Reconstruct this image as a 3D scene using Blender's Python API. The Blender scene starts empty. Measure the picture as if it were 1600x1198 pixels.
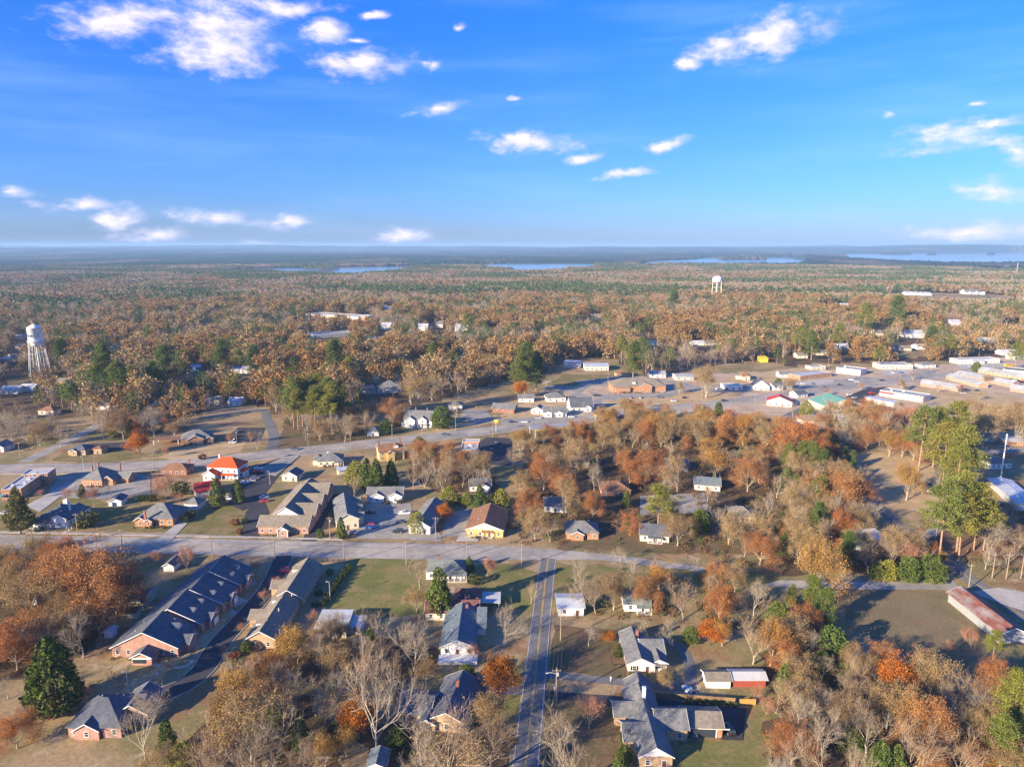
import bpy, math, random, bisect
import numpy as np
from mathutils import Vector, Matrix, noise

random.seed(11)
SC = bpy.context.scene
COL = SC.collection

# ------------------------------------------------------------------ camera
CAM_H, PITCH, FPX = 120.0, math.radians(11.42), 1067.0
cam_d = bpy.data.cameras.new("camera")
cam = bpy.data.objects.new("camera", cam_d)
COL.objects.link(cam)
cam.location = (0, 0, CAM_H)
cam.rotation_euler = (math.radians(90) - PITCH, 0, 0)
cam_d.sensor_width = 36
cam_d.lens = 36 * FPX / 1600
cam_d.clip_start, cam_d.clip_end = 1.0, 90000
SC.camera = cam

# ------------------------------------------------------------------ light
SUN_EL, SUN_AZ = math.radians(17.5), math.radians(38)   # the sun stands low, behind the viewer and to the west
sdir = Vector((-math.cos(SUN_AZ) * math.cos(SUN_EL), -math.sin(SUN_AZ) * math.cos(SUN_EL), math.sin(SUN_EL)))
sun_d = bpy.data.lights.new("sun", 'SUN')
sun_d.energy, sun_d.angle, sun_d.color = 5.0, math.radians(.5), (1.0, .82, .58)
sun = bpy.data.objects.new("sun", sun_d)
COL.objects.link(sun)
sun.rotation_euler = sdir.to_track_quat('Z', 'Y').to_euler()

SC.view_settings.view_transform = 'Standard'
SC.view_settings.look = 'None'
SC.view_settings.gamma = 1
SC.view_settings.use_curve_mapping = False
SC.view_settings.exposure = 1.38
SC.render.engine = 'CYCLES'
cy = SC.cycles
cy.max_bounces, cy.diffuse_bounces, cy.glossy_bounces, cy.transmission_bounces = 4, 2, 2, 2
cy.transparent_max_bounces, cy.volume_bounces = 4, 0
cy.use_denoising = True
cy.sample_clamp_indirect = 4

class NT:
    """tiny node helper"""
    def __init__(s, tree): s.t = tree; s.n = tree.nodes; s.l = tree.links
    def add(s, typ, **kw):
        n = s.n.new(typ)
        for k, v in kw.items():
            if k == 'i':
                for a, b in v.items():
                    if hasattr(b, 'is_linked') or isinstance(b, bpy.types.NodeSocket): s.l.new(b, n.inputs[a])
                    else: n.inputs[a].default_value = b
            else: setattr(n, k, v)
        return n
    def math(s, op, a, b=0.0, c=None, clamp=False):
        i = {0: a, 1: b}
        if c is not None: i[2] = c
        return s.add('ShaderNodeMath', operation=op, use_clamp=clamp, i=i).outputs[0]
    def vmath(s, op, a, b):
        n = s.add('ShaderNodeVectorMath', operation=op, i={0: a, 1: b})
        return n.outputs['Value'] if op in ('LENGTH', 'DOT_PRODUCT') else n.outputs[0]
    def mixc(s, f, a, b, typ='MIX'):
        n = s.add('ShaderNodeMix', data_type='RGBA', blend_type=typ)
        for k, v in ((0, f), (6, a), (7, b)):
            if isinstance(v, bpy.types.NodeSocket): s.l.new(v, n.inputs[k])
            else: n.inputs[k].default_value = v if k == 0 else (*v, 1)[:4]
        return n.outputs[2]

# ---------------------------------------------------- sky with fair-weather clouds
W = bpy.data.worlds.new("World")
SC.world = W
W.use_nodes = True
N = NT(W.node_tree); N.n.clear()
sky = N.add('ShaderNodeTexSky', sky_type='NISHITA', sun_disc=False)
sky.sun_elevation = SUN_EL
sky.sun_rotation = math.atan2(sdir.x, sdir.y)
sky.altitude = 100; sky.air_density = 1.0; sky.dust_density = .3; sky.ozone_density = 2.5
gen = N.add('ShaderNodeTexCoord').outputs['Generated']
sep = N.add('ShaderNodeSeparateXYZ', i={0: gen})
az = N.math('ARCTAN2', sep.outputs[0], sep.outputs[1])
el = N.math('ARCSINE', sep.outputs[2])
SKY_STR = 0.045
tint = N.add('ShaderNodeValToRGB', i={0: N.math('MULTIPLY', el, 1 / .75, clamp=True)})
cr = tint.color_ramp
cr.elements[0].position = 0; cr.elements[0].color = (.56, .76, 1.62, 1)
cr.elements[1].position = 1; cr.elements[1].color = (.08, .92, 2.5, 1)
e = cr.elements.new(.10); e.color = (.46, .85, 1.9, 1)
e = cr.elements.new(.45); e.color = (.22, .94, 2.4, 1)
skyc = N.mixc(1.0, sky.outputs[0], tint.outputs[0], 'MULTIPLY')
# clouds: (azimuth deg, elevation deg, half width deg, half height deg, slope)
CLOUDS = [
 (-28.7,14.46,4.04,1.54,0.13), (-22.1,14.93,5.04,2.69,0.10), (-21.6,13.45,5.65,1.88,0.09), (-26.7,15.17,2.95,0.93,0.13), (-14.1,15.30,2.10,1.45,0.06), (-11.6,13.29,4.49,1.23,0.05), (-6.2,13.47,0.86,0.53,0.02), (-6.0,10.48,2.81,0.56,0.22), (1.5,7.95,4.97,1.03,-0.05), (5.9,6.82,2.22,0.52,0.09), (12.1,7.69,2.75,0.63,0.09), (8.9,5.57,2.51,0.46,0.03), (19.3,14.58,5.08,1.87,0.13), (15.5,14.17,2.89,0.91,0.13), (13.6,13.23,1.30,0.52,-0.05), (31.2,7.23,4.11,1.22,0.07), (34.0,7.79,2.62,0.43,0.01), (35.3,6.04,1.45,0.97,-0.07), (32.6,9.22,0.99,0.27,0.05), (34.3,3.56,2.47,1.00,-0.04), (33.0,0.77,5.16,0.99,0.03), (-35.3,3.39,1.55,0.50,0.04), (-31.3,2.70,3.42,0.64,0.03), (-29.3,1.78,2.48,0.84,0.02), (-26.9,0.69,3.23,0.80,0.01), (-23.2,2.11,3.03,0.82,0.02), (-17.9,1.80,2.84,0.65,0.09), (-20.1,0.10,2.32,0.52,0.00), (-8.7,0.71,3.07,1.03,0.00), (-34.9,-0.21,2.74,0.40,-0.00), (-4.3,16.13,0.74,0.34,0.02), (-10.5,16.70,1.49,0.39,0.05), (27.4,8.84,0.60,0.34,-0.08), (0.0,11.22,0.76,0.25,0.00), (-11.8,14.81,1.19,0.34,0.05), (-17.2,16.65,5.05,0.75,0.08),
 # the same weather outside the frame
 (60, 14, 6, 2, 0), (75, 7, 5, 1, 0), (100, 20, 7, 2.4, 0), (130, 10, 6, 1.4, 0), (165, 16, 7, 2, 0), (-60, 10, 6, 1.5, 0),
 (-75, 19, 7, 2.2, 0), (-110, 9, 6, 1.2, 0), (-150, 18, 7, 2.2, 0), (-20, 36, 9, 3.5, 0), (25, 42, 9, 3.5, 0)]
vec = N.add('ShaderNodeCombineXYZ', i={0: az, 1: el, 2: 0.0}).outputs[0]
st = N.vmath('MULTIPLY', vec, (1.0, 1.9, 1))
wn = N.add('ShaderNodeTexNoise', i={'Vector': st, 'Scale': 14.0, 'Detail': 5.0, 'Roughness': .6})
warp = N.vmath('MULTIPLY', N.vmath('SUBTRACT', wn.outputs['Color'], (.5, .5, .5)), (.05, .022, 0))
pv = N.vmath('ADD', vec, warp)
dens = None
for a, b, hw, hh, sl in CLOUDS:
    d = N.vmath('SUBTRACT', pv, (math.radians(a), math.radians(b), 0))
    if sl:
        ds = N.vmath('DOT_PRODUCT', d, (-sl, 1, 0))
        s2 = N.add('ShaderNodeSeparateXYZ', i={0: d})
        d = N.add('ShaderNodeCombineXYZ', i={0: s2.outputs[0], 1: ds, 2: 0.0}).outputs[0]
    d = N.vmath('MULTIPLY', d, (1 / math.radians(hw), 1 / math.radians(hh), 0))
    r = N.math('SUBTRACT', 1.0, N.vmath('LENGTH', d, (0, 0, 0)))
    dens = r if dens is None else N.math('SMOOTH_MAX', dens, r, .15)
fn = N.add('ShaderNodeTexNoise', i={'Vector': st, 'Scale': 28.0, 'Detail': 6.0, 'Roughness': .62})
dn = N.math('ADD', dens, N.math('MULTIPLY', N.math('SUBTRACT', fn.outputs[0], .5), 2.1))
mask = N.add('ShaderNodeMapRange', interpolation_type='SMOOTHSTEP', i={0: dn, 1: -.05, 2: 1.15, 3: 0.0, 4: .93}).outputs[0]
cirr = N.add('ShaderNodeTexNoise', i={'Vector': N.vmath('MULTIPLY', vec, (1.2, 9, 1)), 'Scale': 2.2, 'Detail': 6.0, 'Roughness': .55})
cm = N.add('ShaderNodeMapRange', interpolation_type='SMOOTHSTEP', i={0: cirr.outputs[0], 1: .42, 2: .8, 3: 0.0, 4: .18}).outputs[0]
cloudc = N.mixc(N.add('ShaderNodeMapRange', i={0: dn, 1: .1, 2: 1.0}).outputs[0], (7.4, 7.2, 10.2), (11.0, 9.8, 10.9))
skyc = N.mixc(cm, skyc, (6.0, 8.6, 14.0))
final = N.mixc(mask, skyc, cloudc)
bg = N.add('ShaderNodeBackground', i={0: final, 1: SKY_STR})
N.l.new(bg.outputs[0], N.add('ShaderNodeOutputWorld').inputs[0])

# ------------------------------------------------------------------ the survey
# plan positions were measured off the photograph: a picture point plus its height above ground gives metres east / north of the drone
SP, CP = math.sin(PITCH), math.cos(PITCH)
def at(px, py, z=0.0):
    u, v = (px - 800) / FPX, (py - 599) / FPX
    t = (CAM_H - z) / (SP + v * CP)
    return Vector((u * t, (CP - v * SP) * t, z))
def depth(p): return p.y * CP + (CAM_H - p.z) * SP
def topx(p):
    d = depth(p)
    return (800 + FPX * p.x / d, 599 + FPX * ((CAM_H - p.z) * CP - p.y * SP) / d)

# ------------------------------------------------------------------ materials
MATS = {}
def mat(name, c, var=.12, scale=.6, rough=.85, spec=.2, metal=0.0, c2=None, scale2=None, objrand=0.0, stretch=None, bump=0.0, coat=0.0):
    if name in MATS: return MATS[name]
    m = bpy.data.materials.new(name); m.use_nodes = True
    T = NT(m.node_tree); b = T.n['Principled BSDF']
    b.inputs['Roughness'].default_value = rough
    b.inputs['Specular IOR Level'].default_value = spec
    b.inputs['Metallic'].default_value = metal
    b.inputs['Coat Weight'].default_value = coat
    co = T.add('ShaderNodeTexCoord').outputs['Object']
    if stretch: co = T.vmath('MULTIPLY', co, stretch)
    n1 = T.add('ShaderNodeTexNoise', i={'Vector': co, 'Scale': scale, 'Detail': 6.0, 'Roughness': .65})
    f = T.add('ShaderNodeMapRange', i={0: n1.outputs[0], 1: .28, 2: .72, 3: 1 - var, 4: 1 + var}).outputs[0]
    col = (*c, 1)
    if c2:
        n2 = T.add('ShaderNodeTexNoise', i={'Vector': co, 'Scale': scale2 or scale * .2, 'Detail': 5.0, 'Roughness': .6})
        g = T.add('ShaderNodeMapRange', interpolation_type='SMOOTHSTEP', i={0: n2.outputs[0], 1: .38, 2: .62}).outputs[0]
        col = T.mixc(g, c, c2)
    cc = T.add('ShaderNodeCombineXYZ', i={0: f, 1: f, 2: f}).outputs[0]
    col = T.mixc(1.0, col if not isinstance(col, tuple) else c, cc, 'MULTIPLY')
    if objrand:
        o = T.add('ShaderNodeObjectInfo').outputs['Random']
        g = T.math('ADD', 1 - objrand, T.math('MULTIPLY', o, 2 * objrand))
        col = T.mixc(1.0, col, T.add('ShaderNodeCombineXYZ', i={0: g, 1: g, 2: g}).outputs[0], 'MULTIPLY')
    T.l.new(col, b.inputs['Base Color'])
    if bump:
        bp = T.add('ShaderNodeBump', i={'Strength': bump, 'Distance': .1, 'Height': n1.outputs[0]})
        T.l.new(bp.outputs[0], b.inputs['Normal'])
    MATS[name] = m
    return m

def leaf_mat(name, cols, transl=.25, isl=.24, rough=.8):
    """foliage: hue differs from tree to tree (object random) and from leaf to leaf (island random)"""
    if name in MATS: return MATS[name]
    m = bpy.data.materials.new(name); m.use_nodes = True
    T = NT(m.node_tree); T.n.clear()
    r = T.add('ShaderNodeValToRGB', i={0: T.add('ShaderNodeObjectInfo').outputs['Random']})
    el = r.color_ramp.elements
    for k, c in enumerate(cols):
        p = k / max(1, len(cols) - 1)
        e = el[k] if k < 2 and len(cols) > k and k == 0 else (el[-1] if k == len(cols) - 1 else el.new(p))
        e.position = p; e.color = (*c, 1)
    g = T.add('ShaderNodeNewGeometry').outputs['Random Per Island']
    f = T.math('ADD', 1 - isl, T.math('MULTIPLY', g, 2 * isl))
    co = T.add('ShaderNodeTexCoord').outputs['Object']
    n1 = T.add('ShaderNodeTexNoise', i={'Vector': co, 'Scale': .45, 'Detail': 2.0})
    f = T.math('MULTIPLY', f, T.add('ShaderNodeMapRange', i={0: n1.outputs[0], 1: .3, 2: .7, 3: .75, 4: 1.25}).outputs[0])
    col = T.mixc(1.0, r.outputs[0], T.add('ShaderNodeCombineXYZ', i={0: f, 1: f, 2: f}).outputs[0], 'MULTIPLY')
    d = T.add('ShaderNodeBsdfDiffuse', i={0: col})
    out = T.add('ShaderNodeOutputMaterial')
    if transl:
        t = T.add('ShaderNodeBsdfTranslucent', i={0: col})
        x = T.add('ShaderNodeMixShader', i={0: transl, 1: d.outputs[0], 2: t.outputs[0]})
        T.l.new(x.outputs[0], out.inputs[0])
    else: T.l.new(d.outputs[0], out.inputs[0])
    MATS[name] = m
    return m

# ------------------------------------------------------------------ mesh helpers
class MB:
    def __init__(s): s.v = []; s.f = []; s.m = []
    def add(s, vs, fs, mi=0):
        o = len(s.v); s.v += [tuple(p) for p in vs]
        for f in fs: s.f.append([o + i for i in f]); s.m.append(mi)
    def box(s, x0, x1, y0, y1, z0, z1, mi=0, top=True, bottom=True):
        v = [(x0,y0,z0),(x1,y0,z0),(x1,y1,z0),(x0,y1,z0),(x0,y0,z1),(x1,y0,z1),(x1,y1,z1),(x0,y1,z1)]
        f = [(0,1,5,4),(1,2,6,5),(2,3,7,6),(3,0,4,7)]
        if top: f.append((4,5,6,7))
        if bottom: f.append((3,2,1,0))
        s.add(v, f, mi)
    def tube(s, pts, rad, n=6, mi=0, cap=True):
        pts = [Vector(p) for p in pts]; o = len(s.v); k = len(pts)
        for i, p in enumerate(pts):
            d = (pts[min(i + 1, k - 1)] - pts[max(i - 1, 0)]).normalized()
            a = d.cross(Vector((0, 0, 1)) if abs(d.z) < .9 else Vector((1, 0, 0))).normalized(); b = d.cross(a)
            r = rad[i] if hasattr(rad, '__len__') else rad
            for j in range(n):
                t = 2 * math.pi * j / n
                s.v.append(tuple(p + a * (r * math.cos(t)) + b * (r * math.sin(t))))
        for i in range(k - 1):
            for j in range(n):
                s.f.append([o + i*n + j, o + (i+1)*n + j, o + (i+1)*n + (j+1) % n, o + i*n + (j+1) % n]); s.m.append(mi)
        if cap:
            s.f.append([o + (k-1)*n + j for j in range(n)][::-1]); s.m.append(mi)
            s.f.append([o + j for j in range(n)]); s.m.append(mi)
    def lathe(s, prof, n=20, c=(0, 0), mi=0):
        o = len(s.v)
        for r, z in prof:
            for j in range(n):
                t = 2 * math.pi * j / n
                s.v.append((c[0] + r * math.cos(t), c[1] + r * math.sin(t), z))
        for i in range(len(prof) - 1):
            for j in range(n):
                s.f.append([o + i*n + j, o + i*n + (j+1) % n, o + (i+1)*n + (j+1) % n, o + (i+1)*n + j]); s.m.append(mi)
        s.f.append([o + j for j in range(n)][::-1]); s.m.append(mi)
        s.f.append([o + (len(prof)-1)*n + j for j in range(n)]); s.m.append(mi)
    def mesh(s, name, mats, smooth=False):
        me = bpy.data.meshes.new(name); me.from_pydata(s.v, [], s.f)
        for m in (mats if isinstance(mats, (list, tuple)) else [mats]): me.materials.append(m)
        if any(s.m): me.polygons.foreach_set('material_index', s.m)
        if smooth: me.polygons.foreach_set('use_smooth', [True] * len(s.f))
        return me

def link(name, me, parent=None, loc=None, rz=None, kind=None):
    o = bpy.data.objects.new(name, me); COL.objects.link(o)
    if parent: o.parent = parent
    if loc is not None: o.location = loc
    if rz is not None: o.rotation_euler = (0, 0, rz)
    if kind: o['kind'] = kind
    return o
def tag(o, label, cat, group=None):
    o['label'] = label; o['category'] = cat
    if group: o['group'] = group
    return o
def thing(name, label, cat, loc, rz=0, group=None):
    return tag(link(name, None, None, loc, rz), label, cat, group)

LANDMARKS = []          # (short phrase, picture x, picture y) used to say where a tree, car or pole stands
FOOT = []               # building footprints on the ground, kept free of trees
# ------------------------------------------------------------------ ground, lake, roads
def terr(x, y):
    r = math.hypot(x, y)
    a = max(0, min(1, (r - 750) / 1200)) * max(0, min(1, (3600 - r) / 500))
    return a * (9 * noise.noise(Vector((x / 420, y / 420, 3))) + 5 * noise.noise(Vector((x / 170, y / 170, 9)))) if a else 0.0

def polar_grid(rs, nseg, a0, a1, zf):
    v, f = [], []
    for r in rs:
        for j in range(nseg + 1):
            t = a0 + (a1 - a0) * j / nseg
            x, y = r * math.sin(t), r * math.cos(t)
            v.append((x, y, zf(x, y)))
    m = nseg + 1
    for i in range(len(rs) - 1):
        for j in range(nseg): f.append((i*m + j, i*m + j + 1, (i+1)*m + j + 1, (i+1)*m + j)[::-1])
    return v, f

def ground_mat():
    m = bpy.data.materials.new("ground_earth"); m.use_nodes = True
    T = NT(m.node_tree); b = T.n['Principled BSDF']; b.inputs['Roughness'].default_value = .95; b.inputs['Specular IOR Level'].default_value = .1
    co = T.add('ShaderNodeTexCoord').outputs['Object']
    def nz(s, d=6.0, r=.62): return T.add('ShaderNodeTexNoise', i={'Vector': co, 'Scale': s, 'Detail': d, 'Roughness': r}).outputs[0]
    def sm(x, a, b_): return T.add('ShaderNodeMapRange', interpolation_type='SMOOTHSTEP', i={0: x, 1: a, 2: b_}).outputs[0]
    c = T.mixc(sm(nz(.022), .42, .6), (.36, .255, .135), (.21, .18, .075))      # dry grass / winter green
    c = T.mixc(sm(nz(.05), .52, .64), c, (.25, .15, .075))                       # leaf litter
    c = T.mixc(sm(nz(.11), .56, .7), c, (.42, .32, .20))                        # worn tan soil
    f = T.add('ShaderNodeMapRange', i={0: nz(.9, 8.0, .75), 1: .3, 2: .7, 3: .62, 4: 1.38}).outputs[0]
    c = T.mixc(1.0, c, T.add('ShaderNodeCombineXYZ', i={0: f, 1: f, 2: f}).outputs[0], 'MULTIPLY')
    T.l.new(c, b.inputs['Base Color'])
    return m
def litter_mat():  # leaf litter, coloured darker to stand for shade between the trees too
    m = bpy.data.materials.new("forest_floor"); m.use_nodes = True
    T = NT(m.node_tree); b = T.n['Principled BSDF']; b.inputs['Roughness'].default_value = .95; b.inputs['Specular IOR Level'].default_value = .1
    co = T.add('ShaderNodeTexCoord').outputs['Object']
    n = T.add('ShaderNodeTexNoise', i={'Vector': co, 'Scale': .06, 'Detail': 8.0, 'Roughness': .7}).outputs[0]
    c = T.mixc(T.add('ShaderNodeMapRange', i={0: n, 1: .35, 2: .65}).outputs[0], (.085, .055, .03), (.15, .10, .055))
    T.l.new(c, b.inputs['Base Color'])
    return m
EDGE = [(-500,636),(0,648),(95,662),(140,655),(165,668),(290,668),(305,648),(400,636),(440,652),(470,640),(560,655),(630,648),(690,626),(760,606),(850,582),(880,562),(960,567),(1010,587),(1050,584),(1090,574),(1180,568),(1250,575),(1300,568),(1380,566),(1450,568),(1495,560),(1560,556),(1600,548),(2100,540)]
EDGE_W = sorted((math.atan2(at(*p).x, at(*p).y), math.hypot(at(*p).x, at(*p).y)) for p in EDGE)
def edge_r(a):
    for (a0, r0), (a1, r1) in zip(EDGE_W, EDGE_W[1:]):
        if a0 <= a <= a1: return r0 + (r1 - r0) * (a - a0) / (a1 - a0)
    return EDGE_W[0][1] if a < EDGE_W[0][0] else EDGE_W[-1][1]
CLEAR = [[at(*p) for p in P] for P in [
 [(410,552),(460,545),(470,560),(420,566)], [(465,540),(620,535),(620,552),(480,556)], [(540,508),(575,505),(580,515),(545,518)], [(640,530),(740,520),(750,530),(650,542)],
 [(1395,474),(1600,478),(1600,461),(1440,458),(1380,465)], [(1290,492),(1330,490),(1335,475),(1295,478)], [(1555,525),(1600,530),(1600,505),(1560,510)],
 [(0,606),(70,610),(130,600),(90,588),(0,592)], [(560,606),(640,590),(760,560),(860,552),(860,540),(700,556),(560,594)], [(280,590),(400,592),(400,580),(290,578)], [(310,640),(390,640),(390,630),(315,628)],
 [(1380,560),(1450,556),(1450,545),(1390,548)], [(1000,545),(1130,545),(1125,537),(1010,537)], [(860,620),(900,560),(960,560),(960,600)]]]
def pin(P, x, y):
    r = False
    for a, b in zip(P, P[1:] + P[:1]):
        if (a.y > y) != (b.y > y) and x < (b.x - a.x) * (y - a.y) / (b.y - a.y) + a.x: r = not r
    return r
rs = [0.01, 60, 120, 200, 280] + list(np.arange(300, 700, 14)) + list(np.geomspace(700, 4200, 74)) + list(np.geomspace(4600, 42000, 14))
v, f = polar_grid(rs, 360, 0, 2 * math.pi, terr)
me = bpy.data.meshes.new("ground"); me.from_pydata(v, [], f); me.materials.append(ground_mat()); me.materials.append(litter_mat())
mi = []
for q in f:
    x = sum(v[i][0] for i in q) / 4; y = sum(v[i][1] for i in q) / 4; rr = math.hypot(x, y)
    mi.append(1 if rr > 320 and rr > edge_r(math.atan2(x, y)) + 8 and not (rr < 2500 and any(pin(P, x, y) for P in CLEAR)) else 0)
me.polygons.foreach_set('material_index', mi)
link("ground", me, kind='structure')

def grass_mat(name, c1, c2, c3):
    m = bpy.data.materials.new(name); m.use_nodes = True
    T = NT(m.node_tree); b = T.n['Principled BSDF']; b.inputs['Roughness'].default_value = .95; b.inputs['Specular IOR Level'].default_value = .1
    co = T.add('ShaderNodeTexCoord').outputs['Object']
    def nz(s, d=6.0, r=.65): return T.add('ShaderNodeTexNoise', i={'Vector': co, 'Scale': s, 'Detail': d, 'Roughness': r}).outputs[0]
    def sm(x, a, b_): return T.add('ShaderNodeMapRange', interpolation_type='SMOOTHSTEP', i={0: x, 1: a, 2: b_}).outputs[0]
    c = T.mixc(sm(nz(.07), .4, .6), c1, c2)
    c = T.mixc(sm(nz(.19), .5, .68), c, c3)
    f = T.add('ShaderNodeMapRange', i={0: nz(1.1, 8.0, .75), 1: .3, 2: .7, 3: .68, 4: 1.32}).outputs[0]
    c = T.mixc(1.0, c, T.add('ShaderNodeCombineXYZ', i={0: f, 1: f, 2: f}).outputs[0], 'MULTIPLY')
    T.l.new(c, b.inputs['Base Color'])
    return m
G_OLIVE = grass_mat("grass_olive", (.17, .155, .05), (.26, .19, .085), (.125, .135, .04))
G_GREEN = grass_mat("grass_green", (.15, .155, .045), (.22, .19, .07), (.27, .20, .09))
G_DARK = grass_mat("grass_field", (.18, .148, .075), (.22, .17, .09), (.23, .155, .09))
G_TAN = grass_mat("grass_dormant_tan", (.48, .35, .19), (.40, .28, .14), (.54, .41, .25))
G_STRAW = grass_mat("pine_straw", (.22, .115, .06), (.27, .14, .075), (.18, .10, .055))
G_LEAF = grass_mat("leaf_litter_lawn", (.17, .11, .06), (.13, .11, .05), (.21, .14, .075))
G_DIRT = grass_mat("gravel_dirt", (.50, .39, .27), (.40, .29, .19), (.56, .45, .33))

_lift = [0.006]
def lift():
    _lift[0] += .0025
    return _lift[0]
def patch(name, pxs, m, ragged=1.0, z=None, seed=1, world=False):
    """a sheet lying on the ground with a slightly uneven outline"""
    rng = random.Random(seed + len(pxs) * 7 + int(pxs[0][0]))
    P = [Vector((p[0], p[1], 0)) if world else at(*p) for p in pxs]
    out = []
    for a, b in zip(P, P[1:] + P[:1]):
        n = max(1, int((b - a).length / 4)) if ragged else 1
        nrm = Vector((-(b - a).y, (b - a).x, 0)).normalized()
        for k in range(n):
            q = a.lerp(b, k / n)
            if k: q = q + nrm * rng.uniform(-ragged, ragged)
            out.append(q)
    z = lift() if z is None else z
    me = bpy.data.meshes.new(name)
    me.from_pydata([(p.x, p.y, z) for p in out], [], [list(range(len(out)))])
    me.materials.append(m)
    if me.polygons[0].normal.z < 0: me.flip_normals()
    return link(name, me, kind='structure')

def spline(pxs, world=False, step=3.0):
    P = [Vector((p[0], p[1], 0)) if world else at(p[0], p[1]) for p in pxs]
    if len(P) == 2:
        n = max(2, int((P[1] - P[0]).length / step)); return [P[0].lerp(P[1], i / n) for i in range(n + 1)]
    out = []
    for i in range(len(P) - 1):
        p0, p1, p2, p3 = P[max(0, i - 1)], P[i], P[i + 1], P[min(len(P) - 1, i + 2)]
        n = max(2, int((p2 - p1).length / step))
        for k in range(n):
            t = k / n
            out.append(.5 * ((2 * p1) + (p2 - p0) * t + (2 * p0 - 5 * p1 + 4 * p2 - p3) * t * t + (3 * p1 - p0 - 3 * p2 + p3) * t ** 3))
    out.append(P[-1]); return out
def ribbon(name, pts, w0, w1, m, z, hgt=0.0):
    """strip between lateral offsets w0..w1 of a centre line; hgt > 0 makes a raised kerb"""
    mb = MB(); n = len(pts)
    L, R = [], []
    for i, p in enumerate(pts):
        d = (pts[min(i + 1, n - 1)] - pts[max(i - 1, 0)]).normalized(); q = Vector((d.y, -d.x, 0))
        a, b = (w0(i / (n - 1)), w1(i / (n - 1))) if callable(w0) else (w0, w1)
        L.append(p + q * a); R.append(p + q * b)
    for i in range(n): mb.v += [(L[i].x, L[i].y, z + hgt), (R[i].x, R[i].y, z + hgt)]
    for i in range(n - 1): mb.f.append([2*i, 2*i+1, 2*i+3, 2*i+2]); mb.m.append(0)
    if hgt:
        o = len(mb.v)
        for i in range(n): mb.v += [(L[i].x, L[i].y, z - .02), (R[i].x, R[i].y, z - .02)]
        for i in range(n - 1):
            mb.f.append([o+2*i, o+2*i+2, 2*i+2, 2*i]); mb.f.append([o+2*i+1, 2*i+1, 2*i+3, o+2*i+3]); mb.m += [0, 0]
    me = mb.mesh(name, m)
    return link(name, me, kind='structure')

ASPH_OLD = mat("asphalt_weathered", (.40, .36, .295), .2, .35, .9, c2=(.27, .255, .23), scale2=.05)
ASPH = mat("asphalt_grey", (.19, .185, .175), .2, .4, .9, c2=(.14, .14, .135), scale2=.06)
ASPH_NEW = mat("asphalt_dark", (.062, .062, .066), .2, .5, .9, c2=(.05, .05, .053), scale2=.07)
CONC = mat("concrete_pale", (.46, .43, .38), .14, .5, .9, c2=(.38, .35, .31), scale2=.09)
LOT = mat("asphalt_lot", (.35, .315, .25), .22, .5, .9, c2=(.25, .24, .22), scale2=.08)
PAINT_W = mat("road_paint_white", (.7, .7, .68), .15, 2)
PAINT_Y = mat("road_paint_yellow", (.62, .42, .08), .2, 2)
WATER = mat("lake_water", (.10, .17, .24), .05, .004, .12, spec=.6)

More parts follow.
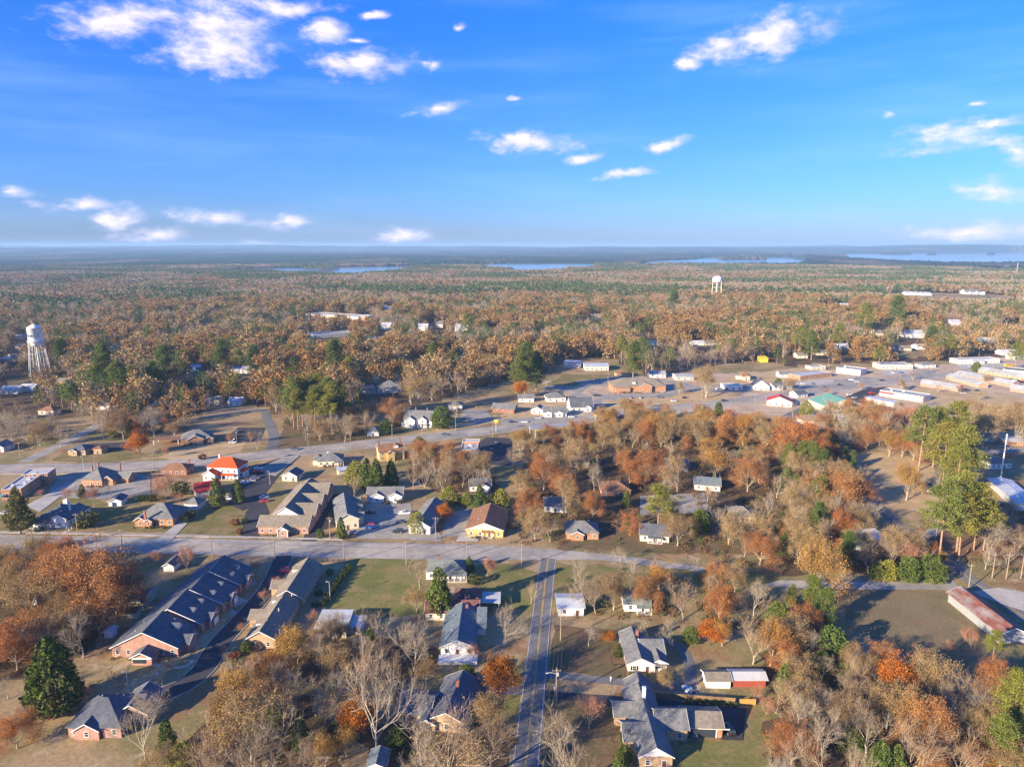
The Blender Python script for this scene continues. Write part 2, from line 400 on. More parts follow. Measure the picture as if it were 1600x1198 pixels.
# lawns and bare ground
for nm, P, m, rg in [
 ("bare_ground", [(850,596),(1000,588),(1280,578),(1450,572),(1610,552),(1800,560),(1800,700),(1600,690),(1440,640),(1290,660),(1000,645),(840,655)], G_DIRT, 3),
 ("bare_ground", [(800,640),(860,605),(900,600),(880,650),(780,660)], G_TAN, 2),
 ("lawn", [(0,828),(60,826),(375,836),(420,765),(300,800),(190,795),(100,765),(0,790)], G_OLIVE, 1),
 ("lawn", [(548,872),(640,872),(655,905),(690,955),(560,968),(505,948),(530,900)], G_GREEN, 1),
 ("field", [(1300,918),(1500,925),(1522,955),(1560,1006),(1592,1050),(1520,1060),(1440,1038),(1330,985)], G_DARK, 1.5),
 ("field", [(1318,708),(1400,705),(1450,725),(1475,765),(1460,800),(1400,800),(1350,772),(1310,770)], G_TAN, 2),
 ("pine_straw_bed", [(1440,805),(1475,825),(1530,790),(1610,780),(1610,875),(1488,868),(1440,835)], G_STRAW, 2),
 ("lawn", [(240,716),(300,694),(385,692),(375,705),(300,720)], G_TAN, 1),
 ("lawn", [(80,720),(110,700),(200,700),(235,712),(170,724)], G_OLIVE, 1),
 ("lawn", [(430,706),(450,640),(490,660),(640,676),(520,694)], G_LEAF, 1.5),
 ("lawn", [(640,680),(690,668),(780,650),(800,640),(780,658),(700,674)], G_TAN, .8),
 ("lawn", [(865,975),(975,985),(978,1055),(990,1064),(860,1046)], G_LEAF, 1),
 ("lawn", [(978,1052),(1045,1052),(1060,1062),(990,1064)], G_GREEN, .8),
 ("lawn", [(1060,1155),(1160,1158),(1195,1108),(1260,1130),(1240,1210),(1050,1210)], G_GREEN, 1.5),
 ("lawn", [(858,1090),(980,1102),(985,1200),(838,1200)], G_LEAF, 1),
 ("lawn", [(690,1085),(812,1085),(800,1130),(720,1125)], G_GREEN, 1),
 ("lawn", [(735,885),(800,880),(860,900),(850,960),(760,940)], G_GREEN, 1),
 ("lawn", [(180,1090),(255,1055),(300,1022),(330,1000),(360,960),(372,925),(400,880),(330,878),(250,1040),(140,1110)], G_TAN, .8),
 ("lawn", [(955,622),(1060,612),(1150,606),(1165,625),(1000,640),(930,645)], G_TAN, 1),
 ("lawn", [(1420,612),(1455,596),(1610,625),(1610,700),(1545,690),(1500,640)], G_TAN, 1.5),
 ("lawn", [(880,585),(960,585),(900,603),(850,602)], G_OLIVE, 1.5),
 ("dirt_yard", [(1180,640),(1245,615),(1280,620),(1290,660),(1200,668)], G_DIRT, 1.5),
 ("lawn", [(1240,575),(1300,570),(1280,590),(1180,600),(1100,606),(1160,585)], G_TAN, 1.5),
 ("lawn", [(855,880),(1210,895),(1225,905),(1000,960),(865,960)], G_OLIVE, 1.5),
 ("lawn", [(870,858),(1190,868),(1220,760),(1000,720),(860,700)], G_LEAF, 1.5),
 ("field", [(1395,463),(1520,461),(1600,470),(1600,476),(1410,474)], G_TAN, 6),
]: patch(nm, P, m, rg)

for P in [[(1185,1020),(1240,1000),(1300,1020),(1340,1045),(1440,1080),(1600,1108),(1640,1240),(1200,1240),(1205,1100)], [(290,1160),(350,1100),(440,1060),(520,1130),(560,1240),(250,1240)], [(-60,875),(110,875),(190,940),(150,1000),(110,1040),(-60,1080)],
          [(400,1020),(470,990),(680,1010),(680,1050),(560,1075),(430,1070)], [(560,1130),(640,1140),(800,1120),(800,1240),(560,1240)], [(1222,690),(1310,700),(1350,760),(1330,830),(1330,890),(1222,900)], [(950,648),(1200,665),(1240,690),(1225,700),(800,700),(850,690)],
          [(640,705),(775,745),(775,770),(690,770),(640,745)], [(1330,850),(1470,850),(1480,898),(1330,900)], [(820,700),(1225,700),(1225,830),(1100,800),(900,830),(820,800)]]: patch("woodland_floor", P, bpy.data.materials["forest_floor"], 2.5)  # dark litter sheets that also deepen the near woods' shade by colour
# roads
R1 = spline([(-330,846),(-60,846),(200,851),(500,858),(800,864),(960,872),(1110,893),(1235,912),(1497,915)])
R2 = spline([(-300,742),(0,732),(150,730),(300,722),(450,706),(600,690),(760,672),(900,655),(1000,642),(1150,626),(1262,612),(1370,598),(1480,584),(1610,573),(1800,558)])
R3 = spline([(818,1225),(825,1160),(837,1050),(845,973),(853,900),(857,872)])
R4 = spline([(443,868),(425,910),(398,945),(345,1003),(318,1045),(285,1072),(240,1088),(190,1102)])
R5 = spline([(1350,768),(1395,812),(1435,842),(1485,874),(1512,902),(1555,932),(1610,970),(1680,1015)])
Z = .06
w1 = lambda t: 7.2 if t < .62 else (7.2 - 4.4 * min(1, (t - .62) / .1))
ribbon("main_road", R1, lambda t: -w1(t), lambda t: w1(t), ASPH_OLD, .060)
ribbon("boulevard", R2, -7.5, 7.5, ASPH_OLD, .064)
ribbon("residential_road", R3, -3.2, 3.2, ASPH, .068)
ribbon("private_road", R4, -3.4, 3.4, ASPH_NEW, .072)
ribbon("side_road", R5, -3.0, 3.0, ASPH, .076)
ribbon("country_lane", spline([(37,722),(100,692),(150,666),(165,655),(172,640)]), -4, 4, ASPH_OLD, .056)
ribbon("hillside_drive", spline([(425,704),(428,680),(418,655),(405,640),(330,650),(260,662)]), -3.2, 3.2, ASPH, .052)
ribbon("office_road", spline([(520,772),(500,808),(482,846)]), -3, 3, ASPH_NEW, .048)
ribbon("depot_road", spline([(1440,596),(1470,612),(1510,619),(1560,618),(1620,630)]), -3, 3, ASPH, .050)
ribbon("back_street", spline([(1540,706),(1600,703),(1700,700)]), -4, 4, ASPH_OLD, .052)
ribbon("field_track", spline([(1435,842),(1465,826),(1480,820)]), -2.2, 2.2, LOT, .046)
ribbon("forest_street", spline([(560,600),(640,575),(700,560),(760,550),(860,545)]), -4, 4, ASPH_OLD, .047)
ribbon("forest_street", spline([(860,600),(960,640),(1000,642)]), -4, 4, ASPH_OLD, .044)
ribbon("office_ring_road", spline([(880,640),(930,628),(900,612),(960,590),(1050,596),(1090,606),(1098,622),(1120,628)]), -5, 5, LOT, .042)
# kerbs, pavements, painted lines
KERB = CONC
for off in (-3.65, 3.4): ribbon("kerb", R4, off, off + .25, KERB, .05, .12)
ribbon("pavement", R1[:int(len(R1) * .5)], -10.6, -9.0, CONC, .052, .10)
ribbon("pavement", R2, 9.0, 10.4, CONC, .053, .10)
for off in (-3.0, 2.85): ribbon("road_line", R3, off, off + .1, PAINT_W, .0715)
for off in (-.2, .08): ribbon("road_line", R3, off, off + .12, PAINT_Y, .0715)
for off in (-.2, .08): ribbon("road_line", R5, off, off + .12, PAINT_Y, .0795)
for off in (-1.75, 1.55): ribbon("road_line", R1[:int(len(R1) * .6)], off, off + .2, PAINT_Y, .0635)
for off in (-1.75, 1.55): ribbon("road_line", R2, off, off + .2, PAINT_Y, .0675)
def dashes(pts, off, z):
    mb = MB(); acc = 0
    for a, b in zip(pts, pts[1:]):
        acc += (b - a).length
        if acc % 12 < 3.2:
            d = (b - a).normalized(); q = Vector((d.y, -d.x, 0))
            c = [a + q * (off - .07), a + q * (off + .07), b + q * (off + .07), b + q * (off - .07)]
            mb.add([(p.x, p.y, z) for p in c], [(0, 1, 2, 3)])
    link("lane_dashes", mb.mesh("lane_dashes", PAINT_W), kind='structure')
for o_ in (-4.5, 4.5): dashes(R1[:int(len(R1) * .6)], o_, .0637); dashes(R2, o_, .0677)

# car parks and drives
for nm, P, m in [
 ("car_park", [(573,787),(642,786),(650,842),(556,842)], LOT),
 ("car_park", [(640,800),(690,836),(690,846),(640,844)], LOT),
 ("car_park", [(350,785),(372,748),(400,728),(452,710),(470,712),(436,742),(405,784),(380,798)], ASPH_NEW),
 ("car_park", [(398,735),(440,715),(468,712),(430,744)], LOT),
 ("car_park", [(345,690),(372,668),(415,668),(405,690)], ASPH_NEW),
 ("car_park", [(130,694),(200,690),(205,704),(150,706)], ASPH_NEW),
 ("car_park", [(376,838),(402,842),(420,800),(408,772),(384,800)], ASPH_NEW),
 ("car_park", [(745,725),(800,728),(800,685),(760,683),(735,700)], ASPH_NEW),
 ("car_park", [(700,800),(740,795),(735,838),(690,838)], LOT),
 ("car_park", [(718,652),(745,662),(775,660),(760,640),(725,640)], LOT),
 ("car_park", [(935,625),(1045,620),(1090,607),(1060,598),(1040,600),(1035,612),(950,617),(920,612)], LOT),
 ("car_park", [(900,595),(960,590),(970,600),(910,604)], LOT),
 ("car_park", [(1240,604),(1345,588),(1385,592),(1350,600),(1270,612)], LOT),
 ("car_park", [(1310,625),(1350,608),(1385,604),(1375,612),(1360,622),(1340,640)], ASPH_NEW),
 ("car_park", [(1400,590),(1420,578),(1470,578),(1440,588)], LOT),
 ("car_park", [(780,655),(860,650),(900,650),(890,660),(790,670)], LOT),
 ("car_park", [(1200,660),(1250,636),(1275,650),(1230,690),(1190,690)], ASPH),
 ("car_park", [(1560,700),(1600,690),(1600,682),(1560,690)], LOT),
 ("car_park", [(90,745),(180,735),(235,745),(235,770),(160,780),(100,778),(75,770)], LOT),
 ("car_park", [(40,790),(110,752),(118,758),(62,800)], CONC),
 ("car_park", [(1290,640),(1350,645),(1400,640),(1440,632),(1460,640),(1380,652),(1300,656)], LOT),
 ("car_park", [(1100,600),(1165,604),(1165,612),(1110,612)], LOT),
 ("car_park", [(1240,596),(1248,602),(1300,600),(1306,592)], CONC),
 ("car_park", [(1380,578),(1425,578),(1428,584),(1378,588)], CONC),
 ("car_park", [(1495,570),(1565,568),(1590,572),(1500,577)], CONC),
 ("car_park", [(1560,590),(1640,596),(1640,600),(1570,598)], ASPH_NEW),
 ("car_park", [(1000,775),(1100,770),(1110,800),(1000,806)], LOT),
 ("driveway", [(285,810),(297,813),(262,850),(240,848)], CONC),
 ("driveway", [(1120,1104),(1166,1106),(1160,1157),(1127,1156)], ASPH_NEW),
 ("driveway", [(1515,925),(1540,935),(1600,955),(1600,925),(1560,918)], CONC),
 ("patio", [(1063,1072),(1078,1070),(1092,1086),(1072,1088)], CONC),
 ("slab", [(720,832),(745,832),(748,846),(712,846)], CONC),
]: patch(nm, P, m, 0, z=lift())
ribbon("driveway", spline([(852,1052),(900,1058),(960,1064),(1020,1070),(1075,1072),(1078,1045),(1070,1020),(1048,1003),(1022,998)]), -1.6, 1.6, ASPH, .040)
ribbon("driveway", spline([(850,1085),(920,1091),(985,1095),(1060,1102),(1140,1112)]), -1.9, 1.9, ASPH_NEW, .043)
ribbon("driveway", spline([(826,1078),(760,1078),(715,1080)]), -2, 2, ASPH, .041)
ribbon("footpath", spline([(232,1035),(262,1043),(292,1040),(300,1030)]), -.7, .7, CONC, .040)
for k, (a, b) in enumerate([((322,1008),(306,1000)), ((344,983),(326,975)), ((362,962),(343,953)), ((378,943),(358,935)), ((392,915),(376,907))]):
    A, B = at(*a), at(*b); ribbon("driveway", [B, A], -2.6, 2.6, CONC, .034 + .001 * k)

# the lake beyond the woods (near shores are hidden by the trees that stand on them)
LAKES = [[(395,426),(450,428),(500,431),(545,432.5),(580,431),(610,426),(640,424),(700,424),(760,428),(830,428),(880,425),(925,419),(935,412),(800,411.5),(690,413.5),(610,416),(500,417.5),(395,419)],
         [(1000,414),(1085,413.5),(1150,414),(1250,413),(1265,406),(1225,402),(1100,402.6),(1085,405),(1010,409)],
         [(1235,403),(1290,404.5),(1330,407),(1400,410.5),(1470,413),(1610,413),(1900,413),(1900,392.5),(1600,394),(1450,395.5),(1330,396.6),(1240,396)],
         [(350,427),(372,427),(395,425.5),(372,420.5)]
         ]
LAKES_W = [[at(*p) for p in L] for L in LAKES]
ISLES = [[(612,445),(628,421),(650,418.6),(690,416.6),(735,416.4),(770,418.5),(805,424),(822,445)], [(470,420),(520,419.4),(530,421),(478,421.6)], [(1120,404.5),(1180,403.8),(1200,405.4),(1130,406)], [(860,445),(885,421),(905,419),(935,430)], [(1448,397.3),(1462,397.3),(1462,398.6),(1450,398.6)], [(1372,396.6),(1420,397),(1424,398.2),(1376,398.2)], [(1543,397.6),(1553,397.6),(1553,398.6),(1543,398.6)],
         [(1240,400.2),(1300,398.6),(1325,401.5),(1262,402.4)]]
ISLES_W = [[at(*p) for p in L] for L in ISLES]
def inside(P, X, Y):
    r = np.zeros(X.shape, bool)
    for a, b in zip(P, P[1:] + P[:1]):
        c = ((a.y > Y) != (b.y > Y))
        with np.errstate(divide='ignore', invalid='ignore'):
            r ^= c & (X < (b.x - a.x) * (Y - a.y) / (b.y - a.y + 1e-12) + a.x)
    return r
def is_water(X, Y):
    r = np.zeros(X.shape, bool)
    for L in LAKES_W: r |= inside(L, X, Y)
    for L in ISLES_W: r &= ~inside(L, X, Y)
    return r
me_v, me_f = [], []
for L in LAKES_W:
    me_f.append(list(range(len(me_v), len(me_v) + len(L)))); me_v += [(p.x, p.y, .6) for p in L]
me = bpy.data.meshes.new("lake"); me.from_pydata(me_v, [], me_f); me.materials.append(WATER)
link("lake", me, kind='structure')
# ------------------------------------------------------------------ trees
BARK_GREY = mat("bark_pale_grey", (.43, .37, .28), .25, 1.5, .9)
BARK_TAN = mat("bark_tan", (.40, .31, .215), .25, 1.5, .9)
BARK_DARK = mat("bark_brown", (.14, .10, .07), .25, 1.5, .9)
BARK_PINE = mat("bark_pine", (.34, .22, .14), .25, 1.5, .9)
TW_GREY = leaf_mat("twigs_grey", [(.29, .235, .17), (.32, .25, .165), (.26, .22, .17), (.34, .26, .18)], 0, .3)
TW_TAN = leaf_mat("twigs_tan", [(.28, .20, .125), (.31, .215, .13), (.25, .185, .125), (.32, .225, .14)], 0, .3)
TW_PINK = leaf_mat("twigs_russet", [(.36, .17, .10), (.32, .17, .11), (.40, .20, .12)], 0, .3)
LF_RUST = leaf_mat("leaves_rust", [(.40, .165, .055), (.31, .13, .05), (.43, .21, .075), (.34, .165, .065), (.42, .16, .045)], .2)
LF_RUSTF = leaf_mat("leaves_dull_rust", [(.31, .17, .06), (.26, .155, .06), (.34, .205, .075), (.29, .18, .07)], .2)
LF_BROWN = leaf_mat("leaves_brown", [(.30, .20, .088), (.36, .255, .115), (.27, .175, .08), (.39, .28, .13), (.32, .215, .09)], .2)
LF_GOLD = leaf_mat("leaves_gold", [(0.425, 0.249, 0.062), (0.375, 0.230, 0.069), (0.450, 0.223, 0.050)], .25)
LF_ORANGE = leaf_mat("leaves_orange", [(.46, .15, .025), (.44, .17, .025)], .25)
LF_YELLOW = leaf_mat("leaves_yellow_green", [(.23, .24, .04), (.27, .26, .045), (.19, .22, .045)], .25)
LF_PINE = leaf_mat("needles_pine", [(0.200, 0.213, 0.044), (0.237, 0.231, 0.050), (0.150, 0.188, 0.050), (0.275, 0.237, 0.050)], .15)
LF_PINED = leaf_mat("needles_blue_pine", [(.115, .15, .038), (.15, .175, .04), (.09, .13, .036)], .12)
LF_EVER = leaf_mat("leaves_evergreen", [(0.086, 0.115, 0.025), (0.115, 0.144, 0.032), (0.092, 0.132, 0.032)], .12)
LF_CEDAR = leaf_mat("leaves_cedar", [(.12, .155, .035), (.095, .135, .035), (.15, .175, .045)], .15)
LF_SHRUB = leaf_mat("leaves_shrub", [(.07, .085, .025), (.10, .11, .035), (.06, .075, .028)], .15)

def np_mesh(name, V, nper, mi, mats):
    """V: (n, nper, 3) separate small faces"""
    n = V.shape[0]
    me = bpy.data.meshes.new(name)
    me.vertices.add(n * nper); me.vertices.foreach_set('co', V.astype(np.float32).ravel())
    me.loops.add(n * nper); me.loops.foreach_set('vertex_index', np.arange(n * nper, dtype=np.int32))
    me.polygons.add(n); me.polygons.foreach_set('loop_start', np.arange(0, n * nper, nper, dtype=np.int32))
    for m in mats: me.materials.append(m)
    if mi is not None: me.polygons.foreach_set('material_index', np.asarray(mi, np.int32))
    me.update(calc_edges=True)
    return me

def quads(C, size, rng, up=0.0, flat=None):
    """random leaf faces round centres C; flat squashes the normals towards the vertical"""
    n = len(C)
    a = rng.normal(size=(n, 3)); a /= np.linalg.norm(a, axis=1, keepdims=True)
    b = rng.normal(size=(n, 3))
    if flat is not None: a[:, 2] *= flat; b[:, 2] *= flat
    b -= a * (a * b).sum(1, keepdims=True) / (a * a).sum(1, keepdims=True)
    a /= np.linalg.norm(a, axis=1, keepdims=True); b /= np.linalg.norm(b, axis=1, keepdims=True)
    s = (size * rng.uniform(.6, 1.4, n))[:, None]
    return np.stack([C + a * s, C + b * s * .6, C - a * s, C - b * s * .6], 1)

def rvec(rng, d, ang):
    """d tilted by ang in a random direction"""
    a = Vector(rng.normal(size=3)); a = (a - d * a.dot(d)).normalized()
    return (d * math.cos(ang) + a * math.sin(ang)).normalized()

def skeleton(seed, H, Wd, kinds=(7, 5, 4), trunk=.28, up=.25, r0=.34, kink=.22, low=False):
    """trunk and limbs as tapered tubes; returns MB and the branch ends"""
    rng = np.random.default_rng(seed); mb = MB(); tips = []
    def seg(p, d, L, r, lev, n):
        pts, rad = [p], [r]; k = 3 if lev < 2 else 2
        for i in range(k):
            d = (d + Vector(rng.normal(size=3)) * kink * (.5 if lev == 0 else 1) + Vector((0, 0, up * .3))).normalized()
            p = p + d * (L / k); pts.append(p); rad.append(r * (1 - .75 * (i + 1) / k) if lev else r * (1 - .35 * (i + 1) / k))
        mb.tube(pts, rad, n, cap=False)
        return pts, rad, d
    pts, rad, d = seg(Vector((0, 0, -.3)), Vector((0, 0, 1)), H * trunk, r0, 0, 7 if not low else 4)
    def grow(pts, rad, d, L, lev):
        if lev >= len(kinds):
            tips.append((pts[-1], d, L)); return
        for i in range(kinds[lev]):
            t = rng.uniform(.35, 1.0) if lev else rng.uniform(.62, 1.0)
            f = t * (len(pts) - 1); j = min(int(f), len(pts) - 2); p = pts[j].lerp(pts[j + 1], f - j)
            ang = rng.uniform(.35, .95) if lev else rng.uniform(.3, 1.25)
            dd = rvec(rng, d, ang); dd.z = dd.z + up; dd.normalize()
            if lev == 0: Ln = H * .46 * rng.uniform(.8, 1.15) * (Wd / H) ** .25
            else: Ln = L * rng.uniform(.48, .72)
            rr = max(.035, (rad[-1] if lev == 0 else rad[j]) * rng.uniform(.5, .72))
            q, rd, d2 = seg(p, dd, Ln, rr, lev + 1, (5, 4, 3)[min(lev, 2)] if not low else 3)
            grow(q, rd, d2, Ln, lev + 1)
    grow(pts, rad, d, H * trunk, 0)
    return mb, tips

def fit(mb, extra, H, Wd):
    """scale a grown tree to its height and crown width"""
    V = np.array(mb.v); allp = np.concatenate([V, extra]) if len(extra) else V
    sz = np.percentile(allp[:, 2], 99.5) / H
    sx = np.percentile(np.hypot(allp[:, 0], allp[:, 1]), 97) / (Wd / 2)
    mb.v = [(x / sx, y / sx, z / sz) if z > H * .1 else (x, y, z / sz) for x, y, z in mb.v]
    return np.array([1 / sx, 1 / sx, 1 / sz])

def twigs(tips, n, L, w, rng):
    """thin slivers: each twig one narrow quad"""
    out = []
    P = np.array([t[0] for t in tips]); D = np.array([t[1] for t in tips]); LL = np.array([t[2] for t in tips])
    P = np.repeat(P, n, 0); D = np.repeat(D, n, 0); LL = np.repeat(LL, n)
    P = P - D * (rng.uniform(0, .9, len(P)) * LL)[:, None]
    d = D + rng.normal(size=D.shape) * .55; d[:, 2] += .15; d /= np.linalg.norm(d, axis=1, keepdims=True)
    ln = (L * rng.uniform(.5, 1.3, len(P)))[:, None]
    s = np.cross(d, rng.normal(size=d.shape)); s /= np.linalg.norm(s, axis=1, keepdims=True)
    mid = P + d * ln * .55; tip = P + (d + rng.normal(size=d.shape) * .18) * ln
    return np.stack([P - s * w, mid - s * w * .5, tip, mid + s * w], 1)

PROTO = {}
def proto(kind, i, trunk_me, crown_me, H, Wd, cfrac):
    PROTO.setdefault(kind, []).append((trunk_me, crown_me, H, Wd, cfrac))

def bare(kind, seed, H, Wd, bark, tw, ntw=9, kinds=(7, 5, 4), leaves=None, nleaf=0, lsz=.3, **kw):
    rng = np.random.default_rng(seed + 500)
    mb, tips = skeleton(seed, H, Wd, kinds, **kw)
    Q = twigs(tips, ntw, 1.9, .026, rng)
    s = fit(mb, Q.reshape(-1, 3), H, Wd); Q = Q * s
    mi = np.zeros(len(Q), int); mats = [tw]
    if leaves:
        C = np.array([t[0] for t in tips]) * s
        C = np.repeat(C, nleaf, 0) + rng.normal(size=(len(C) * nleaf, 3)) * np.array([.85, .85, .6])
        L = quads(C, lsz, rng); Q = np.concatenate([Q, L]); mi = np.concatenate([mi, np.ones(len(L), int)]); mats = [tw, leaves]
    proto(kind, seed, mb.mesh(kind + "_trunk", bark, True), np_mesh(kind + "_crown", Q, 4, mi, mats), H, Wd, .62)

for k in range(4): bare("bare", 10 + k, 16, 15.5, BARK_GREY, TW_GREY, 10, kinds=(6, 4, 3, 3), trunk=.22 + .04 * (k % 2), r0=.30)
for k in range(3): bare("baretan", 20 + k, 14, 13, BARK_TAN, TW_TAN, 9, kinds=(7, 5, 4), up=.3, r0=.26, leaves=LF_BROWN, nleaf=1, lsz=.14)
for k in range(2): bare("twig", 30 + k, 7, 6.5, BARK_TAN, TW_PINK, 12, kinds=(7, 4, 3), trunk=.16, up=.5, r0=.13)
for k in range(4): bare("rust", 40 + k, 15, 15, BARK_TAN, TW_TAN, 5, kinds=(8, 5, 4), leaves=LF_RUST, nleaf=84, lsz=.15, trunk=.2, up=.12)
for k in range(3): bare("brown", 50 + k, 15, 14.5, BARK_GREY, TW_TAN, 8, kinds=(8, 5, 4), leaves=LF_BROWN, nleaf=58, lsz=.15, trunk=.2, up=.14)
for k in range(2): bare("gold", 60 + k, 14, 13, BARK_TAN, TW_TAN, 8, kinds=(8, 5, 4), leaves=LF_GOLD, nleaf=54, lsz=.15, trunk=.2, up=.16)
for k in range(2): bare("orange", 70 + k, 9, 8.4, BARK_DARK, TW_TAN, 3, kinds=(9, 5, 4), leaves=LF_ORANGE, nleaf=46, lsz=.17, trunk=.16, up=.4, r0=.2)

def solid(kind, seed, H, Wd, leaf, prof, n, lsz, lump=.25, trunk_h=.25, r0=.22, z0=.06, bark=BARK_DARK):
    """dense evergreen: leaf faces through an outer shell of profile prof(t)"""
    rng = np.random.default_rng(seed); t = np.sort(rng.uniform(0, 1, n * 3))
    R = np.array([prof(x) for x in t]); keep = rng.uniform(0, 1, n * 3) < (R / R.max()) ; t, R = t[keep][:n * 3], R[keep]
    sel = rng.permutation(len(t))[:n]; t, R = t[sel], R[sel]
    a = rng.uniform(0, 2 * math.pi, len(t))
    lum = np.array([noise.noise(Vector((math.cos(x) * 2.2 + seed, math.sin(x) * 2.2, y * 6))) for x, y in zip(a, t)])
    rr = R * (1 + lump * lum * 1.6) * np.sqrt(rng.uniform(.45, 1.0, len(t))) * Wd / 2
    C = np.stack([rr * np.cos(a), rr * np.sin(a), (z0 + (1 - z0) * t) * H + lum * lump * 1.2], 1)
    Q = quads(C, lsz, rng)
    mb = MB(); mb.tube([(0, 0, -.3), (0, 0, H * trunk_h), (0, 0, H * .85)], [r0, r0 * .8, .04], 6, cap=False)
    proto(kind, seed, mb.mesh(kind + "_trunk", bark, True), np_mesh(kind + "_crown", Q, 4, None, [leaf]), H, Wd, .5)
cone = lambda t: (1 - t) ** .8 * min(1, .55 + t * 4)
egg = lambda t: math.sqrt(max(0, math.sin(math.pi * (.08 + .92 * t) ** .72)))
ball = lambda t: math.sqrt(max(0, 1 - (2 * t - 1) ** 2))
for k in range(2): solid("evergreen", 80 + k, 14, 10.5, LF_EVER, lambda t: (1 - t) ** .6 * min(1, .75 + t * 2), 4200, .34)
for k in range(3): solid("cedar", 84 + k, 11, 6.2, LF_CEDAR, lambda t: (1 - t) ** .62 * min(1, .6 + t * 2.5), 2600, .28, .35)
for k in range(2): solid("roundgreen", 88 + k, 9, 8, LF_EVER, egg, 2600, .30, .3)
for k in range(2): solid("yellowgreen", 90 + k, 9, 8, LF_YELLOW, egg, 2400, .28, .35)
for k in range(3): solid("shrub", 92 + k, 2.4, 3.0, LF_SHRUB, ball, 420, .22, .3, z0=.0, r0=.08)
solid("boxbush", 96, 1.3, 1.6, LF_EVER, ball, 220, .15, .15, z0=0, r0=.05)
solid("redshrub", 97, 1.8, 2.4, leaf_mat("leaves_red_brown", [(.20, .08, .045), (.24, .10, .05)], .2), ball, 320, .2, .3, z0=0, r0=.06)
solid("conifer", 98, 17, 9, leaf_mat("needles_olive", [(.15, .14, .045), (.13, .135, .04)], .2), cone, 3600, .34, .45, z0=.12, r0=.3)

def pine(kind, seed, H, Wd, leaf, base=.5, nb=54, ncl=6, nneedle=34, flat=.55):
    rng = np.random.default_rng(seed); mb = MB()
    lean = rng.normal(size=2) * .25
    top = Vector((lean[0] * 2, lean[1] * 2, H * .97))
    mb.tube([(0, 0, -.3), (lean[0], lean[1], H * .5), tuple(top)], [.30, .22, .05], 7, cap=False)
    C = []
    for b in range(nb):
        t = base + (1 - base) * (b + rng.uniform(0, 1)) / nb
        s = (t - base) / (1 - base)
        L = Wd / 2 * (math.sqrt(max(.03, 1 - (s * 1.12 - .22) ** 2)) * (1 - .35 * s)) * rng.uniform(.7, 1.1)
        a = rng.uniform(0, 2 * math.pi); d = Vector((math.cos(a), math.sin(a), rng.uniform(.0, .35)))
        p = Vector((lean[0] * 2 * t, lean[1] * 2 * t, H * t * .95)); q = p + d * L
        mb.tube([p, p.lerp(q, .6), q], [.06, .04, .02], 3, cap=False)
        for c in range(ncl): C.append(p.lerp(q, .45 + .6 * (c + .5) / ncl) + Vector(rng.normal(size=3)) * .45)
    C += [top + Vector(rng.normal(size=3)) * .5 for _ in range(8)]
    C = np.array([tuple(c) for c in C])
    K = np.repeat(C, nneedle, 0) + rng.normal(size=(len(C) * nneedle, 3)) * np.array([.6, .6, .30])
    Q = quads(K, .21, rng, flat=flat)
    proto(kind, seed, mb.mesh(kind + "_trunk", BARK_PINE, True), np_mesh(kind + "_crown", Q, 4, None, [leaf]), H, Wd, .5 + base / 2)
for k in range(3): pine("pine", 110 + k, 23, 13, LF_PINE, .42)
for k in range(2): pine("tallpine", 116 + k, 22, 8.5, LF_PINE, .40, 44)
for k in range(2): pine("bluepine", 120 + k, 18, 8.5, LF_PINED, .22, 60)

# small-in-the-picture versions for the woods further off: fewer, larger faces, trunk and crown in one mesh
LOW = {}
def low(kind, seed, H, Wd, bark, mats, ntw, nleaf, lsz, tw_w=.07, kinds=(6, 4, 2), **kw):
    rng = np.random.default_rng(seed + 900)
    mb, tips = skeleton(seed, H, Wd, kinds, low=True, **kw)
    Q = twigs(tips, ntw, 2.6, tw_w, rng)
    s = fit(mb, Q.reshape(-1, 3), H, Wd); Q = Q * s; mi = np.zeros(len(Q), int)
    if nleaf:
        C = np.array([t[0] for t in tips]) * s
        C = np.repeat(C, nleaf, 0) + rng.normal(size=(len(C) * nleaf, 3)) * np.array([1.0, 1.0, .7])
        L = quads(C, lsz, rng); Q = np.concatenate([Q, L]); mi = np.concatenate([mi, np.ones(len(L), int)])
    V = np.array(mb.v); B = np.array([[V[i] for i in f] for f in mb.f])
    Q = np.concatenate([Q, B]); mi = np.concatenate([mi, np.full(len(B), 2)])
    me = np_mesh("distant_" + kind, Q, 4, mi, [mats[0], mats[-1], bark])
    LOW.setdefault(kind, []).append(me)
for k in range(4): low("bare", 210 + k, 15, 14, BARK_GREY, [TW_GREY], 14, 0, .5, .075)
for k in range(3): low("baretan", 220 + k, 14, 13, BARK_TAN, [TW_TAN], 14, 0, .5, .075)
for k in range(4): low("rust", 240 + k, 15, 15, BARK_TAN, [TW_TAN, LF_RUSTF], 4, 15, .58, trunk=.2, up=.12)
for k in range(4): low("brown", 250 + k, 15, 14.5, BARK_GREY, [TW_TAN, LF_BROWN], 7, 12, .56, trunk=.2, up=.12)
for k in range(2): low("gold", 260 + k, 14, 13, BARK_TAN, [TW_TAN, LF_GOLD], 6, 12, .52, trunk=.2, up=.12)
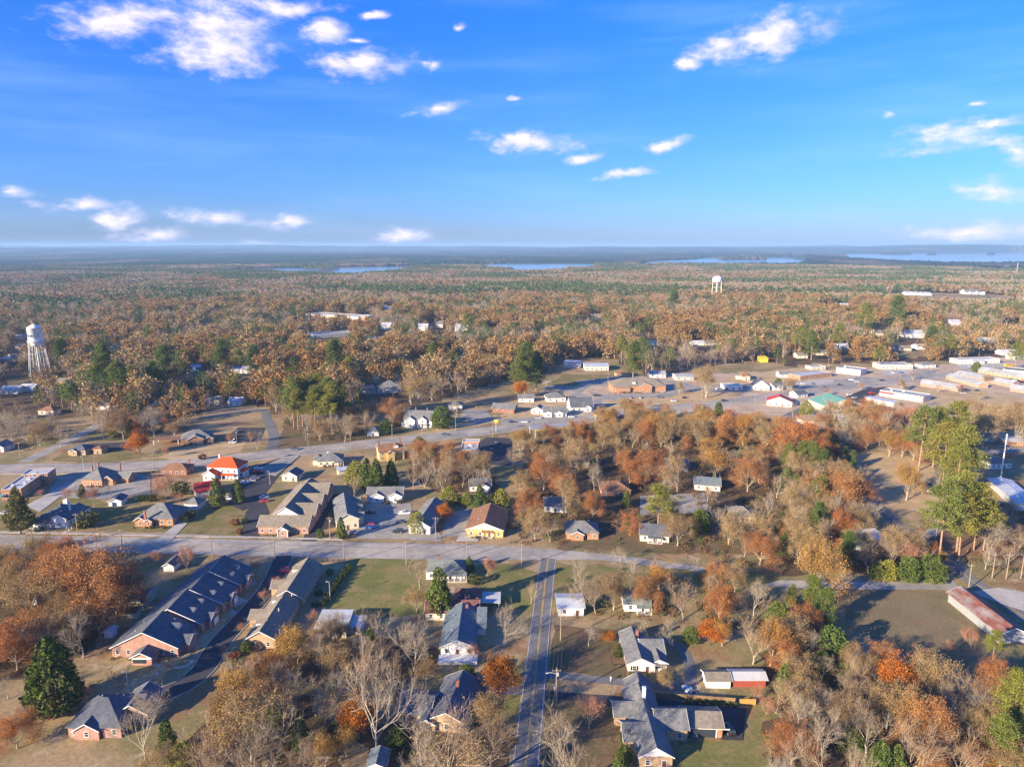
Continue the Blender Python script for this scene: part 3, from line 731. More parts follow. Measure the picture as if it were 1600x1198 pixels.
def low_solid(kind, seed, H, Wd, leaf, prof, n, lsz, z0):
    rng = np.random.default_rng(seed); t = rng.uniform(0, 1, n); a = rng.uniform(0, 6.283, n)
    R = np.array([prof(x) for x in t]); rr = R * Wd / 2 * np.sqrt(rng.uniform(.3, 1.1, n))
    C = np.stack([rr * np.cos(a), rr * np.sin(a), (z0 + (1 - z0) * t) * H], 1)
    Q = quads(C, lsz, rng, flat=.6); mb = MB(); mb.tube([(0, 0, -.3), (0, 0, H * .8)], [.28, .1], 4, cap=False)
    V = np.array(mb.v); B = np.array([[V[i] for i in f] for f in mb.f])
    LOW.setdefault(kind, []).append(np_mesh("distant_" + kind, np.concatenate([Q, B]), 4, np.r_[np.zeros(n, int), np.ones(len(B), int)], [leaf, BARK_PINE]))
LF_PINEF = leaf_mat("needles_distant_pine", [(.085, .125, .032), (.11, .145, .035), (.07, .115, .035)], .12)
for k in range(3): low_solid("pine", 300 + k, 20, 9.5, LF_PINEF, lambda t: math.sqrt(max(0, math.sin(math.pi * (.15 + .85 * t)))), 420, .5, .42)
for k in range(2): low_solid("bluepine", 310 + k, 18, 8, LF_PINED, lambda t: (1 - t) ** .6 * min(1, .6 + 2 * t), 420, .5, .2)
for k in range(2): low_solid("evergreen", 320 + k, 12, 9, LF_EVER, egg, 380, .5, .05)

LOOK = {'bare': 'bare grey-barked tree', 'baretan': 'bare tan-twigged tree', 'twig': 'small bare russet-twigged tree', 'rust': 'rust-leaved oak',
 'brown': 'brown-leaved oak', 'gold': 'golden-brown leaved tree', 'orange': 'bright orange maple', 'evergreen': 'dense dark evergreen',
 'cedar': 'olive-green cedar', 'roundgreen': 'round dark evergreen', 'yellowgreen': 'yellow-green leafy tree', 'shrub': 'dark green shrub',
 'boxbush': 'clipped round bush', 'redshrub': 'low red-brown shrub', 'conifer': 'olive conical conifer', 'pine': 'broad-crowned tall pine',
 'tallpine': 'slender tall pine', 'bluepine': 'dark blue-green pine'}
NAME = {'bare': 'bare_tree', 'baretan': 'bare_tree', 'twig': 'small_tree', 'rust': 'oak_tree', 'brown': 'oak_tree', 'gold': 'autumn_tree', 'orange': 'maple_tree',
 'evergreen': 'evergreen_tree', 'cedar': 'cedar_tree', 'roundgreen': 'evergreen_tree', 'yellowgreen': 'leafy_tree', 'shrub': 'shrub', 'boxbush': 'bush',
 'redshrub': 'shrub', 'conifer': 'conifer_tree', 'pine': 'pine_tree', 'tallpine': 'pine_tree', 'bluepine': 'pine_tree'}
TREES = []        # (kind, ground point, scale, turn)
def T(kind, cx, cy, wpx):
    """a tree whose crown, wpx wide, is centred at picture point (cx, cy)"""
    _, _, H0, W0, cf = PROTO[kind][0]
    z = H0 * cf
    for _ in range(5):
        p = at(cx, cy, z); s = wpx * depth(p) / FPX / W0; z = H0 * s * cf
    p = at(cx, cy, z)
    TREES.append((kind, Vector((p.x, p.y, 0)), s, random.uniform(0, 6.28)))
# ------------------------------------------------------------------ buildings
def brick_mat(name, c):
    return mat(name, c, .22, 1.4, .9, c2=tuple(x * .82 for x in c), scale2=.5)
BRICK_OR = brick_mat("brick_orange", (.42, .22, .12)); BRICK_RED = brick_mat("brick_red", (.30, .14, .10))
BRICK_PINK = brick_mat("brick_rose", (.42, .245, .19)); BRICK_TAN = brick_mat("brick_buff", (.46, .32, .20)); BRICK_YEL = brick_mat("brick_yellow", (.55, .40, .16))
SIDING_W = mat("siding_white", (.66, .655, .63), .06, .7, .6, stretch=(1, 1, 6)); SIDING_CR = mat("siding_cream", (.66, .60, .44), .08, .7, .7, stretch=(1, 1, 6))
SIDING_BL = mat("siding_pale_blue", (.42, .52, .60), .1, .7, .6); STUCCO = mat("stucco_beige", (.58, .52, .42), .08, .5, .8); BLUE = mat("paint_blue", (.12, .33, .60), .1, .6, .5)
METAL_W = mat("metal_white", (.50, .51, .52), .1, .6, .35, .5, stretch=(6, 1, 1)); GREYW = mat("siding_grey", (.42, .42, .41), .1, .7, .7)
OLDWOOD = mat("weathered_boards", (.30, .315, .32), .2, 1.2, .9, stretch=(4, 4, .6))
SH_DARK = mat("shingle_dark", (.095, .105, .125), .34, 1.1, .9, bump=.3, c2=(.12, .128, .145), scale2=.25)
SH_GREY = mat("shingle_grey", (.19, .19, .18), .34, 1.1, .9, bump=.3, c2=(.15, .152, .15), scale2=.25)
SH_TAN = mat("shingle_tan", (.24, .205, .155), .34, 1.1, .9, bump=.3, c2=(.20, .175, .135), scale2=.25)
SH_BRN = mat("shingle_brown", (.26, .135, .075), .34, 1.1, .9, bump=.3, c2=(.22, .12, .07), scale2=.25)
SH_MAR = mat("shingle_maroon", (.15, .065, .06), .34, 1.1, .9, bump=.3, c2=(.19, .09, .075), scale2=.25)
SH_BLUE = mat("shingle_blue_grey", (.115, .15, .18), .34, 1.1, .9, bump=.3, c2=(.14, .17, .19), scale2=.25)
SH_GRN = mat("shingle_grey_green", (.19, .215, .19), .34, 1.1, .9, bump=.3, c2=(.15, .17, .16), scale2=.25)
RF_RED = mat("roof_paint_red_orange", (.72, .085, .018), .1, .8, .55); RF_RED2 = mat("roof_paint_red", (.52, .05, .035), .12, .8, .55); RF_GREEN = mat("roof_metal_green", (.14, .33, .24), .1, .8, .5, .4)
RF_WHITE = mat("roof_membrane_white", (.50, .50, .50), .1, .5, .6, c2=(.42, .42, .42), scale2=.1); RF_GREY = mat("roof_membrane_grey", (.36, .37, .38), .14, .5, .8, c2=(.29, .30, .31), scale2=.1)
RF_METAL = mat("roof_metal_silver", (.50, .53, .56), .1, .8, .35, .5, c2=(.42, .44, .47), scale2=.2)
RF_RUST = mat("roof_rusted_metal", (.20, .07, .05), .3, 1.2, .8, c2=(.27, .22, .20), scale2=.35, stretch=(1, .35, 1))
TRIM = mat("trim_white", (.74, .73, .70), .06, 1, .6); GLASS = mat("window_glass", (.035, .045, .055), .2, .8, .08, .6); DOOR_D = mat("door_dark", (.12, .06, .04), .1, 1, .5)
SHUT = mat("shutter_black", (.02, .02, .022), .1, 1, .6); UNIT = mat("plant_grey", (.45, .46, .46), .1, 1, .5); WOOD = mat("fence_timber", (.30, .19, .10), .2, 2, .9)
YEL = mat("paint_yellow", (.75, .50, .04), .08, 1, .5); REDP = mat("paint_red", (.60, .05, .04), .08, 1, .5); STEEL = mat("steel_pale", (.58, .56, .52), .08, 1, .5, .5)

_wm = {}
def win_mesh(w, h):
    k = ('w', round(w, 2), round(h, 2))
    if k not in _wm:
        a = MB(); t = .11
        a.box(-w/2 - t, -w/2, -.07, .02, 0, h); a.box(w/2, w/2 + t, -.07, .02, 0, h); a.box(-w/2 - t, w/2 + t, -.07, .02, h, h + t); a.box(-w/2 - t - .05, w/2 + t + .05, -.11, .02, -t, 0)
        a.box(-w/2, w/2, -.05, .02, h/2 - .03, h/2 + .03)
        b = MB(); b.box(-w/2, w/2, -.022, .015, 0, h/2 - .03); b.box(-w/2, w/2, -.026, .015, h/2 + .03, h)
        s = MB(); s.box(-w/2 - t - .5, -w/2 - t - .03, -.06, .01, 0, h); s2 = MB(); s2.box(w/2 + t + .03, w/2 + t + .5, -.06, .01, 0, h)
        _wm[k] = (a.mesh("window", TRIM), b.mesh("pane", GLASS), s.mesh("shutter", SHUT), s2.mesh("shutter", SHUT))
    return _wm[k]
def door_mesh(m=None):
    k = ('d', m.name if m else '')
    if k not in _wm:
        a = MB(); a.box(-.5, .5, -.05, .02, .05, 2.1); a.box(-.62, -.5, -.08, .02, .05, 2.2, 1); a.box(.5, .62, -.08, .02, .05, 2.2, 1); a.box(-.62, .62, -.08, .02, 2.1, 2.22, 1)
        _wm[k] = a.mesh("door", [m or DOOR_D, TRIM])
    return _wm[k]

def roof_block(R, Tm, x0, y0, w, d, h, typ, ridge, p, oh=.45, t=.17):
    if typ == 'gable':
        span, run = (w, d) if ridge == 'y' else (d, w)
        c, ze, zr = span / 2, h - oh * p, h + p * span / 2
        sec = [(-oh, ze), (c, zr), (span + oh, ze), (span + oh, ze + t), (c, zr + t), (-oh, ze + t)]
        def P(s, r, z): return (x0 + s, y0 + r, z) if ridge == 'y' else (x0 + r, y0 + span - s, z)
        v = [P(s, r, z) for r in (-oh, run + oh) for s, z in sec]
        R.add(v, [(0,1,4,5),(1,2,3,4),(6,11,10,7),(7,10,9,8),(0,6,7,1),(1,7,8,2),(2,8,9,3),(3,9,10,4),(4,10,11,5),(5,11,6,0)])
        for r0, r1 in ((-oh - .07, -oh - .004), (run + oh + .004, run + oh + .07)):        # barge boards
            b = .24
            s2 = [(-oh, ze + t - b), (c, zr + t - b), (span + oh, ze + t - b), (span + oh, ze + t + .015), (c, zr + t + .015), (-oh, ze + t + .015)]
            v = [P(s, r, z) for r in (r0, r1) for s, z in s2]
            q = MB(); q.add(v, [(0,1,4,5),(1,2,3,4),(6,11,10,7),(7,10,9,8),(0,6,7,1),(1,7,8,2),(2,8,9,3),(3,9,10,4),(4,10,11,5),(5,11,6,0)]); Tm.append(q)
    elif typ == 'hip':
        ze = h - .02; X0, X1, Y0, Y1 = x0 - oh, x0 + w + oh, y0 - oh, y0 + d + oh
        m = min(X1 - X0, Y1 - Y0) / 2; zr = ze + t + p * m
        if w >= d: r = [(X0 + m, (Y0+Y1)/2, zr), (max(X0 + m + .01, X1 - m), (Y0+Y1)/2, zr)]
        else: r = [((X0+X1)/2, Y0 + m, zr), ((X0+X1)/2, max(Y0 + m + .01, Y1 - m), zr)]
        v = [(X0,Y0,ze),(X1,Y0,ze),(X1,Y1,ze),(X0,Y1,ze),(X0,Y0,ze+t),(X1,Y0,ze+t),(X1,Y1,ze+t),(X0,Y1,ze+t)] + r
        f = [(3,2,1,0),(0,1,5,4),(1,2,6,5),(2,3,7,6),(3,0,4,7)]
        f += [(4,5,9,8),(5,6,9),(6,7,8,9),(7,4,8)] if w >= d else [(4,5,8),(5,6,9,8),(6,7,9),(7,4,8,9)]
        R.add(v, f)
    elif typ == 'shed':      # falls towards the viewer side
        ze, zr = h - .05, h + p * d
        v = [(x0-oh,y0-oh,ze),(x0+w+oh,y0-oh,ze),(x0+w+oh,y0+d,zr),(x0-oh,y0+d,zr)]; v += [(a, b, c + .14) for a, b, c in v]
        R.add(v, [(3,2,1,0),(0,1,5,4),(1,2,6,5),(2,3,7,6),(3,0,4,7),(4,5,6,7)])
    elif typ == 'flat':
        R.box(x0 + .25, x0 + w - .25, y0 + .25, y0 + d - .25, h - .45, h - .3)
        for a in ((x0-.06, x0+.3, y0-.06, y0+d+.06), (x0+w-.3, x0+w+.06, y0-.06, y0+d+.06)): q = MB(); q.box(*a, h, h + .1); Tm.append(q)
        for a in ((x0+.3, x0+w-.3, y0-.06, y0+.3), (x0+.3, x0+w-.3, y0+d-.3, y0+d+.06)): q = MB(); q.box(*a, h, h + .1); Tm.append(q)
    elif typ == 'slab':
        R.box(x0 - oh, x0 + w + oh, y0 - oh, y0 + d + oh, h, h + .22)

def wall_block(Wm, x0, y0, w, d, h, typ, ridge, p, z0=0):
    if typ == 'open': return
    Wm.box(x0, x0 + w, y0, y0 + d, z0 - .1, h, top=False, bottom=False)
    if typ == 'gable':
        if ridge == 'y':
            for y in (y0, y0 + d): Wm.add([(x0, y, h), (x0 + w, y, h), (x0 + w/2, y, h + p * w/2)], [(0, 1, 2) if y == y0 else (2, 1, 0)])
        else:
            for x in (x0, x0 + w): Wm.add([(x, y0, h), (x, y0 + d, h), (x, y0 + d/2, h + p * d/2)], [(0, 1, 2) if x > x0 else (2, 1, 0)])
    elif typ == 'shed':
        Wm.add([(x0,y0,h),(x0,y0+d,h),(x0,y0+d,h+p*d)], [(0,1,2)]); Wm.add([(x0+w,y0,h),(x0+w,y0+d,h),(x0+w,y0+d,h+p*d)], [(0,1,2)])

def house(name, label, cat, A, Bp, d, h, wall, roof, typ='gable', ridge='x', p=.5, wings=(), chim=(), chim_m=None, porch=None, win=True, shut=False, door=True,
          lm=None, gable_m=None, extra=None, oh=.45, group=None, sides=True, wh=1.3, trim=None, dorm=(), skirt=None):
    a, b = at(*A), at(*Bp); w = (b - a).length; rz = math.atan2(b.y - a.y, b.x - a.x)
    root = thing(name, label, cat, a, rz, group)
    px, py = (A[0] + Bp[0]) / 2, (A[1] + Bp[1]) / 2
    if lm: LANDMARKS.append((lm, px, py))
    dist = depth(a); near = dist < 430
    Wm, R, Tm, GM = MB(), MB(), [], []
    blocks = [(0, 0, w, d, h, typ, ridge)] + [tuple(q) for q in wings]
    spots = []
    for i, (x0, y0, bw, bd, bh, bt, br) in enumerate(blocks):
        e = .006 * i; x0, y0, bw, bd, bh = x0 + e, y0 + e, bw - 2 * e, bd - 2 * e, bh + e
        wall_block(Wm, x0, y0, bw, bd, bh, bt, br, p); roof_block(R, Tm, x0, y0, bw, bd, bh, 'slab' if bt == 'open' else bt, br, p, oh)
        M2 = Matrix.Translation(a) @ Matrix.Rotation(rz, 4, 'Z')
        FOOT.append([M2 @ Vector(q) for q in ((x0 - 2, y0 - 3, 0), (x0 + bw + 2, y0 - 3, 0), (x0 + bw + 2, y0 + bd + 2, 0), (x0 - 2, y0 + bd + 2, 0))])
        if gable_m and bt == 'gable' and br == 'y':
            q = MB(); q.add([(x0, y0 - .02, bh), (x0 + bw, y0 - .02, bh), (x0 + bw/2, y0 - .02, bh + p * bw/2)], [(0, 1, 2)]); GM.append(q)
        if bt == 'open':
            for qx in (x0 + .15, x0 + bw - .15):
                for qy in (y0 + .15, y0 + bd - .15):
                    pm = MB(); pm.box(qx - .13, qx + .13, qy - .13, qy + .13, 0, bh); link("post", pm.mesh("post", TRIM), root)
            continue
        if win:
            stor = max(1, int((bh - .1) // 2.7)); step = 3.1 if near else 4.2
            ww = .95 if near else 1.3
            for s in range(stor):
                z = .95 + s * 2.8
                n = max(1, int(bw / step)) if bw > 2.4 else 0
                for k in range(n):
                    xx = x0 + bw * (k + .5) / n
                    if i == 0 and door and s == 0 and k == n // 2: xx += 0; 
                    if i == 0 and door and s == 0 and k == n // 2: spots.append(('d', xx, y0 - .004, 0, 0)); continue
                    spots.append(('w', xx, y0 - .004, z, 0))
                if sides:
                    n = max(1, int(bd / (step * 1.25))) if bd > 3 else 0
                    for k in range(n):
                        yy = y0 + bd * (k + .5) / n
                        if near or px < 800: spots.append(('w', x0 + bw + .004, yy, z, math.pi / 2))
                        if near or px >= 800: spots.append(('w', x0 - .004, yy, z, -math.pi / 2))
    link("wall", Wm.mesh("wall", wall), root)
    ro = link("roof", R.mesh("roof", roof), root)
    if near and typ in ('gable', 'hip') and w > 9 and 'shed' not in name:
        for k_ in range(2):
            vx, vy = (w * (.3 + .42 * k_), d * .72) if ridge == 'x' else (w * .28, d * (.3 + .4 * k_))
            vz = h + p * min(d * .28 if ridge == 'x' else w * .28, min(w, d) / 2) - .2; vm = MB(); vm.tube([(vx, vy, vz), (vx, vy, vz + .95)], .14, 6); link("roof_vent", vm.mesh("roof_vent", UNIT), ro)
    for q in Tm: link("coping" if typ == 'flat' else "barge_board", q.mesh("roof_trim", trim or TRIM), root)
    for q in GM: link("gable_cladding", q.mesh("gable_cladding", gable_m), root)
    if skirt: 
        sk = MB(); sk.box(-.05, w + .05, -.05, d + .05, -.1, .6); link("foundation", sk.mesh("foundation", skirt), root)
    for kind, x, y, z, r in spots:
        if kind == 'd': link("door", door_mesh(), root, (x, y, 0), r)
        else:
            fm, pm, sm, sm2 = win_mesh(.95 if near else 1.3, wh)
            f = link("window", fm, root, (x, y, z), r); link("pane", pm, f)
            if shut and near: link("shutter", sm, f); link("shutter", sm2, f)
    for cx, cyy, ch in chim:
        c = MB(); c.box(cx - .4, cx + .4, cyy - .35, cyy + .35, 0 if ch > 0 else h, abs(ch)); c.box(cx - .48, cx + .48, cyy - .43, cyy + .43, abs(ch), abs(ch) + .18)
        link("chimney", c.mesh("chimney", chim_m or BRICK_RED), ro)
    for (dx, dy, dz, dw, dl, dh, face) in dorm:        # small gabled dormers; face gives the way they look
        wm, rm, tq = MB(), MB(), []
        if face in 'WE':
            sg = -1 if face == 'W' else 1; xa, xb = sorted((dx, dx - sg * dl))
            wall_block(wm, xa, dy - dw/2, dl, dw, dz + dh, 'gable', 'x', .6, z0=dz); roof_block(rm, tq, xa, dy - dw/2, dl, dw, dz + dh, 'gable', 'x', .6, .2, .12)
        else:
            wall_block(wm, dx - dw/2, dy, dw, dl, dz + dh, 'gable', 'y', .6, z0=dz); roof_block(rm, tq, dx - dw/2, dy, dw, dl, dz + dh, 'gable', 'y', .6, .2, .12)
        dm = link("dormer", wm.mesh("dormer", TRIM), root); link("dormer_roof", rm.mesh("dormer_roof", roof), dm)
    if porch:       # (x0, x1, depth, height, posts)
        q0, q1, pd, ph, npst = porch
        m1 = MB(); m1.add([(q0, -pd, ph - .12), (q1, -pd, ph - .12), (q1, -.02, ph + .3), (q0, -.02, ph + .3), (q0, -pd, ph), (q1, -pd, ph), (q1, -.02, ph + .45), (q0, -.02, ph + .45)],
               [(3,2,1,0),(0,1,5,4),(1,2,6,5),(2,3,7,6),(3,0,4,7),(4,5,6,7)])
        link("porch_roof", m1.mesh("porch_roof", roof), root)
        m2 = MB(); m2.box(q0, q1, -pd, -.06, -.05, .35); link("porch_floor", m2.mesh("porch_floor", CONC), root)
        for k in range(npst):
            m3 = MB(); xx = q0 + .15 + (q1 - q0 - .3) * k / max(1, npst - 1); m3.box(xx - .1, xx + .1, -pd + .05, -pd + .25, .35, ph - .1); link("porch_post", m3.mesh("porch_post", TRIM), root)
    for ex in (extra or ()):
        nm, m, boxes = ex; e2 = MB()
        for bx in boxes: e2.box(*bx)
        link(nm, e2.mesh(nm, m), ro if nm in ('air_unit', 'skylight', 'vent') else root)
    return root, w
def units(h, pts): return [("air_unit", UNIT, [(x, x + s, y, y + s * .8, h - .3, h + .75)]) for x, y, s in pts]

# --- south of the main road, nearest the viewer
W20 = 20.5
house("townhouse_row", "long rose-brick townhouse row with stepped dark roofs and a white gabled end porch", "townhouses", (176,1026), (279,1026), 12.4, 3.2, BRICK_PINK, SH_DARK, 'gable', 'y', .50,
  wings=[(1.2, 12.6, 20, 12.3, 3.5, 'gable', 'y'), (2.2, 25.1, 20.4, 12.3, 3.3, 'gable', 'y'), (3.4, 37.6, 20, 12, 3.6, 'gable', 'y'),
         (17, 2.5, 4.6, 5.5, 2.9, 'gable', 'x'), (18, 15, 4.6, 5.5, 2.9, 'gable', 'x'), (19, 28, 4.8, 5.5, 2.9, 'gable', 'x'), (20, 40, 4.6, 6, 2.9, 'gable', 'x'), (8, -4.2, 6, 4.2, 2.6, 'gable', 'y')],
  lm="the long townhouse row", door=False, wh=1.4,
  dorm=[(16.8, 8, 4.3, 2.1, 3.4, 1.5, 'E'), (17.6, 16.5, 4.6, 2.1, 3.4, 1.5, 'E'), (17.6, 22, 4.6, 2.1, 3.4, 1.5, 'E'), (19, 28, 4.4, 2.1, 3.4, 1.5, 'E'), (19, 34, 4.4, 2.1, 3.4, 1.5, 'E'), (20, 41, 4.7, 2.1, 3.4, 1.5, 'E'), (20, 46, 4.7, 2.1, 3.4, 1.5, 'E')],
  extra=[("gable_screen", TRIM, [(8.2, 13.8, -4.26, -4.2, 2.0, 2.5)]), ("screen_window", GLASS, [(8.5, 12.2, -4.27, -4.21, .7, 2.0)]), ("vent", UNIT, [(14, 14.3, 10, 10.3, 5.5, 6.6)]), ("vent", UNIT, [(15, 15.3, 33, 33.3, 5.8, 6.8)]), ("garage_door", TRIM, [(23.05, 23.12, 17, 20.2, 0, 2.2)]), ("garage_door", TRIM, [(24.25, 24.32, 30, 33, 0, 2.2)])] )
house("townhouse_block", "buff-gabled townhouse block with a tan west roof slope and dark east slope", "townhouses", (385,1013), (431,1013), 24, 3.3, BRICK_TAN, SH_TAN, 'gable', 'y', .58,
  wings=[(.1, 24.2, 9.8, 24, 3.5, 'gable', 'y'), (-3.4, 12, 4.6, 6, 2.8, 'gable', 'x'), (-3.4, 32, 4.6, 6, 2.8, 'gable', 'x')], lm="the buff-gabled townhouse block", door=False,
  dorm=[(1.6, 6, 4.2, 2.2, 3, 1.4, 'W'), (1.6, 20, 4.2, 2.2, 3, 1.4, 'W'), (1.8, 41, 4.6, 2.2, 3, 1.4, 'W')], extra=[("vent", UNIT, [(6, 6.3, 12, 12.3, 5.5, 6.6)]), ("vent", UNIT, [(7, 7.3, 22, 22.3, 5, 6.2)])])
house("townhouse", "dark-roofed brick townhouse half hidden by a bare tree beside the turning circle", "townhouse", (108,1152), (190,1152), 12, 3.0, BRICK_PINK, SH_DARK, 'hip', 'x', .6,
  wings=[(9, 5, 8, 9, 3.1, 'gable', 'y'), (2, -.8, 6, 6, 2.8, 'gable', 'y')], lm="the turning-circle townhouse", dorm=[(15, 9, 4, 1.8, 2.6, 1.2, 'E')])
house("ranch_house", "white gabled ranch house with black shutters and a curving drive", "house", (981,1051), (1021,1051), 16, 3.0, SIDING_W, SH_GREY, 'gable', 'y', .48,
  wings=[(5.0, 5.0, 6.4, 8.5, 2.9, 'gable', 'x'), (6.9, .8, 4.4, 6, 2.7, 'gable', 'y')], lm="the white ranch house", shut=True, chim=[(4.6, 12, 6.2)], skirt=BRICK_RED, porch=(7.45, 11, .1, 2.3, 2))
house("brick_house", "big brick house with crossed grey-brown roofs and a white front gable", "house", (999,1200), (1050,1200), 24, 3.3, BRICK_TAN, SH_GREY, 'gable', 'y', .62,
  wings=[(6, 9, 7.4, 8, 3.5, 'gable', 'x'), (-2.6, 5.5, 6, 7, 3.1, 'gable', 'x'), (-3.6, 14.5, 6, 6, 2.9, 'gable', 'x'), (1.2, 23.5, 6.5, 5.5, 3.0, 'gable', 'y')], lm="the big brick house", gable_m=TRIM, chim=[(4.2, 18, 8.4)], chim_m=TRIM)
house("carport", "tan-roofed brick carport with a dark panel as the shade of its front bay", "carport", (1072,1150), (1128,1152), 7.5, 2.9, BRICK_OR, SH_TAN, 'gable', 'x', .42, lm="the tan-roofed carport", win=False, door=False,
  extra=[("carport_bay_shade", GLASS, [(.6, 7.2, -.05, -.01, 0, 2.3)]), ("carport_lintel", TRIM, [(.2, 10.6, -.1, -.06, 2.3, 2.6)]), ("carport_post", TRIM, [(7.25, 7.5, -.12, -.06, 0, 2.3)])])  # dark glass panel on the closed wall stands in for the bay's shade
house("garden_shed", "white shed with a pale tan gable roof beside the red shed", "shed", (1104,1075), (1141,1075), 4.6, 2.5, SIDING_W, SH_TAN, 'gable', 'x', .4, lm="the white shed", win=False)
house("garden_shed", "red shed under a white roof behind a tan bush", "shed", (1146,1073), (1196,1073), 4.4, 2.4, mat("barn_red_faded", (.30, .07, .05), .15, 1, .8), RF_WHITE, 'gable', 'x', .36, lm="the red shed", win=False)
house("blue_roofed_house", "blue-grey roofed house with a white gable and a broad white deck", "house", (689,1024), (742,1024), 21, 3.0, SIDING_W, SH_BLUE, 'gable', 'y', .45, lm="the blue-roofed house",
  extra=[("deck", TRIM, [(-.5, 11, -5, -.05, .3, .5)]), ("deck_rail", TRIM, [(-.5, 11, -5.02, -4.94, .5, 1.35)])], wings=[(10.4, 11, 2.4, 7, 2.5, 'shed', 'y')])
house("maroon_roofed_ranch", "long cream ranch house with a maroon hipped roof and brick chimney", "house", (665,969), (747,969), 8.5, 2.9, SIDING_CR, SH_MAR, 'gable', 'x', .48, lm="the maroon-roofed ranch",
  wings=[(9, 7, 8.5, 8, 3.1, 'hip', 'y')], chim=[(13.6, -.4, 5.8)])
house("carport", "flat white-topped carport at the end of the maroon-roofed ranch", "carport", (750,952), (780,952), 6.5, 2.6, SIDING_W, RF_WHITE, 'open', win=False, door=False)
house("dark_roofed_house", "brick house with an L-shaped dark roof behind the great white oak", "house", (622,1127), (670,1133), 9, 3.0, BRICK_TAN, SH_DARK, 'gable', 'x', .5, lm="the L-roofed house",
  wings=[(8.5, -1.5, 9.5, 17, 3.2, 'gable', 'y'), (6.5, -2.6, 4, 4, 2.8, 'gable', 'y')], chim=[(13.6, 9, 7.2)])
house("workshop", "pale flat-roofed workshop among bare trees with a white lean-to", "workshop", (494,996), (541,996), 9.5, 3.4, STUCCO, RF_METAL, 'shed', 'x', .08, lm="the pale workshop", wings=[(9.6, 2, 4.4, 6, 2.5, 'shed', 'x')])
house("porch_house", "small cottage with a grey-green hipped roof and a screened front porch", "house", (666,905), (726,905), 9, 3.1, SIDING_W, SH_GRN, 'hip', 'x', .5, lm="the grey-green roofed cottage", porch=(6, 15, 2.4, 2.5, 5), chim=[(4, 5, 6.8)])
house("hidden_cottage", "white cottage almost hidden under the big rust oaks", "house", (20,945), (58,945), 9, 3, SIDING_W, SH_MAR, 'gable', 'x', .5, lm="the hidden white cottage", chim=[(.2, 4, 6)], chim_m=SIDING_W)
house("small_shed", "tiny white shed on the grass behind the townhouse row", "shed", (163,996), (176,996), 2.6, 2.1, SIDING_W, RF_WHITE, 'gable', 'y', .3, win=False, lm="the tiny white shed")
house("small_shed", "cream shed with a dark roof close behind the townhouses", "shed", (198,966), (214,966), 3.4, 2.3, SIDING_CR, SH_BRN, 'gable', 'x', .35, win=False)
house("outbuilding", "green-sided outbuilding with a dark roof between oaks and townhouses", "outbuilding", (199,949), (226,949), 8, 2.6, STUCCO, SH_DARK, 'gable', 'x', .4, win=False, lm="the green-sided outbuilding")
house("outbuilding", "dark-roofed garage under the bare trees by the townhouses", "garage", (256,893), (272,893), 6, 2.5, SIDING_W, SH_DARK, 'gable', 'y', .5, win=False)
house("white_cabin", "white roof edge of a cabin at the bottom under the great white oak", "cabin", (575,1212), (602,1212), 5, 2.6, SIDING_W, SH_BLUE, 'gable', 'y', .45, win=False)
# --- north side of the main road
house("white_cottage", "white cottage with a steep dark roof, long glazed porch and white chimneys", "house", (52,824), (107,824), 16, 3.2, SIDING_W, SH_DARK, 'hip', 'x', .55, lm="the white cottage",
  wings=[(9, -.6, 6, 14, 4.4, 'gable', 'y')], chim=[(12.8, 6, 9.2), (8.4, 11, 8.8), (6, 13, 7.6)], chim_m=SIDING_W, porch=(-.3, 9.2, 2.2, 2.7, 8))
house("brick_cottage", "orange brick cottage with gabled entry, brick chimney and dark roof", "house", (213,821), (271,821), 14, 3.1, BRICK_OR, SH_GREY, 'hip', 'x', .62, lm="the orange brick cottage",
  wings=[(.2, -1.2, 4.6, 7, 3.0, 'gable', 'y'), (5.0, -1.8, 2.8, 4, 2.9, 'gable', 'y'), (14, 6, 3, 6, 2.6, 'hip', 'y')], chim=[(4.9, -1.1, 7.4)])
house("garage", "white hip-roofed garage behind the orange brick cottage", "garage", (288,795), (309,796), 7, 2.6, SIDING_W, SH_GREY, 'hip', 'x', .5, win=False, lm="the white hip-roofed garage")
house("garage", "white garage with a dark gable roof by the pinkish bare tree", "garage", (170,791), (190,790), 7, 2.6, SIDING_W, SH_DARK, 'gable', 'y', .4, win=False, lm="the small white garage")
house("red_roofed_house", "tall white house with a bright orange-red hipped roof", "house", (325,747), (372,749), 11, 6.2, SIDING_W, RF_RED, 'hip', 'x', .68, lm="the tall red-roofed house",
  wings=[(-.2, -4, 6.5, 5, 3.6, 'gable', 'y'), (15.6, 3, 3, 5, 3.4, 'hip', 'y')], porch=(6.6, 15.6, 2.2, 2.8, 5), chim=[(4, 6, 11.2)], chim_m=SIDING_W)
house("red_roofed_cottage", "low white cottage under a dark red roof beside the cedars", "house", (306,776), (346,769), 9, 3.0, SIDING_W, RF_RED2, 'gable', 'x', .55, lm="the red-roofed cottage", wings=[(5.5, -3, 5.5, 6, 3.0, 'gable', 'y')], porch=(0, 5.2, 2, 2.4, 3))
house("brick_house", "orange brick house with steep dark roof and several chimneys near the boulevard", "house", (128,759), (160,760), 13, 3.4, BRICK_OR, SH_GREY, 'hip', 'x', .75, lm="the many-chimneyed brick house",
  wings=[(10.5, 2, 5, 7, 3.1, 'gable', 'y'), (15, 6, 6, 6, 2.8, 'gable', 'x')], chim=[(3.5, 4, 9.5), (4, 8, 9.7), (13, 12, 8.5)])
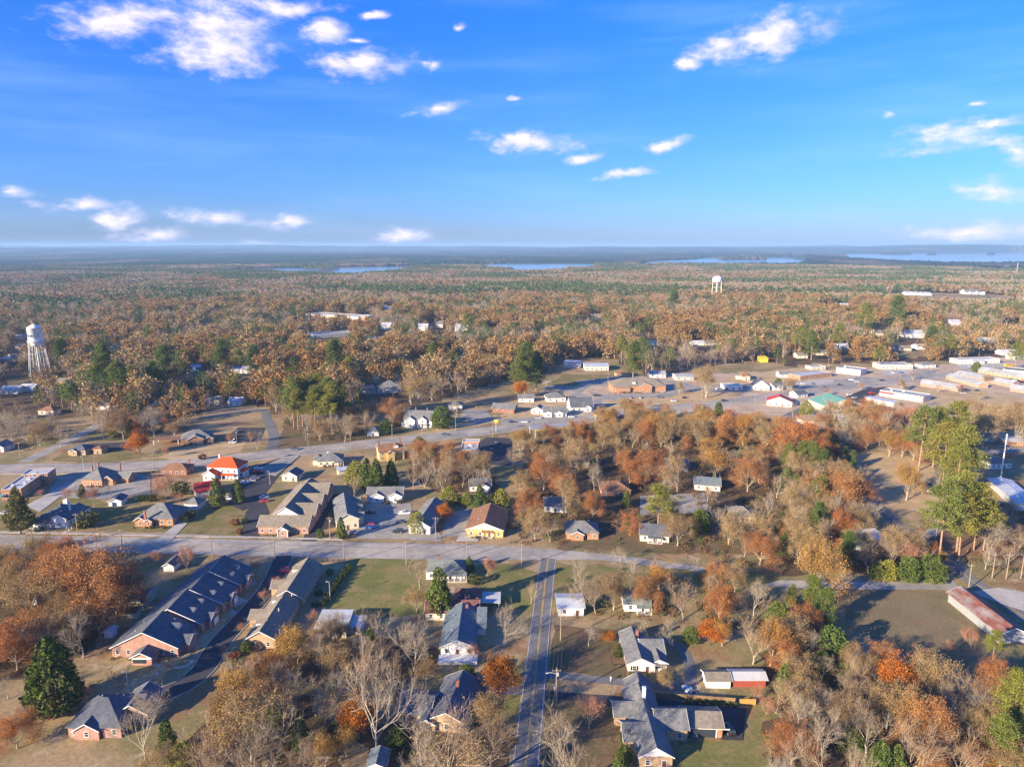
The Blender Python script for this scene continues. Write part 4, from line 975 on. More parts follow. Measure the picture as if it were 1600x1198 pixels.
house("shop_building", "flat white-roofed brick shop with blue-lit side windows", "shop", (4,781), (35,779), 28, 5.2, BRICK_OR, RF_WHITE, 'flat', win=True, lm="the flat-roofed brick shop", wings=[(0, 20, 12, 9, 6.0, 'flat', 'x')],
  extra=units(5.2, [(2, 5, 1.4), (6, 8, 1.2), (5, 14, 1.6), (4, 22, 2)]), wh=2.2)
house("low_brick_house", "low brick house with brown roof behind the pinkish bare tree", "house", (252,742), (292,742), 9, 3.0, BRICK_RED, SH_BRN, 'hip', 'x', .45, lm="the low brick house", chim=[(12, 7, 6.5)])
house("brick_office", "orange brick office with a cross-gabled grey roof and paved lot", "office", (283,695), (331,691), 14, 3.4, BRICK_OR, SH_GREY, 'hip', 'x', .5, lm="the orange brick office", wings=[(4, -2.5, 9, 8, 3.5, 'gable', 'y'), (14, -1.5, 4.5, 7, 3.2, 'gable', 'y')], win=True)
house("brick_carport", "flat-topped brick drive-through canopy joined to the orange office", "canopy", (240,695), (279,694), 7, 3.0, BRICK_RED, SH_BRN, 'open', win=False, door=False)
house("small_office", "small tan office with a dark roof beside the boulevard", "office", (107,711), (134,711), 9, 3, BRICK_TAN, SH_DARK, 'hip', 'x', .5, lm="the small tan office", wings=[(2, -1.5, 4, 4, 2.8, 'gable', 'y')])
house("small_annex", "boxy brown annex with a brown roof next to the dark car park", "annex", (146,709), (159,709), 7, 3, BRICK_TAN, SH_BRN, 'hip', 'x', .35, lm="the boxy brown annex")
house("white_workshop", "white gabled workshop cut by the western edge of the view", "workshop", (-18,706), (6,706), 9, 3, SIDING_W, SH_GREY, 'gable', 'y', .45, lm="the white gabled workshop")
house("office_complex", "rose-brick office complex with many cross gables and a white portico", "office", (404,834), (482,834), 9.5, 3.6, BRICK_PINK, SH_TAN, 'gable', 'x', .62, lm="the rose-brick office complex",
  wings=[(9.0, -3, 4.6, 4.4, 3.0, 'gable', 'y'), (1.5, 9, 15, 38, 3.8, 'gable', 'y'), (8, 11, 13, 10, 4.6, 'gable', 'x'), (7.5, 22.5, 13, 10, 4.8, 'gable', 'x'), (7, 35, 13, 11, 5.0, 'gable', 'x')], gable_m=TRIM, sides=True,
  extra=[("vent", UNIT, [(5, 5.3, 20, 20.3, 5.6, 6.9)]), ("portico_column", TRIM, [(9.1, 9.4, -3.2, -2.9, 0, 2.8)]), ("portico_column", TRIM, [(13.2, 13.5, -3.2, -2.9, 0, 2.8)])])
house("cream_garage", "cream gabled garage with a dark roof on the slope above the offices", "garage", (441,751), (464,752), 8, 3.0, SIDING_CR, SH_DARK, 'gable', 'y', .5, lm="the cream gabled garage")
house("cream_cottage", "cream cottage with a spreading grey hipped roof by the boulevard", "house", (497,729), (535,727), 11, 3.0, SIDING_CR, SH_GREY, 'hip', 'x', .5, lm="the cream cottage", wings=[(-3, 3, 6, 8, 2.9, 'hip', 'y')], porch=(9, 14, 2.4, 2.4, 4), chim=[(5, 6, 6.4)], chim_m=SIDING_W)
house("small_shed", "pale lean-to shed by the dark cedars", "shed", (529,742), (543,740), 4, 2.4, SIDING_CR, RF_METAL, 'shed', 'x', .15, win=False)
house("tudor_house", "two-storey orange brick house with a red-brown roof and white dormer", "house", (593,721), (632,717), 10, 5.6, BRICK_YEL, SH_BRN, 'gable', 'x', .6, lm="the two-storey brick house", wings=[(4.5, -1.6, 4, 5, 5, 'gable', 'y')], chim=[(13, 6, 10.8), (1, 7, 10.2)], dorm=[(10, 1.5, 6.6, 2.4, 3, 1.4, 'S')])
house("tall_shop", "tall orange brick shop with a stepped white parapet and dark car park", "shop", (720,720), (746,720), 15, 6.6, BRICK_OR, RF_WHITE, 'flat', win=False, door=False, lm="the white-topped brick shop", wings=[(0, 13, 10, 6, 7.6, 'flat', 'x')], extra=units(6.6, [(2, 3, 1.4), (5, 6, 1.2), (4, 9, 1.3)]))
house("apartment_block", "long apartment block with a tan west roof slope next to the dark office road", "apartments", (526,829), (561,825), 26, 4.6, SIDING_CR, SH_GREY, 'gable', 'y', .55, lm="the cream apartment block",
  wings=[(6, 3, 5.6, 3.4, 4.6, 'gable', 'x'), (6, 12, 5.6, 3.4, 4.6, 'gable', 'x'), (6, 21, 5.6, 3.4, 4.6, 'gable', 'x')], extra=[("vent", UNIT, [(2.4, 2.7, y, y + .3, 5.2, 6.3)]) for y in (5, 10, 15, 20)])
house("apartment_block", "white apartment block with twin front gables at the back of the car park", "apartments", (574,784), (629,783), 9, 3.6, SIDING_W, SH_GREY, 'gable', 'x', .5, lm="the twin-gabled apartments", wings=[(2, -1.6, 6, 5, 3.3, 'gable', 'y'), (10.5, -1.6, 6, 5, 3.3, 'gable', 'y')])
house("apartment_block", "white apartment block with a dark blue east roof beside the yellow-green tree", "apartments", (639,833), (672,835), 27, 3.6, SIDING_W, SH_GREY, 'gable', 'y', .55, lm="the dark-roofed apartments")
house("chapel", "yellow brick chapel with a wide brown gabled roof", "chapel", (729,838), (786,840), 22, 3.4, BRICK_YEL, SH_BRN, 'gable', 'y', .38, lm="the yellow brick chapel", gable_m=SIDING_CR, porch=(6.5, 11, 1.2, 2.6, 2))
house("white_house", "white house with a red chimney among olive shrubs", "house", (734,768), (767,767), 9, 3.0, SIDING_W, SH_DARK, 'gable', 'x', .5, lm="the white house in the shrubs", wings=[(4.5, -2, 5, 5, 3, 'gable', 'y')], chim=[(10, 5, 6.8)])
house("victorian_house", "rambling white two-storey house with many small gables", "house", (632,667), (675,668), 13, 5.6, SIDING_W, SH_GREY, 'gable', 'x', .7, lm="the rambling white house", wings=[(1.5, -2, 6, 7, 5.4, 'gable', 'y'), (10, -1.4, 5.4, 6, 5.6, 'gable', 'y'), (-2.5, 1, 4, 6, 3, 'hip', 'y')], porch=(7.4, 16, 2.6, 2.6, 5), chim=[(6, 9, 11.5), (14, 9, 11.2)])
house("grey_cottage", "small grey-roofed white cottage behind a twiggy tree by the boulevard", "house", (574,681), (592,681), 9, 3.0, SIDING_W, SH_GREY, 'hip', 'x', .5, lm="the small grey-roofed cottage")
house("grey_roofed_hall", "wide beige hall with a big grey hipped roof", "hall", (591,615), (628,613), 18, 4.4, STUCCO, SH_GREY, 'hip', 'x', .5, lm="the wide grey-roofed hall", wings=[(-16, 2, 17, 12, 3.4, 'hip', 'x')])
# --- east side
house("barn", "long weathered barn with rusted red roof panels", "barn", (1560,1004), (1603,1004), 25, 3.4, OLDWOOD, RF_RUST, 'gable', 'y', .42, lm="the rusty barn", win=False, oh=.6)
house("patched_house", "white flat-roofed house patched with blue tarpaulin", "house", (1345,857), (1386,854), 9, 3.6, SIDING_W, RF_METAL, 'shed', 'x', .06, lm="the tarpaulin-patched house", wings=[(-2.5, -2.2, 6, 5, 2.6, 'shed', 'x'), (9, -2, 4, 4, 2.8, 'shed', 'x')],
  extra=[("tarpaulin", BLUE, [(5.2, 8.2, -.08, -.02, 1.2, 2.6), (-2.6, 1.6, 3, 6.4, 2.95, 3.02)])])
house("metal_workshop", "long metal-roofed workshop set at an angle by the tall mast", "workshop", (1543,757), (1587,797), 10, 3.4, METAL_W, RF_METAL, 'gable', 'x', .16, lm="the metal-roofed workshop", win=False)
house("grey_house", "grey-roofed white house beside the tall mast", "house", (1548,733), (1580,731), 11, 3.0, SIDING_W, SH_GREY, 'hip', 'x', .45, lm="the grey-roofed house by the mast")
house("brick_rowhouse", "low brick house with pale grey roof on the back street", "house", (1568,696), (1622,697), 9, 3, BRICK_OR, RF_GREY, 'gable', 'x', .35, lm="the back-street brick house")
house("brick_rowhouse", "grey-roofed house in the shade of the big pines", "house", (1522,690), (1552,690), 9, 3, SIDING_W, SH_BLUE, 'gable', 'x', .35)
house("green_roofed_store", "cream store under a large green metal roof", "store", (1288,643), (1350,641), 22, 4.4, SIDING_CR, RF_GREEN, 'gable', 'y', .28, lm="the green-roofed store", wh=1.6)
house("long_shed", "long low white shed beside the green-roofed store", "shed", (1351,627), (1396,636), 7, 3.4, METAL_W, RF_METAL, 'shed', 'x', .04, lm="the long white shed", win=False)
house("red_awning_store", "white flat-roofed store with a red awning front", "store", (1374,618), (1442,629), 15, 4.6, METAL_W, RF_GREY, 'flat', lm="the red-awning store", win=False, door=False, extra=[("awning", REDP, [(.5, 11, -1.4, -.05, 2.8, 3.9)])] + units(4.6, [(6, 5, 1.6), (14, 8, 1.6)]))
house("red_fronted_store", "white box store with a red front beside the boulevard", "store", (1306,582), (1344,587), 16, 5.2, METAL_W, RF_GREY, 'flat', lm="the red-fronted box store", win=False, door=False, extra=[("red_front", REDP, [(20.6, 20.9, .3, 12, 0, 5.0)])] + units(5.2, [(5, 5, 1.8)]))
house("brick_store", "low flat brick store with a long white roof", "store", (1250,594), (1300,588), 14, 3.8, BRICK_OR, RF_WHITE, 'flat', lm="the flat brick store")
house("tan_store", "tan flat store behind bare trees along the boulevard", "store", (1376,577), (1426,577), 16, 4.6, STUCCO, RF_GREY, 'flat', lm="the tan flat store")
house("white_motel", "white multi-part flat-roofed building by the boulevard", "motel", (1500,569), (1562,567), 14, 4.4, SIDING_W, RF_WHITE, 'flat', lm="the white flat-roofed motel", wings=[(12, -3, 14, 4, 3.2, 'shed', 'x')])
for k, (A, Bq, lb) in enumerate([((1438,603),(1497,612),'shortest grey-roofed brick housing row nearer the depot road'), ((1478,592),(1528,606),'brick housing row with grey roof standing second from the depot road'),
    ((1492,588),(1580,605),'longest grey-roofed brick housing row with small porches'), ((1528,582),(1640,602),'brick housing row behind the longest row, towards the boulevard'), ((1578,611),(1640,620),'brick housing row cut by the eastern edge of the view')]):
    house("housing_row", lb, "housing row", A, Bq, 9, 3.0, BRICK_TAN if k % 2 else BRICK_PINK, RF_GREY, 'gable', 'x', .55, lm=None if k else "the brick housing rows", group="brick housing rows")
house("box_store", "white-walled store with a dark flat roof cut by the eastern edge", "store", (1566,584), (1640,592), 18, 4.6, METAL_W, ASPH, 'flat', win=False, door=False, lm="the dark flat-roofed store")
house("grey_house", "tan-roofed house with a broad hip roof above the rust trees", "house", (1255,664), (1290,664), 12, 3.0, STUCCO, SH_TAN, 'hip', 'x', .45, lm="the tan hip-roofed house")
house("red_trimmed_shop", "white shop with a red gable on the sandy lot", "shop", (1198,633), (1237,636), 12, 3.6, SIDING_W, RF_RED2, 'gable', 'y', .4, lm="the red-gabled shop")
house("white_bungalow", "white bungalow beside the flat brick store", "house", (1210,610), (1238,607), 9, 3, SIDING_W, SH_GREY, 'gable', 'x', .5, lm="the white bungalow", wings=[(3, -1.5, 5, 4, 3, 'gable', 'y')])
house("big_brick_office", "big brick office with a spreading tan hipped roof and ring road", "office", (958,613), (1040,612), 20, 5.2, BRICK_OR, SH_TAN, 'hip', 'x', .5, lm="the big brick office", wings=[(2, -2, 12, 10, 4.2, 'hip', 'y'), (22, -2.5, 10, 10, 5.4, 'gable', 'y'), (31, 0, 6, 8, 4, 'hip', 'y')], dorm=[(18, 2, 6.5, 2.4, 3, 1.5, 'S')], chim=[(30, 10, 12)])
house("flat_store", "white flat warehouse left of the low store at the wood edge", "warehouse", (881,574), (907,575), 14, 5.0, METAL_W, RF_METAL, 'shed', 'x', .03, win=False, lm="the white warehouse")
LANDMARKS[-1] = ("the white warehouse", 894, 574)
house("low_store", "low white store with a grey sloping roof at the wood edge", "store", (914,579), (951,579), 20, 4.2, STUCCO, RF_METAL, 'gable', 'x', .15, lm="the low white store")
house("white_house", "white hip-roofed house behind the dark-gabled house", "house", (855,628), (884,627), 12, 3.2, SIDING_W, SH_GREY, 'hip', 'x', .5, lm="the white hip-roofed house")
house("dark_gabled_house", "white house with a steep dark gable beside the cottages", "house", (892,643), (927,642), 15, 3.4, SIDING_W, SH_DARK, 'gable', 'x', .75, lm="the dark-gabled house", wings=[(10, -1.5, 5, 5, 3, 'gable', 'y')])
house("small_cottage", "small white cottage beside the wider grey-roofed cottage", "house", (830,646), (848,647), 9, 3.0, SIDING_W, SH_GREY, 'gable', 'y', .5, lm="the small white cottage")
house("wide_cottage", "wide white cottage with two grey front gables", "house", (849,651), (885,651), 11, 3.2, SIDING_W, SH_GREY, 'gable', 'x', .5, lm="the wide white cottage", wings=[(1, -1.4, 5, 5, 3.1, 'gable', 'y'), (9, -1.4, 5, 5, 3.1, 'gable', 'y')])
house("brick_house", "brick house with a pale grey roof beside the pale street corner", "house", (769,644), (803,646), 11, 3.2, BRICK_RED, SH_GREY, 'gable', 'x', .5, lm="the corner brick house")
house("filling_station_canopy", "filling station canopy with a yellow band round its flat roof", "canopy", (836,684), (926,676), 11, 4.8, METAL_W, RF_GREY, 'open', win=False, door=False, lm="the yellow-banded canopy", extra=[("yellow_band", YEL, [(-.55, 34, -.62, -.5, 4.75, 5.4)])])
house("black_gabled_house", "white house with a sharp black gable by the white fence", "house", (1176,609), (1202,610), 12, 3.4, SIDING_W, SH_DARK, 'gable', 'y', .75, lm="the black-gabled house")
house("white_clinic", "white flat building next to the black-gabled house", "clinic", (1132,609), (1160,609), 12, 3.4, SIDING_W, RF_WHITE, 'flat', lm="the white flat clinic")
house("grey_hall", "low grey hall behind the ring road", "hall", (1056,594), (1084,594), 14, 3.4, GREYW, RF_GREY, 'gable', 'x', .2, lm="the low grey hall")
house("yellow_store", "bright yellow shed roof among the trees", "shed", (1188,566), (1200,566), 9, 4, YEL, YEL, 'shed', 'x', .15, win=False)
# --- in the woods behind the town
house("school_wing", "long beige flat-roofed school wing in the woods", "school", (478,494), (560,500), 30, 5, STUCCO, RF_WHITE, 'flat', lm="the beige school wing")
house("school_gym", "brick school gym with a pale gable beside the school wing", "gym", (570,502), (590,501), 26, 6, BRICK_OR, RF_WHITE, 'gable', 'y', .25)
house("school_block", "grey flat-roofed school block with blue-grey walls", "school", (490,529), (551,525), 30, 5, GREYW, RF_GREY, 'flat', lm="the grey school block", wings=[(-18, 4, 18, 20, 4, 'flat', 'x')])
house("brick_school", "low brick classroom block beside the grey school block", "school", (570,534), (603,534), 20, 4.5, BRICK_OR, RF_GREY, 'flat')
house("farmhouse", "white farmhouse with three gables far off on the open hillside", "farmhouse", (1508,461), (1532,461), 22, 7, SIDING_W, SH_GREY, 'gable', 'x', .6, wings=[(3, -4, 9, 6, 7, 'gable', 'y'), (20, -4, 9, 6, 7, 'gable', 'y'), (37, -4, 9, 6, 7, 'gable', 'y')])
FARB = [(1416,462,1436,462,'W','long white barn on the far open field'), (1441,463,1456,463,'W','smaller white barn on the far open field'), (1386,455,1405,455,'W','pale flat building before the far field'), (1367,438,1385,438,'W','white depot far off near the lake side'),
 (1372,416,1383,416,'W','tiny pale building by the lake shore woods'), (1347,435,1358,435,'T','small tan building in the distant woods'), (1536,535,1554,535,'B','bright blue house in the bare woods'), (1432,546,1446,546,'W','white house in a bare wooded clearing'),
 (1398,548,1424,548,'T','pale olive-roofed house in the eastern woods'), (1487,510,1502,510,'W','small white house in the eastern bare woods'), (1418,528,1445,528,'W','long pale house among eastern green trees'), (1370,527,1380,527,'T','gabled cream house among the rust trees'),
 (1080,540,1100,540,'W','white low house behind the rust oaks'), (1102,540,1125,539,'T','pale tan house behind the rust oaks'), (1010,540,1032,540,'W','pale house glimpsed in the middle woods'), (920,500,940,500,'T','tan building in the middle woods'),
 (1316,482,1328,482,'W','pale house near the sandy clearing'), (1296,482,1312,482,'T','sandy-walled house by the far clearing'), (680,512,692,512,'T','cream gabled house near the school'), (653,517,668,517,'W','low white house near the school'), (596,515,610,515,'W','white gabled house near the school'),
 (711,518,731,518,'W','white long house beyond the school'), (600,487,616,487,'W','white house behind the school'), (295,580,311,580,'B','small blue-roofed shed in the western pines'), (361,583,391,583,'W','white long roof in the western woods'), (316,632,342,632,'T','grey-green roofed house below the western pines'),
 (356,634,376,634,'W','white small house below the western pines'), (0,615,28,615,'W','row of white gables near the water tower'), (30,612,52,612,'W','second white gabled building near the water tower'), (0,566,14,566,'W','white building west of the water tower'), (18,562,38,560,'T','pale sheds left of the water tower'),
 (88,602,106,602,'Y','yellow-walled shed below the water tower'), (24,545,36,545,'T','pale barn up the slope behind the water tower'), (20,530,34,530,'W','white barn in the woods behind the water tower'), (172,548,184,548,'W','pale roof in the western bare woods'), (1276,555,1292,555,'T','tan house in the trees over the store'),
 (1246,560,1262,560,'T','cream house in the trees near the red-fronted store'), (1305,545,1326,545,'W','pale house among rust oaks by the store'), (1570,422,1580,420,'G','grey industrial tower block far to the east'), (1594,430,1604,430,'W','white far-off shed at the eastern edge'), (1552,444,1566,444,'W','white shed in the far eastern woods'),
 (745,420,772,419,'W','white marina buildings on the lake shore'), (1018,444,1028,444,'W','small white roof in the distant woods'), (500,409,512,409,'W','pale far shore house across the lake'), (180,408,190,408,'T','pale far clearing building'), (1566,555,1590,555,'W','white low house at the eastern boulevard end')]
FM = {'W': (SIDING_W, RF_WHITE), 'T': (STUCCO, SH_TAN), 'B': (BLUE, RF_METAL), 'Y': (BRICK_YEL, SH_TAN), 'G': (GREYW, RF_GREY)}
for x0, y0, x1, y1, k, lb in FARB:
    a = at(x0, y0); dd = depth(a); hh = 3.2 if dd < 900 else 5.5
    if k == 'G': hh = 16
    nm = [w for w in ('barn','house','shed','building','depot','roof','gables','buildings','block') if w in lb.split()]
    house({'gables':'gabled_building','roof':'low_building','buildings':'marina_building','block':'tower_block'}.get(nm[0] if nm else '', (nm[0] if nm else 'building')) if nm else 'building', lb, "building", (x0, y0), (x1, y1), 12 if dd < 900 else 20, hh, FM[k][0], FM[k][1], 'gable' if k != 'G' else 'flat', 'x', .4, win=dd < 900, door=False, sides=False)
# --- plausible neighbours further along the same streets
house("side_street_house", "low white house with a grey roof behind the white ranch house", "house", (872,962), (912,962), 9, 3, SIDING_W, RF_METAL, 'gable', 'x', .2, lm="the low white metal-roofed house")
house("side_street_house", "white bungalow with a grey-green roof at the end of the side street", "house", (975,955), (1015,956), 9, 3, SIDING_W, SH_GRN, 'gable', 'x', .5, lm="the grey-green roofed bungalow", porch=(4, 9, 2, 2.4, 3))
house("side_street_house", "orange brick bungalow facing the main road among rust trees", "house", (885,842), (935,843), 11, 3, BRICK_OR, SH_GREY, 'hip', 'x', .5, lm="the roadside brick bungalow", wings=[(2, -1.5, 5, 5, 2.9, 'gable', 'y')])
house("side_street_house", "cream house with a dark roof facing the main road", "house", (1000,845), (1045,848), 10, 3, SIDING_CR, SH_DARK, 'gable', 'x', .55, lm="the roadside cream house", porch=(3, 9, 2, 2.4, 4))
house("side_street_house", "brown-roofed brick house beyond the roadside houses", "house", (940,775), (985,775), 11, 3, BRICK_RED, SH_BRN, 'hip', 'x', .5, lm="the brown-roofed brick house")
house("side_street_house", "white house with a blue-grey roof in the rust woods", "house", (1085,765), (1125,768), 10, 3, SIDING_W, SH_BLUE, 'gable', 'x', .5, lm="the blue-grey roofed house")

for A_, B_, d_, w_, r_, ty, lb, lm_ in [
 ((1015,590),(1040,590),10,SIDING_W,RF_GREY,'gable',"pale flat-gabled house behind the big brick office",None), ((1150,592),(1172,593),9,SIDING_CR,SH_TAN,'hip',"cream hip-roofed house up the slope behind the white clinic",None),
 ((1218,590),(1236,590),9,SIDING_W,SH_GREY,'gable',"white gabled house above the white bungalow",None), ((1268,578),(1290,577),10,STUCCO,RF_GREY,'flat',"low tan flat building behind the flat brick store",None),
 ((1440,575),(1462,574),9,SIDING_W,SH_GREY,'hip',"white hip-roofed house between the tan store and the motel",None), ((1586,562),(1606,560),10,SIDING_W,RF_WHITE,'gable',"small white house at the far end of the boulevard",None),
 ((1420,645),(1445,648),8,STUCCO,RF_METAL,'shed',"low silver-roofed shed behind the red-awning store",None), ((1310,660),(1332,660),8,SIDING_W,RF_METAL,'gable',"silver-roofed white shed below the green-roofed store",None),
 ((1245,622),(1262,620),8,SIDING_W,SH_DARK,'gable',"little dark-roofed white house beside the red-gabled shop",None), ((962,588),(985,588),9,BRICK_TAN,SH_BRN,'hip',"brown hip-roofed house behind the ring road",None),
 ((700,640),(722,640),9,SIDING_W,SH_GREY,'hip',"white hip-roofed house above the boulevard trees",None), ((810,628),(834,628),9,SIDING_W,SH_GREY,'gable',"white gabled house behind the small cottages",None),
 ((150,640),(172,640),9,SIDING_W,SH_GREY,'gable',"white gabled house in the trees above the lane",None), ((60,648),(84,648),9,SIDING_CR,SH_BRN,'hip',"brown-roofed cream house at the western wood edge",None), ((230,640),(255,640),9,BRICK_RED,SH_GREY,'hip',"grey-roofed brick house at the western wood edge",None),
 ((850,800),(885,801),10,SIDING_W,SH_GREY,'gable',"white grey-roofed house in the trees north of the main road",None), ((1140,815),(1180,818),10,BRICK_TAN,SH_TAN,'hip',"tan-roofed brick house in the trees near the blue evergreens",None),
 ((1040,735),(1075,737),10,SIDING_W,SH_DARK,'gable',"dark-roofed white house amid the rust woods",None), ((890,730),(925,731),10,SIDING_CR,SH_GREY,'hip',"grey-roofed cream house amid the rust woods",None)]:
    house("flat_building" if ty == 'flat' else ("shed" if 'shed' in lb else "house"), lb, "building" if ty == 'flat' else "house", A_, B_, d_, 3.1, w_, r_, ty, 'x', .5 if ty != 'shed' else .1)
# ------------------------------------------------------------------ vehicles
TYRE = mat("tyre_rubber", (.02, .02, .02), .1, 2, .9); LAMP_R = mat("lamp_red", (.4, .02, .02), .1, 2, .3); LAMP_W = mat("lamp_clear", (.7, .7, .7), .05, 2, .2)
PAINTS = {n: mat("car_paint_" + n, c, .03, 1, .3, .5, .1, coat=.6) for n, c in dict(white=(.75, .75, .75), black=(.02, .02, .025), silver=(.42, .44, .46), red=(.48, .02, .03), blue=(.04, .12, .38), grey=(.13, .14, .16), yellow=(.8, .42, .02)).items()}
def loft(sections, m):
    """sections: (x, half width, z bottom, z top) along the vehicle"""
    mb = MB()
    for x, hw, z0, z1 in sections:
        mb.v += [(x, -hw, z0), (x, -hw * 1.02, (z0 + z1) / 2), (x, -hw * .9, z1), (x, hw * .9, z1), (x, hw * 1.02, (z0 + z1) / 2), (x, hw, z0)]
    k = 6
    for i in range(len(sections) - 1):
        for j in range(k): mb.f.append([i*k + j, i*k + (j+1) % k, (i+1)*k + (j+1) % k, (i+1)*k + j]); mb.m.append(0)
    mb.f.append([0, 5, 4, 3, 2, 1]); n = (len(sections) - 1) * k; mb.f.append([n, n+1, n+2, n+3, n+4, n+5]); mb.m += [0, 0]
    return mb
KIND = {
 'car': dict(L=4.6, body=[(-2.3,.8,.3,.85),(-2.2,.86,.24,.95),(-1.2,.9,.22,.98),(0,.9,.22,.96),(1.2,.9,.22,.93),(2.1,.84,.24,.82),(2.3,.74,.3,.7)],
   cab=[(-1.75,.70,.94,1.0),(-1.2,.68,.94,1.36),(-.5,.66,.94,1.44),(.2,.66,.94,1.42),(.95,.72,.92,.97)], roof=(-1.15,.3,.6,1.43,1.47), wx=1.38, r=.33),
 'suv': dict(L=4.8, body=[(-2.35,.85,.38,1.05),(-2.25,.92,.32,1.12),(0,.95,.3,1.12),(1.2,.95,.3,1.1),(2.2,.9,.34,1.0),(2.35,.8,.4,.85)],
   cab=[(-2.2,.78,1.1,1.15),(-2.0,.76,1.1,1.72),(-.3,.75,1.1,1.78),(.5,.74,1.1,1.74),(1.15,.8,1.08,1.14)], roof=(-1.95,.5,.68,1.75,1.81), wx=1.45, r=.38),
 'pickup': dict(L=5.6, body=[(-2.8,.88,.45,1.0),(-2.7,.94,.4,1.08),(-.6,.96,.38,1.08),(1.4,.96,.38,1.1),(2.6,.92,.42,1.02),(2.8,.84,.5,.9)],
   cab=[(-.75,.8,1.06,1.1),(-.6,.78,1.06,1.78),(.3,.76,1.06,1.84),(.8,.76,1.06,1.8),(1.4,.82,1.06,1.12)], roof=(-.55,.75,.7,1.8,1.86), wx=1.75, r=.4)}
_cm = {}
def car_meshes(k):
    if k not in _cm:
        K = KIND[k]; b = loft(K['body'], None)
        x0, x1, hw, z0, z1 = K['roof']; b.box(x0, x1, -hw, hw, z0, z1)
        if k == 'pickup':
            for s in (-1, 1): b.box(-2.72, -.7, s * .86 - .06, s * .86 + .06, 1.06, 1.26)
            b.box(-2.78, -2.7, -.86, .86, 1.0, 1.26)
        g = loft(K['cab'], None)
        w = MB(); n = 12
        ring = [(math.cos(2 * math.pi * j / n) * K['r'], math.sin(2 * math.pi * j / n) * K['r']) for j in range(n)]
        w.add([(a, -.11, c) for a, c in ring] + [(a, .11, c) for a, c in ring], [tuple(range(n)), tuple(range(2 * n - 1, n - 1, -1))] + [(j, n + j, n + (j + 1) % n, (j + 1) % n) for j in range(n)])
        h = MB(); h.box(-.05, .05, -.18, .18, -.07, .07)
        r = MB(); n = 8
        ring = [(math.cos(2 * math.pi * j / n) * K['r'] * .6, math.sin(2 * math.pi * j / n) * K['r'] * .6) for j in range(n)]
        r.add([(a, -.125, c) for a, c in ring] + [(a, .125, c) for a, c in ring], [tuple(range(n)), tuple(range(2 * n - 1, n - 1, -1))])
        base = b
        _cm[k] = dict(b=b, g=g.mesh(k + "_glass", GLASS), w=w.mesh("wheel", TYRE), r=r.mesh("rim", PAINTS['silver']), hl=h.mesh("headlight", LAMP_W), tl=h.mesh("taillight", LAMP_R), paint={})
    return _cm[k]
def vehicle(k, colour, px, py, deg, label, group=None, at_=None):
    M_ = car_meshes(k); K = KIND[k]
    if colour not in M_['paint']: M_['paint'][colour] = M_['b'].mesh(k + "_body", PAINTS[colour], False)
    p = at_ or at(px, py)
    o = thing("pickup_truck" if k == 'pickup' else ("suv" if k == 'suv' else "car"), label, "pickup truck" if k == 'pickup' else k, (p.x, p.y, .075), math.radians(deg), group)
    link("body", M_['paint'][colour], o); link("windows", M_['g'], o)
    for sx in (-1, 1):
        for sy in (-1, 1):
            w = link("wheel", M_['w'], o, (sx * K['wx'], sy * .82, K['r'])); link("rim", M_['r'], w)
    for sy in (-1, 1):
        link("headlight", M_['hl'], o, (K['L'] / 2 - .12, sy * .62, .68 if k == 'car' else .85)); link("taillight", M_['tl'], o, (-K['L'] / 2 + .1, sy * .66, .74 if k == 'car' else .9))
    return o
